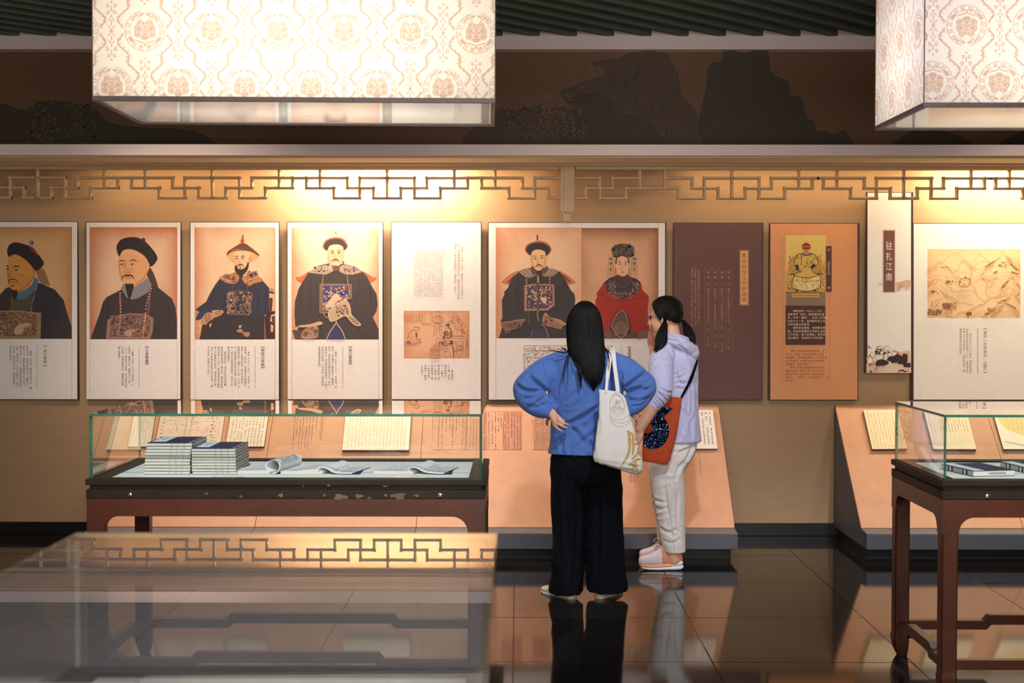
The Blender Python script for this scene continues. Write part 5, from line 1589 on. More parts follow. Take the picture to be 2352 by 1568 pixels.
mount([(1320, 570), (1400, 460), (1550, 330), (1620, 250), (1700, 205), (1780, 260), (1850, 350), (1980, 480), (2000, 540)], 5, MD, 60); mount([(1800, 300), (1890, 285), (1960, 330), (2010, 380)], 6, MD, 16); mount([(1430, 640), (1600, 590), (1780, 560), (1990, 590)], 26, MD, 26)
mount([(190, 550), (190, 490), (300, 440), (380, 390), (470, 370), (560, 460), (640, 540), (740, 600)], 7, MD, 50); mount([(200, 690), (330, 640), (520, 640), (730, 690)], 8, MD, 24); mount([(200, 800), (280, 730), (370, 710), (520, 780), (690, 830)], 9, MD, 30)
mount([(190, 970), (240, 910), (310, 880), (400, 910), (500, 970), (600, 1010)], 10, MD, 36); mount([(340, 1170), (380, 1100), (410, 1130), (460, 1080), (560, 1090), (610, 1110), (660, 1060), (720, 1130)], 11, MD, 30); mount([(1150, 660), (1250, 620), (1390, 660)], 12, ML, 12)
mount([(1680, 870), (1760, 760), (1860, 700), (1960, 760), (2010, 860)], 13, MD, 44); mount([(1500, 760), (1600, 700), (1700, 780)], 14, ML, 18); mount([(1640, 960), (1800, 880), (1990, 930)], 15, MD, 24)
mount([(1760, 1120), (1830, 1030), (1920, 1020), (2010, 1120)], 16, MD, 34); mount([(1520, 1240), (1680, 1150), (1800, 1190), (1940, 1300)], 17, MD, 40); mount([(1540, 1440), (1600, 1290), (1700, 1240), (1860, 1320), (1980, 1450)], 18, MD, 46); mount([(1060, 1460), (1180, 1390), (1290, 1450)], 19, MD, 14); mount([(190, 1400), (270, 1290), (400, 1290), (520, 1380), (690, 1470)], 20, MD, 44)
for q, wd in (([(1045, 385), (1050, 500), (1070, 560), (1050, 700), (1060, 810), (1140, 900), (1165, 1000), (1230, 1080), (1350, 1165)], 16), ([(630, 470), (720, 530), (880, 580), (960, 565), (1060, 610)], 9), ([(1075, 540), (1150, 500), (1260, 500), (1320, 455)], 9), ([(500, 905), (620, 920), (780, 945), (880, 915), (1060, 925), (1160, 990)], 12), ([(720, 1130), (850, 1175), (920, 1165), (1010, 1215), (1080, 1210), (1115, 1275)], 12), ([(750, 1450), (820, 1370), (950, 1360), (1030, 1310), (1130, 1290), (1200, 1225), (1320, 1190), (1440, 1080), (1600, 1060), (1780, 1020)], 22), ([(1470, 705), (1400, 750), (1350, 880), (1370, 1000), (1430, 1075)], 11)):
    p.line(q, wd, rgb(190, 146, 90), 5); p.line(q, wd * .45, rgb(240, 208, 160), 5)
p.poly([(850, 700), (900, 685), (1010, 685), (1030, 720), (1020, 820), (970, 860), (830, 855), (815, 790), (830, 720)], rgb(240, 208, 160), 0, MD, 18); p.poly([(870, 720), (990, 710), (1000, 800), (950, 840), (860, 830), (850, 760)], rgb(236, 204, 156), 0, MD, 7); p.ell(940, 668, 20, 26, MD); p.blobs(890, 720, 970, 780, 12, 6, [MK], 71); p.blobs(900, 800, 930, 825, 6, 10, [MK], 72); p.ell(830, 760, 16, 24, MD); p.ell(1015, 710, 14, 22, MD)
def firs(x0, y0, x1, y1, n, h, c=MK):
    for k in range(n):
        x = x0 + (x1 - x0) * k / max(1, n - 1); y = y0 + (y1 - y0) * k / max(1, n - 1)
        p.line([(x - 3, y + h), (x + 4, y)], 9, c)
firs(1345, 440, 1510, 325, 11, 40); firs(1840, 380, 1970, 500, 11, 42); firs(1500, 560, 1575, 535, 6, 44); firs(1860, 545, 1980, 590, 10, 34); firs(1740, 770, 1790, 720, 4, 40); firs(1680, 840, 1720, 820, 4, 44); firs(450, 455, 600, 450, 8, 26, rgb(120, 84, 66)); firs(1650, 1120, 1740, 1115, 7, 26); firs(1580, 1160, 1660, 1160, 5, 28); firs(1750, 1180, 1945, 1270, 12, 36); firs(1330, 1380, 1410, 1370, 6, 48); firs(1945, 1045, 2010, 990, 6, 16); firs(265, 1145, 268, 1240, 5, 20); firs(1600, 410, 1650, 410, 5, 40)
p.blobs(480, 1190, 650, 1300, 44, 15, [MK, rgb(150, 110, 80)], 73); p.curls(480, 1180, 760, 1330, 40, 24, MD, 6, 74)
for x in (545, 585, 630, 660): p.line([(x, 1300), (x - 5, 1360), (x + 10, 1410)], 9, MD, 3)
p.blobs(960, 1360, 1060, 1430, 26, 15, [MK], 75); p.line([(1000, 1420), (990, 1475)], 10, MK); p.blobs(190, 1310, 470, 1420, 44, 16, [MK, MD], 76); p.curls(1390, 1270, 1540, 1350, 26, 22, MD, 5, 77); p.line([(1450, 1350), (1460, 1460)], 9, MD); p.line([(1500, 1340), (1490, 1460)], 9, MD); p.blobs(545, 740, 700, 800, 22, 13, [MK], 78); p.blobs(1260, 670, 1390, 730, 16, 11, [MD], 79); p.blobs(230, 930, 390, 990, 18, 13, [MK], 80); p.blobs(1640, 330, 1760, 470, 34, 11, [MD], 81)
for x, y in ((720, 185), (1160, 200), (1645, 178), (395, 368), (390, 712), (490, 1048), (1215, 602), (1815, 678), (1925, 665), (1820, 1002), (345, 1240), (1580, 1262), (1530, 708)):
    for k in range(3): p.scribble(x + k * 36, y - 12, y - 2, 22, MD, x + k, gap=0)
p.view(0, 0, 1)
L_ = letter(fn, .012)
L_.vtext('【', 2262.6, 749.5, 8, 8, INKD); L_.vtext(T['p9t'][1:-1], 2262.6, 759.5, 7.8, 8.6, rgb(110, 82, 60)); L_.vtext('】', 2262.6, 853.5, 8, 8, INKD)
L_.rect(2245.4, 753, 2246.4, 858, rgb(176, 132, 100)); L_.columns(T['p9'], 2229.4, 753.2, 7.6, 5.3, 5.85, rgb(140, 102, 76))
finish(root, p, L_)

# -- mural along the upper wall, a print glued to it
org = Vector((0, WY, 2.5))
def mfn(px, py, lift):
    q = at(px, py, WY - .004 - lift)
    return (q.x - org.x, q.y - org.y, q.z - org.z)
mu = thing('mural', 'long dark brown mural of misty mountains above the soffit', 'mural', org)
p = Print(mfn, lift=.0)
p.rect(-900, 118, 3200, 372, rgb(104, 74, 50))
MV, MV2, MV3 = rgb(76, 59, 43), rgb(64, 53, 41), rgb(120, 90, 64)
def mv(pts, ox, c, line=MV3): p.poly([(ox + a / 2.94, b / 2.94) for a, b in pts], c, 2, line, .8)
mv([(-700, 1050), (-500, 760), (-200, 700), (0, 690), (150, 740), (250, 690), (400, 675), (500, 700), (620, 700), (700, 800), (800, 840), (1000, 860), (1320, 880), (1500, 1000), (1500, 1090)], 0, MV2)
mv([(900, 1090), (950, 800), (1040, 740), (1200, 735), (1300, 715), (1490, 720), (1525, 690), (1480, 640), (1500, 600), (1600, 560), (1700, 530), (1790, 500), (1770, 460), (1690, 430), (1760, 400), (1880, 390), (1960, 350), (2200, 350), (2240, 420), (2290, 500), (2310, 640), (2400, 740), (2500, 1090)], 780, MV)
mv([(1520, 1090), (1530, 720), (1600, 640), (1700, 620), (1850, 660), (1900, 760), (2100, 800), (2200, 1090)], 780, MV2)
mv([(205, 1090), (200, 600), (230, 425), (310, 420), (320, 345), (470, 350), (625, 345), (640, 470), (700, 520), (770, 550), (775, 640), (850, 650), (880, 770), (900, 800), (940, 820), (950, 880), (1010, 880), (1080, 900), (1150, 880), (1165, 1090)], 1552, MV2)
mv([(1500, 1090), (1570, 890), (1700, 870), (1850, 890), (1950, 930), (2100, 1000), (2300, 900), (2600, 820), (2900, 1000), (3000, 1090)], 1552, MV2)
for pts, ox in (([(1040, 655), (1200, 670), (1300, 650), (1400, 660), (1490, 640)], 780), ([(1430, 420), (1480, 480), (1590, 500), (1610, 560), (1520, 600)], 780), ([(1620, 600), (1700, 540), (1660, 480), (1560, 450)], 780), ([(1760, 360), (1860, 370), (1960, 350)], 780), ([(0, 640), (300, 650), (600, 640)], 0), ([(0, 480), (200, 500), (350, 480)], 0)):
    p.line([(ox + a / 2.94, b / 2.94) for a, b in pts], 1.0, MV3, 4)
p.blobs(1150, 240, 1350, 320, 160, 3, [rgb(112, 90, 66), rgb(60, 50, 40)], 61); p.blobs(1240, 215, 1320, 300, 80, 3, [rgb(116, 94, 72)], 62); p.blobs(60, 235, 220, 330, 100, 5, [rgb(60, 56, 40), rgb(84, 74, 52)], 63)
r = random.Random(5)
for k in range(240):
    x, y = r.uniform(1630, 1880), r.uniform(130, 330)
    if x > 1700 + (y - 118) * .95: continue
    p.line([(x, y), (x + r.uniform(8, 26), y - r.uniform(4, 16))], .9, r.choice([MV, rgb(54, 46, 37), rgb(86, 68, 50)]))
for k in range(120):
    x, y = r.uniform(1330, 1590), r.uniform(140, 320)
    p.line([(x, y), (x + r.uniform(-14, 10), y + r.uniform(10, 34))], .8, r.choice([rgb(100, 78, 56), rgb(62, 50, 38)]))
p.build('mural_print', M['print'], mu)

# ------------------------------------------------------------ boards and print on the sloping platforms
def slope_fn(org, base=0.0):
    def fn(px, py, lift):
        q = on_plane(px, py, PT + PN * (base + lift), PN)
        return tuple(q - org)
    return fn


def slope_board(label, TL, TR, BR, BL, th, color, draw=None, group=None):
    c = on_plane(sum(q[0] for q in (TL, TR, BR, BL)) / 4, sum(q[1] for q in (TL, TR, BR, BL)) / 4, PT, PN)
    root = thing('facsimile_board', label, 'board', c, 0, group)
    g = slope_fn(c, th)
    top = [Vector(g(q[0], q[1], 0)) for q in (TL, TR, BR, BL)]
    bot = [v - PN * (th - .0005) for v in top]
    m = MB(); m.add(top + bot, [(0, 1, 2, 3), (7, 6, 5, 4), (0, 4, 5, 1), (1, 5, 6, 2), (2, 6, 7, 3), (3, 7, 4, 0)])
    o = m.build('board', M['boardside'], root); fix_normals(o)
    p = Print(g, lift=.0003)
    p.poly([TL, TR, BR, BL], color)
    if draw: draw(p)
    p.build('page_print', M['print'], root)
    return root


M['boardside'] = mat('board_edge', rgb(126, 100, 92), .6, .3, .06)
PAGE = rgb(240, 226, 208)


def cols_fn(n, size, c, seed, TL, TR, BR, BL, m0=.05, m1=.95, v0=.06, v1=.94, ends=None, rules=None):
    def draw(p):
        for i in range(n):
            u = m0 + (m1 - m0) * (i + .5) / n
            a = (TL[0] + (TR[0] - TL[0]) * u, TL[1] + (TR[1] - TL[1]) * u); b = (BL[0] + (BR[0] - BL[0]) * u, BL[1] + (BR[1] - BL[1]) * u)
            e = v1 if ends is None else v0 + (v1 - v0) * ends[i % len(ends)]
            y0 = a[1] + (b[1] - a[1]) * v0; y1 = a[1] + (b[1] - a[1]) * e
            sk = (b[0] - a[0]) / (b[1] - a[1])
            p.scribble(a[0] + sk * (y0 - a[1]), y0, y1, size, c, seed + i, sk)
            if rules:
                ur = m0 + (m1 - m0) * i / n
                a = (TL[0] + (TR[0] - TL[0]) * ur, TL[1]); b = (BL[0] + (BR[0] - BL[0]) * ur, BL[1])
                p.line([(a[0] + (b[0] - a[0]) * v0, a[1] + (b[1] - a[1]) * v0), (a[0] + (b[0] - a[0]) * v1, a[1] + (b[1] - a[1]) * v1)], .35, rules)
    return draw


q = ((311, 941), (358, 941), (345, 1025), (294, 1025))
slope_board('cream page board lying at the upper end of the long platform, seen through glass', *q, .02, PAGE, cols_fn(9, 2.6, rgb(150, 110, 90), 200, *q, ends=[1, .5, .9, .95, .6, .8]))
bpy.data.objects['facsimile_board']['label'] = 'narrow cream page board seen through glass beside the family chart board'
q = ((372, 941), (518, 941), (505, 1026), (355, 1026))
def chart(p):
    r = random.Random(4)
    def W(u, v):
        TL, TR, BR, BL = (372, 941), (518, 941), (505, 1026), (355, 1026)
        a = TL[0] + (TR[0] - TL[0]) * u; b = BL[0] + (BR[0] - BL[0]) * u
        return (a + (b - a) * v, TL[1] + (BL[1] - TL[1]) * v)
    c = rgb(130, 96, 84)
    for k in range(26):
        u, v = r.uniform(.12, .9), r.uniform(.06, .85); du, dv = r.uniform(.03, .12), r.uniform(.03, .14)
        p.line([W(u, v), W(u + du, v), W(u + du, v + dv)], .5, c)
    for k in range(110):
        u, v = r.uniform(.08, .95), r.uniform(.08, .92)
        x, y = W(u, v); p.scribble(x, y, y + 1.5, 2.6, r.choice([c, rgb(176, 140, 110)]), 400 + k, gap=0)
    for u in (.42, .5): p.line([W(u, .02), W(u, .95)], .7, c)
    for k in range(7):
        x, y = W(.06, .12 + k * .1); p.scribble(x, y, y + 1, 4, c, 600 + k, gap=0)
    for k in range(5):
        x, y = W(.82 + (k % 2) * .02, .2 + k * .09); p.scribble(x, y, y + 1, 4.6, rgb(70, 50, 44), 620 + k, gap=0)
slope_board('wide pinkish family chart board behind the stacks of books', *q, .012, rgb(238, 212, 192), chart)
q = ((532, 941), (618, 941), (606, 1025), (518, 1025))
slope_board('cream double page board with brown ruled writing, right behind the second book stack', *q, .02, PAGE, cols_fn(10, 3.6, rgb(150, 106, 70), 220, *q, rules=rgb(190, 150, 120)))
q = ((795, 941), (945, 941), (939, 1033), (786, 1033))
slope_board('widest cream board of faint handwriting, above the open books', *q, .026, rgb(244, 230, 210), cols_fn(17, 3.4, rgb(206, 178, 152), 240, *q))
q = ((1560, 941), (1637, 941), (1648, 1030), (1566, 1030))
slope_board('white page board with black writing beside the lilac hoodie', *q, .018, rgb(244, 234, 222), cols_fn(8, 4.6, rgb(84, 66, 60), 260, *q, rules=rgb(200, 150, 130), ends=[1, .9, 1, 1, .2, .95]))
q = ((1983, 941), (2061, 941), (2083.5, 1030), (2003.5, 1031))
slope_board('cream page board at the near end of the platform under the map, partly outside the glass', *q, .024, rgb(244, 226, 190), cols_fn(9, 3.6, rgb(196, 160, 116), 280, *q))
bpy.data.objects['facsimile_board.005']['label'] = 'cream page board beside the corner of the second glass case, only half behind its glass'
q = ((2121, 941), (2219, 941), (2243, 1031), (2144, 1031))
def dense(p):
    cols_fn(13, 3.2, rgb(150, 128, 104), 300, *((2121, 941), (2219, 941), (2243, 1031), (2144, 1031)), v1=.55)(p)
    for i in range(9): 
        u = .08 + .1 * i
        p.line([(2121 + 98 * u + 12, 990), (2121 + 98 * u + 23, 1028)], .35, rgb(206, 176, 134))
slope_board('cream page board whose writing fills only its upper half, inside the second glass case view', *q, .024, rgb(244, 230, 200), dense)
q = ((2279, 941), (2400, 941), (2424, 1031), (2305, 1031))
def curved(p):
    p.poly([(2283, 945), (2396, 945), (2410, 1000), (2350, 1000), (2310, 985), (2296, 970)], rgb(236, 212, 150), 0)
    for i in range(9): p.scribble(2310 + i * 10, 948, 984 + i * 1.5, 3.0, rgb(190, 156, 100), 330 + i, .25)
    p.line([(2290, 962), (2306, 986), (2340, 1003), (2400, 1010)], 1.4, rgb(250, 244, 230), 4); p.line([(2308, 1014), (2340, 1020), (2400, 1034)], 1.2, rgb(120, 100, 84), 3)
slope_board('pale board with a yellow curved page, cut by the picture edge', *q, .022, rgb(246, 238, 222), curved)

# print applied straight to the slope of the long platform
o_ = Vector(platA.location)
p = Print(slope_fn(o_), lift=.0006)
IK, IR = rgb(130, 92, 76), rgb(150, 82, 60)
for i, (x, y1) in enumerate(((742, 1010), (729, 987), (721, 1012), (714, 1030), (707, 1031), (699, 1028), (692, 1031), (685, 1010), (679, 1031))):
    p.scribble(x, 944, y1, 3.1 if i else 2.6, IK, 500 + i, -.09)
for x in (739, 745.5): p.line([(x + 1, 943), (x - 6, 1005)], .4, IK)
for k, x in enumerate((668, 676, 690, 698, 705, 713, 728)): p.scribble(x, 1044, 1052, 3, rgb(206, 150, 124), 520 + k)
for k, x in enumerate((826, 836, 848, 858, 870)): p.scribble(x, 1045, 1053, 3, rgb(206, 150, 124), 540 + k)
p.line([(995, 943), (992, 1033), (1106, 1033)], .5, IK)
for i, (x, y1) in enumerate(((1103, 1030), (1096, 1031), (1089, 1030), (1082, 1028), (1073, 1032), (1064, 1031), (1056, 974), (1049, 988), (1041, 1026), (1034, 985), (1026, 990), (1017, 1030), (1009, 1031), (1001, 985), (995, 980))):
    p.scribble(x, 944, y1, 3.2, rgb(140, 100, 84) if i > 4 else rgb(168, 118, 98), 560 + i, -.03)
for x in (1069, 1071.5, 1074): p.line([(x, 943), (x - 3, 1032)], .35, IK)
# the two blocks of old print beside the blue sweater
p.poly([(1112, 945), (1126, 945), (1125, 1032), (1111, 1032)], rgb(206, 150, 124))
for i, x in enumerate((1117, 1123)): p.scribble(x, 948, 1030, 3.2, rgb(84, 62, 56), 580 + i)
for i, (x, y1) in enumerate(((1131, 1018), (1138, 1030), (1145, 990), (1151, 982))): p.scribble(x, 947, y1, 3.4, rgb(110, 78, 66), 590 + i)
p.line([(1118, 945), (1152, 945)], .5, IK); p.line([(1112, 1032.5), (1152, 1032.5)], .5, IK)
p.poly([(1155, 945), (1198.5, 945), (1199, 1032.5), (1155, 1032.5)], rgb(206, 146, 116))
for x in (1155.5, 1163, 1170.5, 1178, 1185, 1191.5, 1198.5): p.line([(x, 945), (x, 1032.5)], .5, rgb(110, 76, 66))
p.line([(1155, 945), (1199, 945)], .6, rgb(110, 76, 66)); p.line([(1155, 1032.5), (1199, 1032.5)], .6, rgb(110, 76, 66)); p.line([(1155.6, 968), (1155.6, 1024)], 1.1, rgb(60, 46, 44))
for i, (x, y1) in enumerate(((1195, 1031), (1188.5, 1031), (1181.5, 1031), (1175, 1002), (1167, 1031), (1160, 1031))): p.scribble(x, 948, y1, 3.8, rgb(66, 48, 44), 600 + i, gap=.04)
p.line([(1222, 1032.5), (1266, 1032.5)], .6, rgb(130, 76, 60)); p.line([(1223, 953), (1222.5, 1016)], .3, IK)
for i in range(10): p.scribble(1227.5 + i * 3.9, 947, 1031, 3.1, rgb(120, 70, 54), 620 + i, gap=.03)
p.line([(1248, 945), (1247.5, 1031)], .9, rgb(176, 84, 60))
for i, y in enumerate((966, 992)): p.scribble(1223, y, y + 2, 3.0, rgb(90, 50, 44), 640 + i, gap=0)
# grey picture glimpsed between the tote and the arm
p.poly([(1440, 940), (1500, 940), (1503, 1010), (1440, 1010)], rgb(196, 160, 136)); p.blobs(1442, 942, 1500, 1008, 120, 3, [rgb(110, 92, 82), rgb(70, 60, 56), rgb(206, 180, 160)], 90)
p.vtext('', 0, 0, 1, 1, IK)
p.scribble(1605, 1040, 1046, 3.0, IK, 660, gap=0); p.scribble(1607, 1050, 1088, 3.0, rgb(150, 100, 76), 661, .08, gap=.05); p.scribble(1612, 1091, 1093, 3, IK, 662, gap=0)
for k, x in enumerate((1448, 1457, 1465)): p.scribble(x, 1084, 1107, 3.2, rgb(140, 96, 74), 670 + k, .05)
p.line([(1451, 1084), (1453, 1107)], .4, IK)
p.build('platform_print', M['print'], platA)
p = Print(slope_fn(Vector(platB.location)), lift=.0006)
for k, (x, y) in enumerate(((2043, 1041), (2200, 1041), (2204, 1046), (2196, 1050))): p.scribble(x, y, y + 6, 2.6, rgb(176, 120, 84), 680 + k)
p.build('platform_print', M['print'], platB)
# ------------------------------------------------------------ people
from mathutils.bvhtree import BVHTree
from mathutils import noise as mnoise

M['skin'] = mat('skin', rgb(214, 160, 130), .5, .4, .05, 30, .05, 300)
M['hair'] = mat('black_hair', (.0048, .0040, .0038, 1), .55, .16, .3, 20, stretch=(9, 9, .6))
M['blue'] = mat('blue_linen', rgb(74, 107, 172), .85, .25, .08, 26, .22, 420, sheen=.15)
M['black'] = mat('black_trousers', (.0030, .0034, .0055, 1), .95, .1, .2, 30, .15, 300)
M['cream_shoe'] = mat('cream_leather', rgb(226, 212, 168), .5, .4, .05)
M['lilac'] = mat('lilac_jersey', rgb(188, 186, 218), .8, .25, .05, 20, .12, 380, sheen=.2)
M['cream'] = mat('cream_cotton', rgb(224, 217, 211), .85, .25, .05, 18, .18, 300)
M['tote'] = mat('natural_canvas', rgb(216, 211, 204), .9, .2, .06, 14, .25, 500)
M['rust'] = mat('rust_canvas', rgb(178, 72, 36), .85, .25, .08, 16, .25, 400)
M['sock'] = mat('grey_sock', rgb(176, 150, 136), .9, .2, .1, 60)
M['white_sole'] = mat('white_foam', rgb(226, 222, 226), .6, .4, .04)
M['peach'] = mat('peach_foam', rgb(232, 168, 134), .6, .4, .06)
M['knit'] = mat('pale_pink_knit', rgb(222, 204, 206), .8, .3, .05, 60, .3, 600)
M['knit2'] = mat('salmon_knit', rgb(214, 140, 114), .8, .3, .08, 60, .3, 600)
M['eye'] = mat('eye', (.02, .015, .012, 1), .15, .6, .05)
M['lip'] = mat('lip', rgb(176, 96, 88), .45, .4, .05)


def blob(mb, c, r, rot=None, n=14):
    c = Vector(c)
    R_ = rot or Matrix.Identity(3)
    rs = []
    for i in range(n + 1):
        a = PI * (i + .001) / (n + .002) - PI / 2
        rs.append([c + R_ @ Vector((r[0] * math.cos(a) * math.cos(2 * PI * k / (2 * n)), r[1] * math.cos(a) * math.sin(2 * PI * k / (2 * n)), r[2] * math.sin(a))) for k in range(2 * n)])
    mb.rings(rs)


def limb(mb, pts, rad, n=14, sm=5):
    """tapering limb through its joints, with round ends"""
    if sm > 1:
        q = cr([tuple(p) + (r,) for p, r in zip(pts, rad)], sm, closed=False)
        pts = [a[:3] for a in q]; rad = [a[3] for a in q]
    mb.tube(pts, rad, n)
    for p, r in ((pts[0], rad[0]), (pts[-1], rad[-1])): blob(mb, p, (r, r, r), n=7)


def loft(mb, rows, n=28, ex=2.2, cap=True):
    """rows of (cx, cy, z, rx, ry[, twist])"""
    rows = cr([tuple(r) for r in rows], 3, closed=False)
    rs = []
    for r in rows:
        cx, cy, z, rx, ry = r[:5]
        ring = []
        for k in range(n):
            t = 2 * PI * k / n
            c, s = math.cos(t), math.sin(t)
            ring.append(Vector((cx + rx * math.copysign(abs(c) ** (2 / ex), c), cy + ry * math.copysign(abs(s) ** (2 / ex), s), z)))
        rs.append(ring)
    mb.rings(rs, cap=cap)


def skin_over(mb, voxel, it=6, fac=.5):
    """one continuous surface round everything in mb"""
    me = bpy.data.meshes.new('tmp'); me.from_pydata(mb.v, [], mb.f)
    bm = bmesh.new(); bm.from_mesh(me); bmesh.ops.recalc_face_normals(bm, faces=bm.faces); bm.to_mesh(me); bm.free()
    o = bpy.data.objects.new('tmp', me); COL.objects.link(o)
    m = o.modifiers.new('r', 'REMESH'); m.mode = 'VOXEL'; m.voxel_size = voxel; m.adaptivity = 0
    if it:
        s = o.modifiers.new('s', 'SMOOTH'); s.factor = fac; s.iterations = it
    dg = bpy.context.evaluated_depsgraph_get()
    out = bpy.data.meshes.new_from_object(o.evaluated_get(dg))
    bpy.data.objects.remove(o); bpy.data.meshes.remove(me)
    return out


def verts_of(me):
    v = np.empty(len(me.vertices) * 3); me.vertices.foreach_get('co', v)
    n = np.empty(len(me.vertices) * 3); me.vertex_normals.foreach_get('vector', n)
    return v.reshape(-1, 3), n.reshape(-1, 3)


def nz(v, k, seed=0.0):
    return np.array([mnoise.noise((p[0] * k + seed, p[1] * k + seed * 1.7, p[2] * k - seed)) for p in v])


def folds(me, items, amp_all=1.0, soft=.004):
    """press cloth folds into the surface: items of (centre, direction, reach, amplitude, folds per metre, warp)"""
    v, n = verts_of(me)
    d = np.zeros(len(v))
    warp = nz(v, 7.0, 3.1); w2 = nz(v, 16.0, 8.7)
    for c, dr, reach, amp, fr, wp in items:
        c = np.array(c); dr = np.array(dr, float); dr /= np.linalg.norm(dr)
        rr = np.array(reach, float)
        q = (v - c) / rr
        w_ = np.exp(-np.clip((q ** 2).sum(1) if rr.ndim else (q ** 2).sum(1), 0, 20))
        ph = 2 * PI * fr * ((v - c) @ dr) + wp * warp * 2 * PI + .6 * w2
        s = np.sin(ph)
        ridge = 1 - 2 * np.abs(s) ** .75
        d += amp * w_ * ridge
    d += soft * warp + soft * .35 * w2
    v = v + n * (d * amp_all)[:, None]
    me.vertices.foreach_set('co', v.ravel())
    me.update()
    return me


def creases(me, loc, Y0, items, gain=1.0):
    """press single creases into the side that faces the gallery: items of (outline of the crease, depth, width)"""
    v, n = verts_of(me)
    d = np.zeros(len(v))
    P = v[:, [0, 2]]
    front = np.clip(-n[:, 1] * 1.6, 0, 1)
    for path, dep, wd in items:
        q = cr(path, 4, closed=False)
        w3 = [at(x, y, Y0 - .12) - Vector(loc) for x, y in q]
        a = np.array([(p.x * Y0 / (Y0 - .12) if False else p.x, p.z) for p in w3])
        best = np.full(len(v), 9.0); tt = np.zeros(len(v)); sd = np.zeros(len(v))
        m = len(a) - 1
        for i in range(m):
            e = a[i + 1] - a[i]; L2 = e @ e + 1e-12
            t = np.clip(((P - a[i]) @ e) / L2, 0, 1)
            df = P - (a[i] + t[:, None] * e)
            ds = np.hypot(df[:, 0], df[:, 1])
            u = ds < best
            best[u] = ds[u]; tt[u] = (i + t[u]) / m; sd[u] = (e[0] * df[u, 1] - e[1] * df[u, 0]) / math.sqrt(L2)
        fade = np.clip(np.minimum(tt, 1 - tt) * 5 + .15, 0, 1)
        d -= gain * dep * fade * front * np.exp(-(best / wd) ** 2)
        d += gain * dep * .75 * fade * front * np.exp(-((sd - wd * 1.9) / (wd * 1.5)) ** 2) * (best < wd * 6)
    v = v + n * d[:, None]
    me.vertices.foreach_set('co', v.ravel()); me.update()
    return me


def link_mesh(me, name, m, parent, smooth=True):
    me.name = name
    me.materials.clear(); me.materials.append(m)
    if smooth: me.polygons.foreach_set('use_smooth', [True] * len(me.polygons))
    o = bpy.data.objects.new(name, me)
    return put(o, parent)


def finger(mb, pts, r0=.0082, r1=.0066):
    n = len(pts)
    limb(mb, pts, [r0 + (r1 - r0) * i / (n - 1) for i in range(n)], 10, 4)


def hand(mb, wrist, d, nrm, side, curl=.5, s=1.0):
    """palm, four unequal fingers curling towards nrm, thumb leaving the side"""
    W, d, nrm, side = Vector(wrist), Vector(d).normalized(), Vector(nrm).normalized(), Vector(side).normalized()
    for k in range(4):
        off = (k - 1.5) * .0195 * s
        base = W + d * .082 * s + side * off
        limb(mb, [W + side * off * .55 + d * .005, W + d * .045 * s + side * off * .9, base], [.015 * s, .0155 * s, .0115 * s], 10, 3)
        ln = (.068, .078, .073, .056)[3 - k] * s
        p, a, dd = base, 0, d
        pts = [p]
        for j, fr in enumerate((.45, .32, .25)):
            a += curl * (.5, .75, .6)[j]
            dd = (d * math.cos(a) + nrm * math.sin(a))
            p = p + dd * (ln * fr); pts.append(p)
        finger(mb, pts, .0088 * s, .0068 * s)
    b = W + d * .018 * s + side * .024 * s
    finger(mb, [b, b + d * .028 * s + side * .02 * s + nrm * .008 * s, b + d * .056 * s + side * .024 * s + nrm * .02 * s, b + d * .076 * s + side * .018 * s + nrm * .028 * s], .0118 * s, .0082 * s)


def head(mb, c, f, s=1.0, tilt=0.0):
    """skull, jaw, nose, brow, lips and ears; f is where the face looks"""
    f = Vector(f).normalized(); up = Vector((0, 0, 1)); l = up.cross(f).normalized()
    up = f.cross(l).normalized()
    R_ = Matrix((l, f, up)).transposed()
    T_ = lambda x, y, z: Vector(c) + R_ @ Vector((x * s, y * s, z * s))
    blob(mb, T_(0, -.012, .03), (.074 * s, .093 * s, .085 * s), R_)
    blob(mb, T_(0, .022, -.022), (.062 * s, .066 * s, .085 * s), R_)
    blob(mb, T_(0, .052, -.082), (.032 * s, .03 * s, .022 * s), R_)
    limb(mb, [T_(0, .086, .022), T_(0, .099, .0), T_(0, .104, -.018)], [.008 * s, .010 * s, .0135 * s], 10, 3)
    for sx in (-1, 1):
        blob(mb, T_(sx * .010, .094, -.020), (.008 * s, .008 * s, .007 * s), R_, 7)
        blob(mb, T_(sx * .030, .082, .036), (.022 * s, .009 * s, .006 * s), R_, 7)
        blob(mb, T_(sx * .036, .070, -.018), (.024 * s, .02 * s, .024 * s), R_, 8)
        limb(mb, [T_(sx * .073, -.010, .026), T_(sx * .080, -.022, .022), T_(sx * .080, -.024, .0), T_(sx * .074, -.010, -.026)], [.006 * s, .007 * s, .007 * s, .006 * s], 8, 3)
        blob(mb, T_(sx * .074, -.012, .0), (.005 * s, .012 * s, .022 * s), R_, 7)
    blob(mb, T_(0, .087, -.048), (.022 * s, .009 * s, .006 * s), R_, 7)
    blob(mb, T_(0, .084, -.058), (.018 * s, .009 * s, .006 * s), R_, 7)
    return T_, R_


def face_parts(root, T_, R_, s=1.0):
    for sx in (-1, 1):
        m = MB(); blob(m, T_(sx * .030, .079, .016), (.012 * s, .006 * s, .006 * s), R_, 8); m.build('eye', M['eye'], root, True)
    m = MB(); blob(m, T_(0, .0935, -.052), (.019 * s, .004 * s, .007 * s), R_, 8); m.build('lips', M['lip'], root, True)


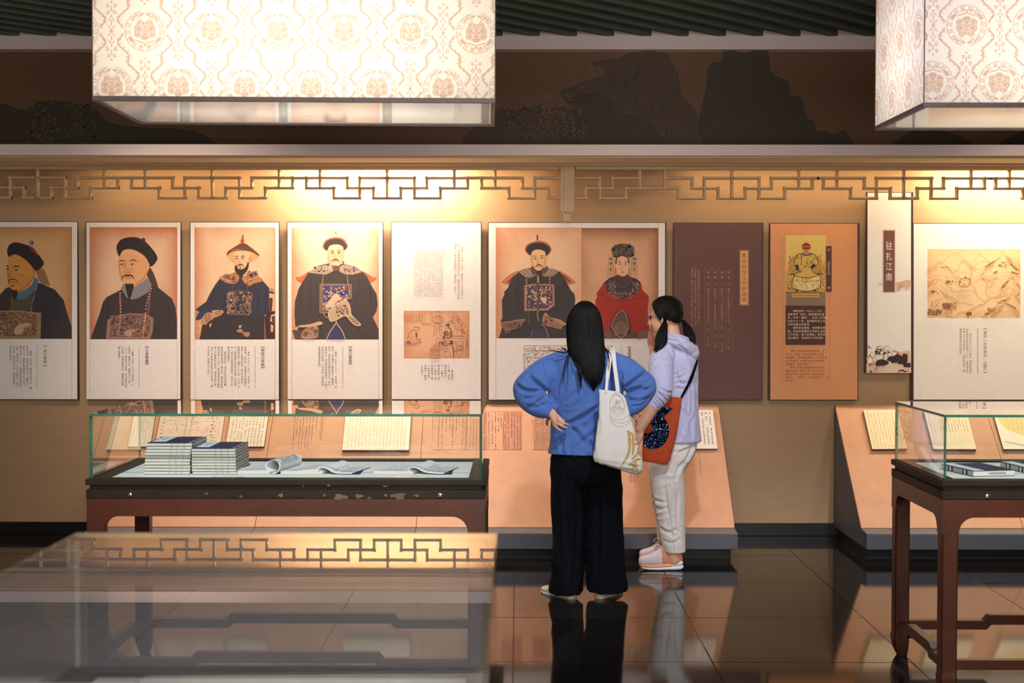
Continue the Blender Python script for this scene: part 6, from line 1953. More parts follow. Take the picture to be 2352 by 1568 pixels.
def strands(mb, path_fn, n, r, seed, sides=4, m=14):
    rr = random.Random(seed)
    for k in range(n):
        pts = path_fn(rr, m)
        rad = [r * rr.uniform(.7, 1.3) * (1 if i < m * .7 else max(.12, 1 - (i / (m - 1) - .7) / .3)) for i in range(len(pts))]
        mb.tube(pts, rad, sides)


# ============================================================ visitor in blue
BY = 7.63
broot = thing('person', 'person seen from behind with long black hair, blue sweater and hands on hips', 'person', (at(1345, 1375, BY).x, BY, 0))
def B(px, py, dy=0.0): return at(px, py, BY + dy) - Vector(broot.location)
bodyB = MB()
Th, Rh = head(bodyB, B(1343, 748, .01), (0.05, 1, -.02))
limb(bodyB, [B(1343, 765, -.005), B(1344, 790, -.012), B(1344, 812, -.01)], [.05, .048, .06])
c = lambda px, py, dy=0: tuple(B(px, py, dy))
def row(px0, px1, py, ry, dy=0.0):
    a, b = B(px0, py, dy), B(px1, py, dy)
    return ((a.x + b.x) / 2, dy, (a.z + b.z) / 2, (b.x - a.x) / 2, ry)
loft(bodyB, [row(1312, 1376, 806, .05), row(1285, 1404, 822, .07), row(1280, 1410, 850, .085), row(1284, 1406, 900, .09), row(1286, 1404, 960, .08), row(1278, 1412, 1010, .095), row(1276, 1416, 1060, .10), row(1290, 1404, 1085, .08)])
# arms akimbo
limb(bodyB, [B(1278, 830), B(1238, 862, -.02), B(1205, 890, -.04), B(1236, 928, -.08), B(1268, 950, -.125)], [.05, .044, .038, .032, .025])
limb(bodyB, [B(1412, 832), B(1452, 862, -.02), B(1484, 890, -.04), B(1460, 925, -.08), B(1430, 950, -.120)], [.05, .044, .038, .032, .025])
# the hand on the back of the waist, four fingers in view and the thumb round the side
limb(bodyB, [B(1268, 948, -.125), B(1273, 958, -.14), B(1276, 966, -.146)], [.023, .025, .022], 12, 4)
limb(bodyB, [B(1272, 958, -.135), B(1276, 975, -.145)], [.022, .018], 12, 3)
for pts, r in (((B(1276, 950, -.152), B(1283, 956, -.167), B(1290, 962, -.166), B(1296, 966, -.158)), .0076),
               ((B(1276, 960, -.156), B(1286, 966, -.172), B(1296, 971.5, -.171), B(1304, 974, -.161)), .0080),
               ((B(1275, 969.5, -.154), B(1285, 975, -.170), B(1295, 980, -.169), B(1303, 983, -.160)), .0077),
               ((B(1274, 978.5, -.150), B(1281, 984, -.164), B(1287, 988, -.165), B(1293, 990.5, -.157)), .0068)):
    finger(bodyB, pts, r, r * .8)
finger(bodyB, [B(1268, 952, -.115), B(1259, 962, -.08), B(1256, 970, -.04), B(1257, 975, -.01)], .0105, .008)
hand(bodyB, B(1430, 950, -.120), (-.7, -.12, -.62), (0.2, .5, -.1), (-.5, .2, .6), .15, .95)
# legs and feet
for px, dy in ((1302, 0.0), (1390, .02)):
    limb(bodyB, [B(px + (6 if px < 1340 else -6), 1070, dy), B(px, 1200, dy), B(px, 1350, dy)], [.085, .06, .042])
hd = skin_over(bodyB, .0052, 3)
ob = link_mesh(hd, 'body', M['skin'], broot)
face_parts(broot, Th, Rh)

# sweater
sw = MB()
loft(sw, [row(1316, 1372, 800, .060, -.006), row(1292, 1398, 806, .080), row(1270, 1420, 816, .092), row(1262, 1428, 832, .105), row(1262, 1428, 868, .122), row(1258, 1431, 906, .128), row(1266, 1428, 945, .124), row(1265, 1428, 970, .122), row(1263, 1432, 1005, .130), row(1258, 1440, 1041, .142)], 40, 2.3)
limb(sw, [B(1288, 828), B(1252, 848, -.01), B(1219, 876, -.03), B(1206, 895, -.04), B(1220, 920, -.062), B(1244, 938, -.092), B(1260, 946, -.112)], [.056, .066, .070, .066, .064, .056, .036], 18, 5)
limb(sw, [B(1402, 828), B(1438, 848, -.01), B(1467, 872, -.03), B(1482, 888, -.04), B(1470, 912, -.062), B(1452, 932, -.088), B(1440, 944, -.106)], [.056, .066, .068, .064, .060, .052, .036], 18, 5)
blob(sw, B(1262, 940, -.108), (.044, .036, .036))
limb(sw, [B(1258, 858, -.02), B(1226, 886, -.045)], [.072, .066], 16, 1)
limb(sw, [B(1222, 903, -.055), B(1250, 931, -.09)], [.062, .052], 16, 1)
limb(sw, [B(1433, 856, -.02), B(1463, 884, -.045)], [.072, .064], 16, 1)
limb(sw, [B(1470, 900, -.055), B(1448, 926, -.08)], [.058, .050], 16, 1)
me = skin_over(sw, .0058, 4)
F_ = []
def fB(px, py, dy, dr, reach, amp, fr, wp=.5): F_.append((tuple(B(px, py, dy)), dr, reach, amp, fr, wp))
fB(1225, 893, -.12, (.45, 0, 1), (.075, .1, .055), .0060, 14, .6)
fB(1245, 925, -.15, (.55, 0, 1), (.06, .1, .04), .0030, 18, .7)
fB(1468, 885, -.12, (-.35, 0, 1), (.075, .1, .055), .0065, 15, .6)
fB(1455, 920, -.15, (-.5, 0, 1), (.05, .1, .04), .0030, 18, .7)
fB(1340, 970, -.12, (-.42, 0, 1), (.13, .15, .10), .0050, 7, .9)
fB(1300, 1015, -.12, (1, 0, -.4), (.09, .15, .06), .0055, 9, .8)
fB(1370, 1010, -.12, (.9, 0, .5), (.09, .15, .07), .0050, 8, .9)
folds(me, F_, 1.0, .0045)
creases(me, broot.location, BY, [
 ([(1214, 864), (1236, 883), (1256, 901)], .014, .011), ([(1186, 884), (1208, 897), (1241, 899)], .010, .010), ([(1214, 935), (1231, 926), (1253, 910)], .012, .008),
 ([(1219, 938), (1241, 931), (1262, 922)], .007, .008), ([(1205, 915), (1222, 912), (1240, 907)], .007, .008),
 ([(1243, 826), (1252, 858), (1256, 880)], .004, .004), ([(1435, 893), (1463, 871), (1491, 853)], .014, .011), ([(1436, 904), (1463, 892), (1490, 896)], .011, .009),
 ([(1438, 915), (1468, 921), (1499, 909)], .010, .010), ([(1450, 933), (1472, 930), (1488, 922)], .007, .007), ([(1302, 976), (1340, 955), (1376, 932)], .013, .011),
 ([(1309, 980), (1328, 997), (1345, 1022)], .008, .012), ([(1330, 898), (1312, 912), (1296, 926)], .006, .012), ([(1338, 1014), (1363, 994), (1380, 975)], .009, .012),
 ([(1253, 908), (1264, 928), (1276, 944)], .010, .008), ([(1298, 998), (1292, 1020), (1289, 1040)], .006, .009), ([(1352, 1008), (1360, 1025), (1366, 1040)], .006, .010),
 ([(1312, 850), (1300, 880), (1296, 900)], .004, .010), ([(1300, 985), (1280, 1005), (1268, 1030)], .007, .009), ([(1425, 850), (1431, 880), (1428, 905)], .005, .007)], 1.3)
swo = link_mesh(me, 'sweater', M['blue'], broot)

# wide trousers
tr = MB()
loft(tr, [row(1272, 1424, 1020, .12), row(1266, 1427, 1050, .135), row(1264, 1428, 1085, .14), row(1268, 1428, 1110, .12)], 30, 2.3)
loft(tr, [row(1268, 1344, 1070, .12), row(1266, 1342, 1150, .115), row(1270, 1339.5, 1230, .11), row(1267, 1339, 1300, .125), row(1260, 1338.5, 1340, .135), row(1258, 1337.5, 1357.5, .135)], 30, 2.2)
loft(tr, [row(1346, 1427, 1070, .12, .012), row(1344, 1431, 1150, .12, .012), row(1344, 1434, 1230, .12, .012), row(1344.5, 1438, 1300, .13, .012), row(1345.5, 1442, 1336, .135, .012), row(1347, 1442, 1354, .135, .012)], 30, 2.2)
me = skin_over(tr, .0058, 3)
F_ = [((0, 0, .45), (1, .35, 0), (.5, .5, .5), .0050, 9, .35), ((0, 0, .1), (1, -.3, 0), (.5, .5, .2), .0022, 9, .3), ((0, -.1, .78), (.6, 0, 1), (.3, .3, .08), .005, 9, .4)]
folds(me, F_, 1.0, .002)
creases(me, broot.location, BY, [([(1300, 1060), (1298, 1150), (1305, 1280)], .008, .014), ([(1322, 1100), (1325, 1200), (1318, 1340)], .009, .014), ([(1372, 1090), (1376, 1200), (1368, 1340)], .009, .015), ([(1405, 1100), (1408, 1220), (1418, 1345)], .009, .014), ([(1280, 1120), (1286, 1240), (1278, 1350)], .007, .012)])
link_mesh(me, 'trousers', M['black'], broot)

# flat shoes, toes turned out
def flat_shoe(heel, toe, name='shoe'):
    h, t = Vector(heel), Vector(toe)
    d = (t - h); L_ = d.length; d.normalize(); sd = Vector((-d.y, d.x, 0))
    m = MB(); rs = []
    for u, wd, ht in ((0, .012, .030), (.04, .026, .046), (.15, .033, .052), (.32, .034, .046), (.55, .041, .040), (.75, .044, .036), (.9, .036, .031), (.97, .022, .024), (1.0, .008, .012)):
        o = h + d * (u * L_)
        ring = []
        for k in range(14):
            a = 2 * PI * k / 14
            x, z = math.cos(a), math.sin(a)
            zz = ht * (.5 + .5 * z)
            ring.append(o + sd * (wd * math.copysign(abs(x) ** .7, x)) + Vector((0, 0, zz + .002)))
        rs.append(ring)
    m.rings(rs)
    o = m.build(name, M['cream_shoe'], broot, True); fix_normals(o)
    m = MB(); m.rings([[h + d * (u * L_) + sd * (sg * w_) + Vector((0, 0, z)) for sg, z in ((-1, 0), (1, 0), (1, .006), (-1, .006))] for u, w_ in ((0, .012), (.06, .028), (.3, .033), (.6, .042), (.8, .044), (.95, .028), (1, .01))])
    s_ = m.build('sole', M['mat_white'], o); fix_normals(s_)
flat_shoe((B(1318, 1372).x, -.03, 0), (B(1249, 1355).x, .185, 0))
flat_shoe((B(1372, 1370).x, -.015, 0), (B(1430, 1362).x, .20, 0))

# hair: the mass first, then strands that follow it
HR = [(691, 1338, 1349, .012, .012), (694, 1331, 1357, .035, .005), (701, 1321, 1366, .066, .0), (716, 1309, 1376, .092, .0), (731, 1303, 1381, .100, .0), (747, 1301, 1383, .102, -.002), (762, 1301.5, 1385, .098, -.012), (777, 1302, 1386, .088, -.028), (797, 1303, 1388, .066, -.062), (812, 1308, 1389, .048, -.088), (826, 1318, 1390, .038, -.104), (840, 1328, 1389.5, .032, -.118), (856, 1339, 1386.5, .026, -.128), (872, 1344, 1384, .020, -.134), (886, 1348, 1380, .013, -.136), (898, 1353, 1373, .005, -.134)]
hm = MB()
rws = []
for py, a, b, ry, dy in HR:
    p0, p1 = B(a, py, dy), B(b, py, dy)
    rws.append(((p0.x + p1.x) / 2, dy, (p0.z + p1.z) / 2, (p1.x - p0.x) / 2, ry))
tp = [.965] * (len(rws) - 5) + [.93, .84, .66, .40, .08]
loft(hm, [(x, y, z, rx * k_, ry * min(.965, k_ + .1)) for (x, y, z, rx, ry), k_ in zip(rws, tp)], 36, 2.0)
def hair_path(rr, m):
    u = rr.uniform(-1, 1); u = math.copysign(abs(u) ** .8, u)
    end = rr.uniform(.76, 1.0) ** .8 * (1 - .10 * abs(u) ** 2)
    j0 = rr.uniform(.0, .10)
    ja = rr.uniform(-.03, .03)
    pts = []
    for i in range(m):
        t = j0 + (end - j0) * i / (m - 1)
        k = t * (len(rws) - 1); a = min(int(k), len(rws) - 2); f = k - a
        x, y, z, rx, ry = [rws[a][q] + (rws[a + 1][q] - rws[a][q]) * f for q in range(5)]
        uu = max(-.995, min(.995, u + ja * math.sin(t * 7)))
        lift = 1.0 + rr.uniform(-.008, .022)
        pts.append((x + rx * uu * lift, y - ry * math.sqrt(1 - uu * uu) * lift - .0006, z))
    return pts
strands(hm, hair_path, 460, .0021, 5, 4, 18)
for pts, r in ((((1304, 806), (1296, 810), (1285, 808), (1268, 805), (1258, 806)), .0045), (((1307, 812), (1302, 822), (1297, 845), (1293, 870), (1293, 884)), .0050), (((1309, 815), (1305, 830), (1304, 855), (1303, 883)), .0032), (((1313, 818), (1321, 838), (1333, 857), (1346, 876), (1352, 886)), .0040), (((1300, 803), (1293, 800), (1288, 797)), .005), (((1388, 800), (1396, 812), (1399, 830), (1398, 850)), .0045), (((1385, 795), (1394, 803), (1402, 812), (1404, 822)), .0035), (((1330, 840), (1332, 862), (1334, 880), (1334, 893)), .0090), (((1328, 838), (1330, 860), (1333, 880)), .0075), (((1336, 845), (1336, 865), (1335, 885)), .006)):
    q = cr(pts, 5, closed=False)
    bm_ = []
    bvh_pts = []
    for px, py in q:
        dy = -.10 - .055 * min(1, max(0, (py - 806) / 50)) if px > 1275 else -.085
        bvh_pts.append(B(px, py, dy - .012 if px < 1370 else -.205))
    hm.tube(bvh_pts, [r * (1 - .85 * (i / (len(q) - 1)) ** 1.5) for i in range(len(q))], 6)
hm.build('hair', M['hair'], broot, True)

# ------------------------------------------------------------ canvas tote on her shoulder
troot = thing('tote_bag', 'white canvas tote bag with gold brush lettering hanging from the blue shoulder', 'bag', B(1420, 1085, -.23) + Vector(broot.location))
TB = Vector(broot.location) - Vector(troot.location)
def TT(px, py, dy): return B(px, py, dy) + TB
tm_ = MB(); rs = []
rows_ = [(1375, 894, 1422, 899, .010), (1376, 905, 1437, 914, .014), (1376.5, 930, 1444, 938, .022), (1375, 953, 1450, 962, .028), (1371, 990, 1463, 1003, .036), (1366, 1025, 1473, 1043, .043), (1363, 1050, 1477, 1070, .045), (1366, 1060, 1474, 1084, .038), (1385, 1067, 1464, 1089, .022), (1400, 1072, 1455, 1088, .008)]
for a, ya, b, yb, t in rows_:
    ring = []
    for k in range(36):
        an = 2 * PI * k / 36
        u, v = math.cos(an), math.sin(an)
        u = math.copysign(abs(u) ** .75, u); v = math.copysign(abs(v) ** .55, v)
        f = .5 + .5 * u
        px, py = a + (b - a) * f, ya + (yb - ya) * f
        ring.append(TT(px, py, -.235 + t * v))
    rs.append(ring)
q = []
for i in range(len(rs) - 1):
    for s_ in range(5):
        q.append([rs[i][k].lerp(rs[i + 1][k], s_ / 5) for k in range(36)])
q.append(rs[-1])
tm_.rings(q)
me = tm_.mesh('bag_body', M['tote'], True)
z_ = lambda px, py: tuple(TT(px, py, -.27))
folds(me, [(z_(1385, 1045), (1, 0, .5), (.05, .1, .07), .0055, 14, .6), (z_(1440, 1070), (.5, 0, 1), (.08, .1, .04), .005, 16, .6), (z_(1375, 990), (1, 0, .1), (.03, .1, .12), .004, 16, .5)], 1, .002)
tbo = link_mesh(me, 'bag_body', M['tote'], troot)
fix_normals(tbo)
def ribbon(mb, pts, wd, th=.003, nrm=(0, -1, 0)):
    P = [Vector(p) for p in pts]; n = len(P); rs = []
    for i, p in enumerate(P):
        t = (P[min(i + 1, n - 1)] - P[max(i - 1, 0)]).normalized()
        nn = Vector(nrm[i]) if hasattr(nrm[0], '__len__') else Vector(nrm)
        s_ = t.cross(nn).normalized(); nn = s_.cross(t).normalized()
        w_ = wd[i] if hasattr(wd, '__len__') else wd
        rs.append([p - s_ * w_ / 2 - nn * th / 2, p + s_ * w_ / 2 - nn * th / 2, p + s_ * w_ / 2 + nn * th / 2, p - s_ * w_ / 2 + nn * th / 2])
    mb.rings(rs)
swb = BVHTree.FromPolygons([v.co for v in swo.data.vertices], [tuple(f.vertices) for f in swo.data.polygons])
for dy0, dx in ((-.248, 0), (-.222, 1.5)):
    m = MB()
    pts = [(1391.5 + dx, 903, dy0), (1392 + dx, 893, dy0), (1394.5 + dx, 865, dy0 + .045), (1398.5 + dx, 835, -.165), (1402 + dx, 815, -.135), (1404 + dx, 806, -.10), (1406 + dx, 801.5, -.06), (1408 + dx, 804, -.10), (1409 + dx, 815, -.135), (1411 + dx, 840, -.165), (1415 + dx, 868, dy0 + .045), (1418 + dx, 893, dy0), (1419 + dx, 907, dy0)]
    q = cr(pts, 4, closed=False)
    wd = [.012 if i < 8 else .017 for i in range(len(q))]
    P3 = []
    for px, py, dy in q:
        a_ = TT(px, py, dy)
        if py < 892:
            d = ray(px, py).normalized()
            h, n_, i_, ds = swb.ray_cast(EYE - Vector(broot.location), d)
            if h is not None and (h + TB).y - .007 < a_.y:
                a_ = h + TB - d * .008
        P3.append(a_)
    ribbon(m, P3, wd, .003)
    o = m.build('strap', M['tote'], troot); fix_normals(o)


def decal_fn(o, lift0=.0015):
    bv = BVHTree.FromObject(o, bpy.context.evaluated_depsgraph_get()) if False else BVHTree.FromPolygons([v.co for v in o.data.vertices], [tuple(p.vertices) for p in o.data.polygons])
    def fn(off):
        def g(px, py, lift):
            d = ray(px, py).normalized()
            e = EYE - off
            h, n, i, dist = bv.ray_cast(e, d)
            if h is None:
                h, n, i, dist = bv.find_nearest(e + d * (g.last))
            else:
                g.last = dist
            p = h - d * (lift0 + lift * 2)
            return tuple(p)
        g.last = 7.4
        return g
    return fn
GOLDB, LINE_ = rgb(184, 148, 88), rgb(184, 170, 150)
p = Print(decal_fn(tbo)(Vector(troot.location)), lift=.0002)
p.view(1340, 790, .19763)
# outline crest: an oval with a standing figure and a lettered band
for rx, ry, wd in ((88, 150, 5), (80, 140, 3)):
    p.line([(392 + rx * math.cos(a) + 12 * math.sin(a), 720 + ry * math.sin(a)) for a in np.linspace(.75 * PI + .3, 2.25 * PI - .3, 26)], wd, LINE_)
p.line([(310, 800), (330, 850), (400, 880), (470, 862), (530, 810)], 5, LINE_, 4); p.line([(318, 870), (350, 930), (430, 956), (500, 935), (540, 885)], 5, LINE_, 4); p.line([(310, 800), (318, 870)], 4, LINE_); p.line([(530, 810), (540, 885)], 4, LINE_)
for k in range(9): p.scribble(345 + k * 21, 886 + 18 * math.sin(PI * k / 8), 900 + 18 * math.sin(PI * k / 8), 22, LINE_, 900 + k, gap=0)
p.line([(382, 640), (372, 690), (395, 700), (398, 640)], 6, LINE_, 3); p.ell(386, 668, 10, 14, LINE_); p.line([(372, 700), (370, 850)], 5, LINE_); p.line([(400, 700), (420, 850)], 5, LINE_); p.line([(380, 700), (390, 850)], 4, LINE_); p.line([(340, 620), (360, 600), (400, 595), (440, 625)], 5, LINE_, 3)
p.curls(325, 640, 370, 800, 14, 20, LINE_, 3, 91); p.curls(405, 640, 460, 800, 16, 20, LINE_, 3, 92); p.poly([(374, 672), (398, 672), (386, 690)], GOLDB)
# gold brush strokes running round the side of the bag
p.line([(505, 1005), (535, 1030), (530, 1110), (540, 1200), (515, 1290), (470, 1370), (440, 1425)], 32, GOLDB, 5, taper=True)
p.line([(520, 1010), (540, 1120), (532, 1230), (510, 1300)], 29, GOLDB, 5)
p.line([(512, 1008), (560, 1040), (578, 1045)], 24, GOLDB, 4); p.line([(580, 1040), (575, 1120), (585, 1200), (565, 1290)], 35, GOLDB, 5, taper=True); p.line([(575, 1050), (582, 1180), (572, 1280)], 24, GOLDB, 4)
p.line([(605, 1000), (612, 1060), (630, 1120), (650, 1180), (665, 1260)], 29, GOLDB, 5, taper=True); p.line([(606, 1005), (640, 1150), (660, 1200)], 18, GOLDB, 4); p.line([(595, 1110), (640, 1095)], 18, GOLDB, 3); p.line([(600, 1165), (655, 1150)], 18, GOLDB, 3)
p.line([(640, 1190), (625, 1270), (580, 1320), (555, 1335)], 22, GOLDB, 4, taper=True); p.line([(630, 1200), (645, 1260), (672, 1300)], 24, GOLDB, 4, taper=True)
p.line([(670, 1330), (600, 1350), (520, 1410)], 24, GOLDB, 4, taper=True); p.line([(620, 1340), (600, 1400), (570, 1470)], 27, GOLDB, 4, taper=True); p.line([(545, 1390), (600, 1420), (640, 1470)], 27, GOLDB, 4, taper=True); p.line([(500, 1450), (570, 1440), (640, 1400)], 16, GOLDB, 4, taper=True)
p.build('gold_print', M['print'], troot)

# ============================================================ visitor in lilac
PY = 8.43
proot = thing('person', 'person in a lilac hoodie and cream trousers with two low ponytails and glasses', 'person', (at(1548, 1310, PY).x, PY, 0))
def Q(px, py, dy=0.0): return at(px, py, PY + dy) - Vector(proot.location)
def rowQ(px0, px1, py, ry, dy=0.0):
    a, b = Q(px0, py, dy), Q(px1, py, dy)
    return ((a.x + b.x) / 2, dy, (a.z + b.z) / 2, (b.x - a.x) / 2, ry)
FD = Vector((-.86, .51, -.10)).normalized()
bd = MB()
hc = Q(1527, 733, .0)
Tq, Rq = head(bd, hc, FD)
limb(bd, [Q(1538, 745, -.005), Q(1543, 765, -.01), Q(1547, 790, -.01)], [.052, .050, .062])
loft(bd, [rowQ(1520, 1580, 780, .06), rowQ(1512, 1594, 805, .085), rowQ(1512, 1594, 850, .09), rowQ(1515, 1592, 920, .085), rowQ(1512, 1592, 985, .095), rowQ(1508, 1590, 1040, .10), rowQ(1512, 1575, 1070, .09)])
limb(bd, [Q(1524, 812, -.08), Q(1516, 860, -.18), Q(1518, 903, -.245), Q(1500, 932, -.255), Q(1484, 960, -.257), Q(1470, 985, -.257)], [.05, .045, .043, .041, .036, .028])
hand(bd, Q(1470, 986, -.257), (-.45, -.02, -.9), (-.6, .3, .5), (-.7, .4, .2), .5, .95)
# the other forearm comes up in front of her, hand at the chin
limb(bd, [Q(1560, 815, .10), Q(1530, 880, .17), Q(1512, 850, .20), Q(1500, 800, .17)], [.048, .04, .034, .026])
hand(bd, Q(1500, 800, .17), (-.15, -.2, 1), (.7, -.5, .2), (.5, -.5, .4), .35, .9)
for c0, c1, c2, dy in (((1538, 1080), (1540, 1180), (1548, 1285), -.01), ((1530, 1080), (1532, 1170), (1536, 1262), .14)):
    limb(bd, [Q(*c0, dy), Q(*c1, dy), Q(*c2, dy)], [.085, .06, .040])
me = skin_over(bd, .0055, 3)
link_mesh(me, 'body', M['skin'], proot)
face_parts(proot, Tq, Rq)

# hoodie
hd_ = MB()
loft(hd_, [rowQ(1526, 1570, 772, .060, -.005), rowQ(1518, 1584, 784, .075), rowQ(1508, 1596, 800, .095), rowQ(1502, 1602, 822, .112), rowQ(1503, 1604, 860, .118), rowQ(1505, 1603, 905, .115), rowQ(1505, 1605, 945, .115), rowQ(1503, 1608, 985, .122), rowQ(1503, 1611, 1014, .128)], 40, 2.2)
limb(hd_, [Q(1528, 806, -.06), Q(1519, 828, -.115), Q(1517, 862, -.185), Q(1519, 890, -.240), Q(1512, 912, -.250), Q(1502, 929, -.255)], [.062, .072, .074, .068, .060, .047], 18, 5)
limb(hd_, [Q(1570, 806, .06), Q(1556, 850, .12), Q(1535, 885, .165), Q(1520, 868, .19)], [.062, .07, .06, .05], 16, 4)
# hood lying on the back
limb(hd_, [Q(1528, 778, -.075), Q(1546, 782, -.105), Q(1566, 790, -.105), Q(1584, 800, -.075), Q(1594, 808, -.03), Q(1594, 800, .02)], [.024, .030, .034, .038, .030, .026], 14, 5)
limb(hd_, [Q(1530, 772, -.055), Q(1550, 774, -.07), Q(1570, 781, -.055), Q(1578, 784, .0)], [.022, .024, .026, .026], 12, 4)
blob(hd_, Q(1590, 812, -.05), (.045, .045, .035))
me = skin_over(hd_, .0062, 4)
F_ = []
def fQ(px, py, dy, dr, reach, amp, fr, wp=.5): F_.append((tuple(Q(px, py, dy)), dr, reach, amp, fr, wp))
fQ(1510, 908, -.29, (.55, 0, .8), (.05, .1, .04), .0050, 30, .6)
fQ(1560, 870, -.12, (-.5, 0, 1), (.05, .1, .05), .0050, 14, .7)
fQ(1590, 930, -.1, (1, 0, .15), (.05, .15, .14), .0040, 16, .6)
fQ(1570, 990, -.12, (1, 0, .35), (.08, .15, .06), .0040, 12, .8)
folds(me, F_, 1, .003)
creases(me, proot.location, PY, [
 ([(1546, 770), (1562, 780), (1575, 790)], .010, .006), ([(1531, 780), (1551, 783), (1574, 794)], .010, .007), ([(1554, 790), (1573, 804), (1586, 823)], .010, .008),
 ([(1532, 797), (1542, 813), (1549, 830), (1554, 847), (1551, 868), (1551, 888)], .008, .006), ([(1494, 842), (1502, 835), (1512, 828)], .007, .007), ([(1521, 831), (1532, 836), (1541, 843)], .005, .007),
 ([(1553, 853), (1562, 881), (1583, 878)], .010, .009), ([(1553, 890), (1572, 893), (1592, 880)], .008, .008), ([(1508, 886), (1526, 896), (1542, 894)], .009, .006), ([(1502, 894), (1519, 909), (1534, 920)], .009, .0055),
 ([(1498, 903), (1513, 919), (1523, 931)], .008, .0055), ([(1495, 909), (1508, 925), (1515, 936)], .007, .005), ([(1516, 898), (1530, 907), (1537, 914)], .007, .005), ([(1492, 915), (1500, 926), (1507, 935)], .006, .005),
 ([(1586, 884), (1590, 920), (1589, 955)], .007, .009), ([(1599, 876), (1602, 920), (1603, 950)], .005, .007), ([(1563, 936), (1574, 948), (1583, 958)], .007, .007), ([(1578, 892), (1581, 920), (1579, 948)], .006, .008),
 ([(1586, 962), (1588, 990), (1588, 1016)], .006, .009), ([(1570, 975), (1566, 995), (1558, 1014)], .006, .009), ([(1560, 800), (1572, 830), (1580, 860)], .006, .012)], 1.0)
hoo = link_mesh(me, 'hoodie', M['lilac'], proot)

# trousers
tr = MB()
loft(tr, [rowQ(1506, 1600, 1000, .10), rowQ(1500, 1600, 1025, .115), rowQ(1494, 1592, 1050, .118), rowQ(1490, 1576, 1075, .105), rowQ(1495, 1568, 1095, .09)], 30, 2.2)
loft(tr, [rowQ(1492, 1574, 1065, .085, -.03), rowQ(1496, 1573, 1110, .085, -.03), rowQ(1503, 1574, 1155, .08, -.02), rowQ(1511, 1574, 1200, .078, -.01), rowQ(1518, 1574, 1240, .074, -.005), rowQ(1526, 1574, 1267, .068, 0)], 28, 2.2)
loft(tr, [rowQ(1488, 1565, 1065, .085, .06), rowQ(1491, 1562, 1110, .08, .085), rowQ(1497, 1560, 1155, .075, .11), rowQ(1507, 1560, 1200, .07, .14), rowQ(1509, 1558, 1240, .066, .17)], 28, 2.2)
me = skin_over(tr, .0058, 3)
F_ = []
fQ(1560, 1045, -.1, (-.6, 0, 1), (.06, .2, .05), .008, 11, .4)
fQ(1530, 1090, -.1, (-.45, 0, 1), (.08, .2, .06), .0055, 9, .4)
fQ(1545, 1150, -.1, (1, 0, .12), (.06, .2, .13), .005, 14, .4)
fQ(1550, 1230, -.1, (.6, 0, 1), (.06, .2, .05), .0055, 13, .5)
fQ(1520, 1180, -.1, (-.5, 0, 1), (.06, .2, .05), .005, 12, .5)
folds(me, F_, .7, .0025)
creases(me, proot.location, PY, [([(1594, 1022), (1586, 1042), (1574, 1062)], .010, .009), ([(1545, 1040), (1565, 1036), (1590, 1028)], .007, .009), ([(1573, 1062), (1560, 1075), (1552, 1100)], .008, .010),
 ([(1494, 1150), (1510, 1152), (1528, 1155)], .006, .008), ([(1500, 1165), (1518, 1172), (1540, 1166)], .006, .010), ([(1535, 1110), (1532, 1150), (1540, 1190)], .006, .012), ([(1518, 1215), (1535, 1225), (1558, 1218)], .006, .010), ([(1525, 1245), (1545, 1250), (1566, 1240)], .005, .009), ([(1560, 1130), (1556, 1180), (1562, 1240)], .005, .010)])
link_mesh(me, 'trousers', M['cream'], proot)
m = MB(); m.tube([Q(px, py, -.105 + dd) for px, py, dd in ((1529, 1075, -.012), (1531, 1120, -.012), (1536, 1160, -.0), (1543, 1200, .012), (1548, 1240, .022), (1549, 1262, .03))], .0022, 6)
m.build('side_seam', M['cream'], proot)

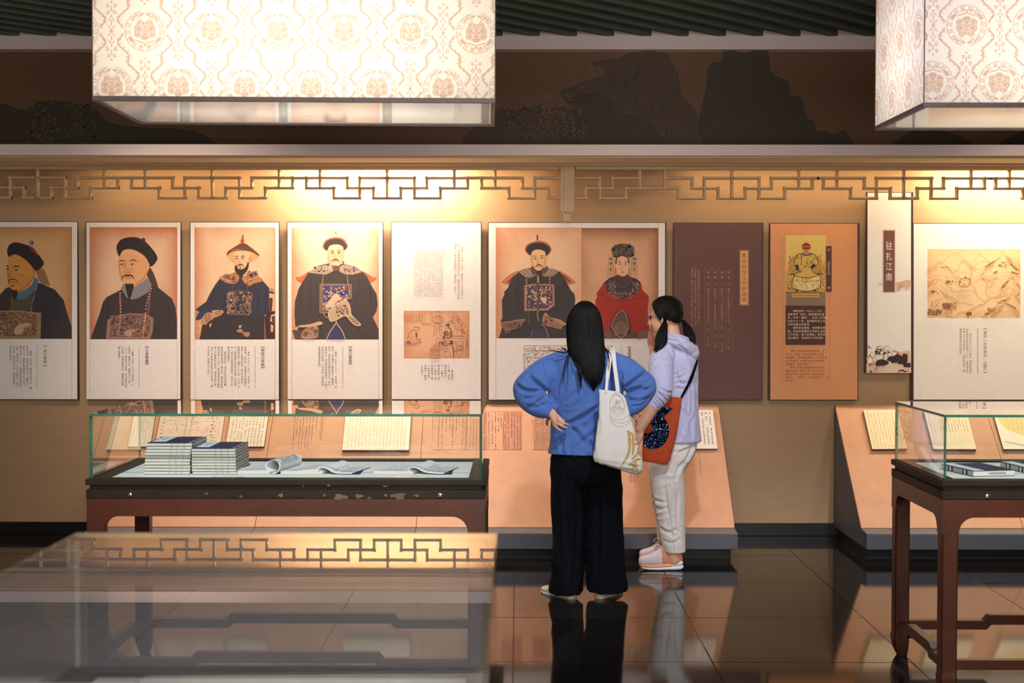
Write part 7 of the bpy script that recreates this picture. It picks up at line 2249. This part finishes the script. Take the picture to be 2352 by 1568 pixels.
# trainers
def trainer(px_toe, px_heel, dy):
    a, b = Q(px_toe, 1310, dy), Q(px_heel, 1310, dy)
    L_ = b.x - a.x
    root = bpy.data.objects.new('shoe', None); put(root, proot)
    z0 = 0.0
    def sec(u): return a.x + u * L_
    def ringset(rows, zf):
        rs = []
        for u, wd, zb, zt in rows:
            ring = []
            for k in range(18):
                t = 2 * PI * k / 18
                c_, s_ = math.cos(t), math.sin(t)
                y = wd * math.copysign(abs(c_) ** .8, c_)
                z = zb + (zt - zb) * (.5 + .5 * math.copysign(abs(s_) ** .8, s_))
                ring.append(Vector((sec(u), dy + y, z)))
            rs.append(ring)
        return rs
    m = MB(); m.rings(ringset([(.03, .012, .016, .022), (.08, .034, .008, .024), (.2, .043, .002, .022), (.4, .044, .0, .022), (.6, .040, .0, .026), (.8, .040, .0, .030), (.94, .036, .002, .032), (1.0, .018, .012, .028)], 0))
    m.build('outsole', M['white_sole'], root, True)
    m = MB(); m.rings(ringset([(.012, .014, .024, .036), (.06, .034, .018, .042), (.2, .044, .016, .036), (.4, .044, .016, .036), (.6, .041, .018, .042), (.72, .040, .020, .044), (.76, .03, .026, .04)], 0))
    m.build('midsole', M['peach'], root, True)
    m = MB(); m.rings(ringset([(.70, .034, .026, .044), (.76, .040, .024, .046), (.88, .038, .026, .052), (.96, .032, .03, .058), (.99, .016, .036, .05)], 0))
    m.build('heel_cushion', M['white_sole'], root, True)
    m = MB(); m.rings(ringset([(.0, .008, .036, .062), (.02, .026, .030, .075), (.08, .036, .028, .083), (.2, .041, .028, .090), (.33, .040, .028, .104), (.44, .037, .028, .122), (.52, .034, .028, .132), (.58, .030, .03, .124)], 0))
    m.build('toe_upper', M['knit'], root, True)
    m = MB(); m.rings(ringset([(.50, .034, .028, .134), (.56, .034, .028, .128), (.64, .034, .028, .104), (.74, .034, .03, .096), (.84, .033, .034, .104), (.92, .030, .04, .116), (.965, .022, .05, .104), (.985, .010, .055, .08)], 0))
    m.build('heel_upper', M['knit2'], root, True)
    m = MB(); m.tube([(sec(.75), dy, .085), (sec(.745), dy, .12), (sec(.72), dy, .20)], [.034, .032, .034], 14); m.build('sock', M['sock'], root, True)
    m = MB()
    for k in range(5):
        u = .34 + k * .045; zt = .106 + k * .0075
        m.tube([(sec(u), dy - .026, zt - .012), (sec(u + .008), dy - .008, zt + .002), (sec(u + .01), dy + .010, zt + .002), (sec(u), dy + .026, zt - .012)], .0028, 6)
    q = cr([(sec(.50), dy - .006, .140), (sec(.44), dy - .012, .150), (sec(.37), dy - .016, .148), (sec(.355), dy - .018, .136), (sec(.40), dy - .014, .130), (sec(.48), dy - .006, .138)], 5, closed=False)
    m.tube(q, .0026, 6)
    m.build('laces', M['knit'], root, True)
    m = MB(); m.tube(cr([(sec(.965), dy, .10), (sec(.985), dy - .002, .125), (sec(.975), dy, .136), (sec(.955), dy + .002, .125), (sec(.955), dy, .108)], 5, closed=False), .0022, 6)
    m.build('pull_loop', M['knit2'], root, True)
trainer(1467, 1569, 0.0)
trainer(1468, 1562, .215)

# hair: cap parted in the middle and two low ponytails
hq = MB()
nC, nR = 110, 64
def cap_pt(a, e, k=1.0):
    x, y, z = math.cos(e) * math.cos(a), math.cos(e) * math.sin(a), math.sin(e)
    return Tq(x * .086 * k, -.014 + y * .104 * k, .036 + z * .100 * k), x, y, z
keep_pts = []
grid = {}
for i in range(nR + 1):
    for j in range(nC):
        e = -PI / 2 + PI * i / nR; a = 2 * PI * j / nC
        p_, x, y, z = cap_pt(a, e)
        grid[i, j] = (p_, x, y, z)
def hairy(x, y, z):
    # the hairline: high over the face, above the ears, low at the nape
    return z > -.70 + .03 * math.sin(x * 31) + .008 * math.sin(x * 67 + 1) + .98 * max(0, min(1, (y + .65) / 1.25)) and not (y > .45 and z < .55)
idx = {}
vs, fs = [], []
for i in range(nR):
    for j in range(nC):
        q = [grid[i, j], grid[i, (j + 1) % nC], grid[i + 1, (j + 1) % nC], grid[i + 1, j]]
        if all(hairy(*t[1:]) for t in q):
            b = len(vs); vs += [t[0] for t in q]; fs.append((b, b + 1, b + 2, b + 3))
me_ = bpy.data.meshes.new('cap'); me_.from_pydata(vs, [], fs)
bm = bmesh.new(); bm.from_mesh(me_); bmesh.ops.remove_doubles(bm, verts=bm.verts, dist=.0005)
bmesh.ops.recalc_face_normals(bm, faces=bm.faces)
hq.bm(bm); bpy.data.meshes.remove(me_)
tieL, tieR = Q(1525, 743, -.075), Q(1567, 738, .03)
def combed(tie, sgn):
    def fn(rr, m):
        # from the parting round the head to the tie
        y0 = rr.uniform(-.9, .62)
        e1 = rr.uniform(-.12, .12)
        pts = []
        z0 = math.sqrt(max(0, 1 - y0 * y0))
        st = Vector((0.02 * sgn, y0, z0))
        tl = Rq.transposed() @ (tie - hc)
        en = Vector((tl.x / .086, (tl.y + .014) / .104, (tl.z - .036) / .100)).normalized()
        en = (en + Vector((rr.uniform(-.1, .1), rr.uniform(-.1, .1), rr.uniform(-.1, .14)))).normalized()
        for i in range(m):
            t = i / (m - 1)
            v = st.lerp(en, t)
            v.x += sgn * .55 * math.sin(PI * t) * (1 - abs(y0) * .4)
            v.normalize()
            k = 1.012 + rr.uniform(-.006, .012)
            pts.append(Tq(v.x * .086 * k, -.014 + v.y * .104 * k, .036 + v.z * .100 * k))
        return pts
    return fn
lsg = 1 if (Rq.transposed() @ (tieL - hc)).x > 0 else -1
strands(hq, combed(tieL, lsg), 110, .0028, 8, 4, 12)
strands(hq, combed(tieR, -lsg), 110, .0028, 9, 4, 12)
def tail(rows, dy0, dy1, n, seed):
    R2 = [((a + b) / 2, (b - a) / 2, py) for py, a, b in rows]
    def fn(rr, m):
        u, w_ = rr.uniform(-1, 1), rr.uniform(-1, 1)
        end = rr.uniform(.8, 1.0)
        pts = []
        for i in range(m):
            t = end * i / (m - 1); k = t * (len(R2) - 1); a = min(int(k), len(R2) - 2); f = k - a
            cx, hw_, py = [R2[a][q] + (R2[a + 1][q] - R2[a][q]) * f for q in range(3)]
            v = math.sqrt(max(0, 1 - u * u)) * w_
            pt = Q(cx + hw_ * u, py, dy0 + (dy1 - dy0) * t)
            pts.append(pt + Vector((0, v * hw_ * PY / F * .8, 0)))
        return pts
    strands(hq, fn, n, .0030, seed, 4, 11)
    loft(hq, [(Q(cx, py, 0).x, dy0 + (dy1 - dy0) * i / (len(R2) - 1), Q(cx, py, 0).z, hw_ * PY / F * .9, hw_ * PY / F * .72) for i, (cx, hw_, py) in enumerate(R2)], 16, 2.0)
tail([(741, 1523, 1530), (750, 1517, 1530.5), (760, 1511, 1530.5), (770, 1507.5, 1530), (781, 1504.5, 1529.5), (790, 1504.5, 1524), (798, 1503, 1516), (807, 1498, 1502)], -.085, -.155, 120, 21)
tail([(735, 1566, 1571), (743, 1568, 1579), (752, 1569, 1587), (763, 1570, 1593.5), (774, 1573, 1597), (785, 1578, 1598), (792, 1582, 1596), (799, 1586, 1592)], .03, -.05, 130, 22)
for y0, x0 in ((733, 1498), (738, 1497)):
    hq.tube(cr([tuple(Q(x0 - 3, 718, -.02)), tuple(Q(x0 - 2, y0, -.03)), tuple(Q(x0 + 1, y0 + 18, -.03)), tuple(Q(x0 + 5, y0 + 30, -.03))], 4, closed=False), .0007, 4)
hq.build('hair', M['hair'], proot, True)
for t_ in (tieL, tieR):
    m = MB(); m.tube([t_ + Vector((.010 * math.cos(a), .012 * math.sin(a), .004 * math.sin(2 * a))) for a in np.linspace(0, 2 * PI, 14)], .0035, 6); m.build('hair_tie', M['dark'], proot, True)
# glasses
m = MB()
for sx in (-1, 1):
    m.tube([Tq(sx * .032 + .024 * math.cos(a), .094, .012 + .019 * math.sin(a)) for a in np.linspace(0, 2 * PI, 19)], .0014, 6)
    m.tube([Tq(sx * .056, .093, .018), Tq(sx * .072, .06, .020), Tq(sx * .077, -.01, .018)], .0013, 6)
m.tube([Tq(-.008, .096, .014), Tq(.008, .096, .014)], .0013, 6)
m.build('glasses', M['bar'], proot, True)

# ------------------------------------------------------------ rust shoulder bag
rroot = thing('shoulder_bag', 'rust orange shoulder bag with a black sequinned bird shape, at the lilac hip', 'bag', Q(1505, 1062, -.15) + Vector(proot.location))
RB = Vector(proot.location) - Vector(rroot.location)
def RR(px, py, dy): return Q(px, py, dy) + RB
m = MB(); rs = []
for a, ya, b, yb, t in [(1492, 905, 1567, 913, .006), (1489, 920, 1565, 924, .010), (1484, 950, 1560, 956, .016), (1479, 985, 1555, 992, .022), (1476, 1015, 1547, 1025, .026), (1475, 1040, 1540, 1048, .028), (1476, 1054, 1535, 1062, .027), (1477, 1059, 1533, 1067, .022)]:
    ring = []
    for k in range(36):
        an = 2 * PI * k / 36
        u, v = math.cos(an), math.sin(an)
        u = math.copysign(abs(u) ** .5, u); v = math.copysign(abs(v) ** .5, v)
        f = .5 + .5 * u
        ring.append(RR(a + (b - a) * f, ya + (yb - ya) * f, -.166 + t * .9 * v))
    rs.append(ring)
q = []
for i in range(len(rs) - 1):
    for s_ in range(5): q.append([rs[i][k].lerp(rs[i + 1][k], s_ / 5) for k in range(36)])
q.append(rs[-1]); m.rings(q)
me = m.mesh('bag_body', M['rust'], True)
folds(me, [(tuple(RR(1530, 1045, -.18)), (1, 0, .4), (.05, .1, .05), .004, 15, .5), (tuple(RR(1540, 930, -.18)), (1, 0, -.4), (.05, .1, .05), .003, 14, .5)], 1, .0015)
rbo = link_mesh(me, 'bag_body', M['rust'], rroot); fix_normals(rbo)


def sequin_mat():
    m, nt, b = nodes('black_sequins')
    N, L = nt.nodes.new, nt.links.new
    tc = N('ShaderNodeTexCoord'); vo = N('ShaderNodeTexVoronoi'); vo.inputs['Scale'].default_value = 250
    L(tc.outputs['Object'], vo.inputs['Vector'])
    b.inputs['Base Color'].default_value = (.030, .050, .11, 1); b.inputs['Metallic'].default_value = 1.0; b.inputs['Roughness'].default_value = .18
    # every sequin hangs at its own tilt
    ge = N('ShaderNodeNewGeometry')
    sb_ = N('ShaderNodeVectorMath'); sb_.operation = 'SUBTRACT'; sb_.inputs[1].default_value = (.5, .5, .5)
    sl = N('ShaderNodeVectorMath'); sl.operation = 'SCALE'; sl.inputs['Scale'].default_value = 1.1
    ad = N('ShaderNodeVectorMath'); ad.operation = 'ADD'; nm = N('ShaderNodeVectorMath'); nm.operation = 'NORMALIZE'
    L(vo.outputs['Color'], sb_.inputs[0]); L(sb_.outputs[0], sl.inputs[0]); L(ge.outputs['Normal'], ad.inputs[0]); L(sl.outputs[0], ad.inputs[1])
    L(ad.outputs[0], nm.inputs[0]); L(nm.outputs[0], b.inputs['Normal'])
    return m


M['sequin'] = sequin_mat()
p = Print(decal_fn(rbo, .002)(Vector(rroot.location)), lift=.0002)
ring = [(1498 + 39.5 * math.cos(a), 990 + 41.5 * math.sin(a)) for a in np.linspace(-.62, 2 * PI - .95, 46)]
outer = [(1546.5, 936.5), (1533, 948)] + [(x, y) for x, y in ring if y > 946]
def fillpoly(pp, poly, step=2.5):
    """the shape as a fine grid, so that it follows the bag"""
    from mathutils.geometry import tessellate_polygon
    xs = [a for a, b in poly]; ys = [b for a, b in poly]
    def inside(x, y):
        c_ = False; n = len(poly)
        for i in range(n):
            (x1, y1), (x2, y2) = poly[i], poly[(i + 1) % n]
            if (y1 > y) != (y2 > y) and x < (x2 - x1) * (y - y1) / (y2 - y1) + x1: c_ = not c_
        return c_
    return inside
# black round body with a beak, an eye-shaped disc left open
def bird(x, y):
    dx, dy = x - 1498, y - 989
    body = (dx / 39) ** 2 + (dy / 42) ** 2 < 1
    beak = y > 933.5 + .0 * x and y > 933 and (x - 1510) * .08 + 934 < y and y < 962 - (x - 1519) * .93 and x > 1505 and x < 1548
    hole = (x - 1486) ** 2 + (y - 982) ** 2 < 13 ** 2
    return (body or beak) and not hole
st = .8
vi = {}
x = 1476.0
vs, fs = [], []
def gv(i, j):
    if (i, j) not in vi:
        vi[i, j] = len(vs); vs.append(p.P(1474 + i * st, 930 + j * st))
    return vi[i, j]
def ray_hits(px, py):
    return rbv.ray_cast(EYE - Vector(rroot.location), ray(px, py).normalized())[0] is not None
rbv = BVHTree.FromPolygons([v.co for v in rbo.data.vertices], [tuple(q_.vertices) for q_ in rbo.data.polygons])
edge = lambda py: 1475 + 2 + max(0, (985 - py) * .18)
for i in range(int(96 / st)):
    for j in range(int(112 / st)):
        cx_m, cy_m = 1474 + (i + .5) * st, 930 + (j + .5) * st
        if cx_m < edge(cy_m): continue
        if bird(cx_m, cy_m) and ray_hits(cx_m - 1.5, cy_m):
            fs.append((gv(i, j), gv(i + 1, j), gv(i + 1, j + 1), gv(i, j + 1)))
mbq = MB(); mbq.add(vs, fs)
mbq.build('sequin_bird', M['sequin'], rroot)
# strap lying across her back
bvh = BVHTree.FromPolygons([v.co for v in hoo.data.vertices], [tuple(f.vertices) for f in hoo.data.polygons])
m = MB()
pts, nr = [], []
off = Vector(proot.location)
for px, py in cr([(1563, 916), (1570, 903), (1578, 889), (1586, 872), (1592, 857), (1597, 842), (1602, 828), (1604.5, 822)], 4, closed=False):
    d = ray(px, py).normalized()
    h, n, i, dist = bvh.ray_cast(EYE - off, d)
    if h is None: continue
    pts.append(h - d * .016 + RB); nr.append(n)
if len(pts) > 4:
    tail_ = [Q(1563, 918, -.166) + RB]
    ribbon(m, tail_ + pts, [.012] + [.010 + .010 * min(1, i / 14) for i in range(len(pts))], .003, [nr[0]] + nr)
    o = m.build('strap', M['black'], rroot); fix_normals(o)
# ------------------------------------------------------------ books and labels inside the cases
M['pages'] = mat('page_block', rgb(196, 190, 176), .8, .3, .10, 6, .25, 300, stretch=(1, 1, 60))
M['cover'] = mat('navy_book_cloth', rgb(44, 46, 78), .7, .3, .1, 20, .12, 400)
M['label'] = mat('title_slip', rgb(206, 218, 228), .7, .3, .03)
M['leaf'] = mat('book_leaf', rgb(222, 222, 224), .75, .3, .03, 14)
M['inkm'] = mat('printed_ink', rgb(96, 92, 96), .8, .2, .1)
M['acryl'] = mat('clear_label', rgb(206, 208, 206), .25, .5, .03)
ZM = .8772
YB_ = 1 and 5.895


def bx_at(px, py, z): return on_plane(px, py, (0, 0, z), Vector((0, 0, 1)))


def book(cx, cy, z, W, D, H, rz, label, group, top=False):
    """thread-bound volume lying flat: spine to the right, page block, covers, stitching"""
    root = thing('thread_bound_book', label, 'book', (cx, cy, z), rz, group)
    m = MB()
    bow = random.uniform(-.0006, .0010)
    x0, x1, y0, y1 = -W / 2, W / 2, -D / 2, D / 2
    rs = []
    for k in range(9):
        t = k / 8; x = x0 + W * t
        b = bow * math.sin(PI * t)
        rs.append([(x, y0, .0012), (x, y1, .0012), (x, y1, H - .0012 + b), (x, y0, H - .0012 + b)])
    m.rings(rs); o = m.build('page_block', M['pages'], root); fix_normals(o)
    for zz in (0, H - .0012):
        m = MB(); rs = []
        for k in range(9):
            t = k / 8; x = x0 - .0006 + (W + .0012) * t
            b = bow * math.sin(PI * t) if zz else 0
            rs.append([(x, y0 - .0006, zz + b), (x, y1 + .0006, zz + b), (x, y1 + .0006, zz + .0012 + b), (x, y0 - .0006, zz + .0012 + b)])
        m.rings(rs); o = m.build('cover', M['cover'], root); fix_normals(o)
    # small printed marks on the lower edge of the block
    m = MB()
    for u in (.55, .69, .83):
        xx = x0 + W * u + random.uniform(-.002, .002)
        m.box(xx - .0022, xx + .0022, y0 - .0004, y0 - .0001, H * .38, H * .62)
    m.build('edge_marks', M['inkm'], root)
    m = MB()
    xs = x1 - W * .075
    if top:
        for k in range(4):
            yy = y0 + D * (.06 + .27 * k)
            m.box(xs, x1 + .0006, yy - .0006, yy + .0006, H, H + .0007)
        m.box(xs - .0006, xs + .0006, y0 + D * .03, y1 - D * .03, H, H + .0007)
    for k in range(3): m.box(xs - .0005, xs + .0005, y0 - .0009, y0 - .0005, .001, H - .001)
    m.box(x1 - W * .1, x1 - W * .1 + .0008, y0 - .0009, y0 - .0005, .001, H - .001)
    m.build('stitching', M['label'], root)
    if top:
        m = MB(); m.box(x0 + W * .04, x0 + W * .34, y0 + D * .22, y1 - D * .02, H, H + .0008)
        o = m.build('title_slip', M['label'], root)
        m = MB()
        for k in range(3):
            yy = y0 + D * (.45 + .13 * k)
            for q_ in range(3):
                m.box(x0 + W * (.15 + .02 * q_), x0 + W * (.16 + .02 * q_), yy, yy + D * .09, H + .0008, H + .0010)
            m.box(x0 + W * .14, x0 + W * .24, yy + D * .03, yy + D * .042, H + .0008, H + .0010)
        m.build('slip_writing', M['inkm'], o)
    return root


sA0, sA1 = bx_at(335, 1089, ZM), bx_at(438.5, 1089, ZM)
sB0, sB1 = bx_at(441, 1089, ZM), bx_at(542, 1089, ZM)
Dk = .285
ordn = ['bottom', 'second', 'third', 'fourth', 'fifth', 'sixth', 'seventh', 'eighth', 'ninth', 'top']
zt1 = at(390, 1016, 5.9).z
H1 = (zt1 - ZM) / 10
for k in range(10):
    dx = (-.006, -.004, -.003, -.004, -.002, -.002, -.001, 0, .004, .005)[k]
    book((sA0.x + sA1.x) / 2 + dx, sA0.y + Dk / 2 + random.uniform(-.002, .002), ZM + k * H1, sA1.x - sA0.x, Dk, H1 * .985, random.uniform(-.006, .004),
         'navy covered thread-bound book, %s of the taller stack at the window side' % ordn[k] if False else
         ('navy thread-bound book with a pale title slip, on top of the taller stack' if k == 9 else 'thread-bound book of the taller stack, %s from its bottom' % (['lowest', 'second', 'third', 'fourth', 'fifth', 'sixth', 'seventh', 'eighth', 'ninth'][k])), 'books of the taller stack', k == 9)
zt2 = at(490, 1029, 5.9).z
H2 = (zt2 - ZM) / 9
for k in range(9):
    book((sB0.x + sB1.x) / 2 + (.002, .001, 0, 0, -.001, 0, -.001, -.002, -.002)[k], sB0.y + Dk / 2 + random.uniform(-.002, .002), ZM + k * H2, sB1.x - sB0.x, Dk, H2 * .985, random.uniform(-.004, .006),
         ('navy thread-bound book with a pale title slip, on top of the lower stack' if k == 8 else 'thread-bound book of the lower stack beside the open books, %s from its bottom' % (['lowest', 'second', 'third', 'fourth', 'fifth', 'sixth', 'seventh', 'eighth'][k])), 'books of the lower stack', k == 8)


def ink_lines(m, fn, u0, u1, n, v0, v1, wd=.0016, seed=0):
    """rows of small print marks on a leaf; fn(u, v) -> point"""
    r = random.Random(seed)
    for k in range(n):
        u = u0 + (u1 - u0) * k / max(1, n - 1)
        v = v0
        while v < v1:
            ln = r.uniform(.03, .06)
            if r.random() > .12:
                a, b = Vector(fn(u, v)), Vector(fn(u, min(v1, v + ln)))
                a2, b2 = Vector(fn(u + wd, v)), Vector(fn(u + wd, min(v1, v + ln)))
                z = Vector((0, 0, .0005))
                m.add([a + z, a2 + z, b2 + z, b + z], [(0, 1, 2, 3)])
            v += ln + .02


def open_book(label, x0, xs, x1, y0, D, left, right, thick=.011, roll=False, seed=1, n_left=9, n_right=9):
    """opened volume: lower block at the left, turned leaves at the right; profiles are (x offset, height)"""
    root = thing('open_book', label, 'book', (xs, y0 + D / 2, ZM), 0, 'open books in the case of book stacks')
    sk = .055   # the volumes lie slightly askew
    def surf(prof, lift=0.0):
        P = cr(prof, 5, closed=False)
        n = len(P) - 1
        acc = [0]
        for a, b in zip(P[:-1], P[1:]): acc.append(acc[-1] + math.hypot(b[0] - a[0], b[1] - a[1]))
        def fn(u, v):
            s_ = max(0, min(1, u)) * acc[-1]
            i = 0
            while i < n - 1 and acc[i + 1] < s_: i += 1
            f = (s_ - acc[i]) / max(1e-9, acc[i + 1] - acc[i])
            a, b = P[i], P[i + 1]
            return (a[0] + (b[0] - a[0]) * f + sk * (v - .5), (v - .5) * D, a[1] + (b[1] - a[1]) * f + lift)
        return P, fn
    # page block under the left leaf
    m = MB()
    P, fl = surf([(x0 - xs, thick), (x0 - xs + .05, thick)] + left)
    rs = []
    for x, z in P:
        rs.append([(x - sk * .5, -D / 2, 0), (x + sk * .5, D / 2, 0), (x + sk * .5, D / 2, max(.002, z)), (x - sk * .5, -D / 2, max(.002, z))])
    m.rings(rs); o = m.build('page_block', M['pages'], root); fix_normals(o)
    m = MB()
    for k in range(1):
        rs = [[(x - sk * .5, -D / 2 - .001, max(.002, z) + .0003), (x + sk * .5, D / 2, max(.002, z) + .0003), (x + sk * .5, D / 2, max(.002, z) + .0014), (x - sk * .5, -D / 2 - .001, max(.002, z) + .0014)] for x, z in P]
        m.rings(rs)
    o = m.build('leaf', M['leaf'], root); fix_normals(o)
    m = MB(); ink_lines(m, lambda u, v: (lambda q: (q[0], q[1], q[2] + .0012))(fl(u, v)), .10, .62, n_left, .12, .9, .014, seed)
    m.build('printed_lines', M['inkm'], root)
    # turned leaves
    P, fr = surf(right)
    m = MB()
    rs = []
    for i, (x, z) in enumerate(P):
        a = P[min(i + 1, len(P) - 1)]; b = P[max(i - 1, 0)]
        tx, tz = a[0] - b[0], a[1] - b[1]; q = math.hypot(tx, tz) or 1
        nx, nz_ = -tz / q, tx / q
        t = .0022
        rs.append([(x - sk * .5, -D / 2, z), (x + sk * .5, D / 2, z), (x + sk * .5 + nx * t, D / 2, z + nz_ * t), (x - sk * .5 + nx * t, -D / 2, z + nz_ * t)])
    m.rings(rs); o = m.build('turned_leaves', M['leaf'], root); fix_normals(o); sharp(o, 60)
    m = MB()
    ink_lines(m, lambda u, v: (lambda q: (q[0], q[1], q[2] + .0028))(fr(u, v)), .45 if not roll else .30, .92 if not roll else .55, n_right, .1, .88, .014, seed + 9)
    m.build('printed_lines', M['inkm'], root)
    # dark cover edge lying under the far side
    m = MB()
    xe = right[-1][0]
    m.box(xe - .07, xe + .006, -D / 2 + .003, D / 2, .0, .0016)
    o = m.build('cover', M['cover'], root)
    return root


def X(px): return bx_at(px, 1089, ZM).x
yb = bx_at(600, 1089, ZM).y
open_book('open book with a rolled-back page, next to the lower stack of books', X(545), X(640), X(655), yb + .01, .24, [(-.02, .014), (0.0, .010)], [(.0, .012), (-.012, .004), (-.004, .0015), (.016, .004), (.030, .022), (.028, .046), (.006, .060), (-.020, .050), (-.028, .030), (-.016, .014), (-.004, .012)], roll=True, seed=3)
open_book('open book with wavy leaves in the middle of the case', X(660), X(756), X(826), yb, .25, [(-.04, .019), (0.0, .010)], [(-.012, .012), (-.018, .020), (-.006, .028), (.016, .024), (.045, .008), (.08, .0035), (X(826) - X(756) - .005, .0035)], seed=5)
open_book('open book lying alone at the end of the case away from the stacks', X(873), X(965), X(1034), yb + .004, .25, [(-.05, .0105), (0.0, .009)], [(-.010, .011), (-.020, .019), (-.012, .028), (.012, .026), (.045, .010), (.09, .004), (X(1034) - X(965), .0035)], seed=8)

for (a, b, y0, y1), lb in (((482, 557, 1098.5, 1095), 'clear acrylic caption strip in front of the lower book stack'), ((907, 981, 1097.5, 1094), 'clear acrylic caption strip in front of the lone open book')):
    p0, p1 = bx_at(a, y0, ZM), bx_at(b, y0, ZM); q0 = bx_at(a, y1, ZM)
    root = thing('caption_strip', lb, 'label', ((p0.x + p1.x) / 2, (p0.y + q0.y) / 2, ZM), 0, 'caption strips in the case of book stacks')
    hw_, hd_2 = (p1.x - p0.x) / 2, max(.012, (q0.y - p0.y) / 2)
    MB().box(-hw_, hw_, -hd_2, hd_2, .0, .0035, bev=.0008).build('strip', M['acryl'], root)
    m = MB(); m.box(-hw_, hw_, -hd_2 - .0006, -hd_2, .0002, .0016); m.build('strip_edge', M['inkm'], root)

# navy folding book box in the second case
def PX(px, py, z): return bx_at(px, py, z)
def box_case(label, px0, px1, py_front, D, W, H, rz):
    c = PX(px0, py_front, ZM)
    root = thing('book_box', label, 'book box', (c.x, c.y, ZM), rz)
    MB().box(0, W, 0, D, .001, H - .002, bev=.001).build('page_block', M['pages'], root)
    MB().box(-.0015, W + .0015, -.0012, D + .0012, H - .002, H, bev=.0006).build('cover', M['cover'], root)
    MB().box(-.0015, W + .0015, -.0012, D + .0012, 0, .0015).build('cover', M['cover'], root)
    m = MB(); m.box(W * .02, W * .28, D * .03, D * .97, H, H + .001); m.build('title_slip', M['label'], root)
    for u in (.18, .62):
        m = MB(); m.box(-.003, .0, D * u, D * u + .035, .0, H); m.build('clasp_strap', M['frame'], root)
        m = MB(); m.box(-.0042, -.003, D * u + .012, D * u + .022, H * .1, H * .9); m.build('clasp_peg', M['label'], root)
    m = MB()
    for k in range(12): m.box(W * (.38 + .035 * k), W * (.40 + .035 * k), -.0016, -.0012, H * .35, H * .65)
    m.build('edge_writing', M['inkm'], root)
    return root
box_case('navy book box with a pale title slip at the near corner of the second case', 2236, 2343, 1094.5, .27, .185, .024, math.radians(12))
box_case('second navy book box in the second case, cut by the picture edge', 2362, 2440, 1088, .25, .185, .024, math.radians(8))
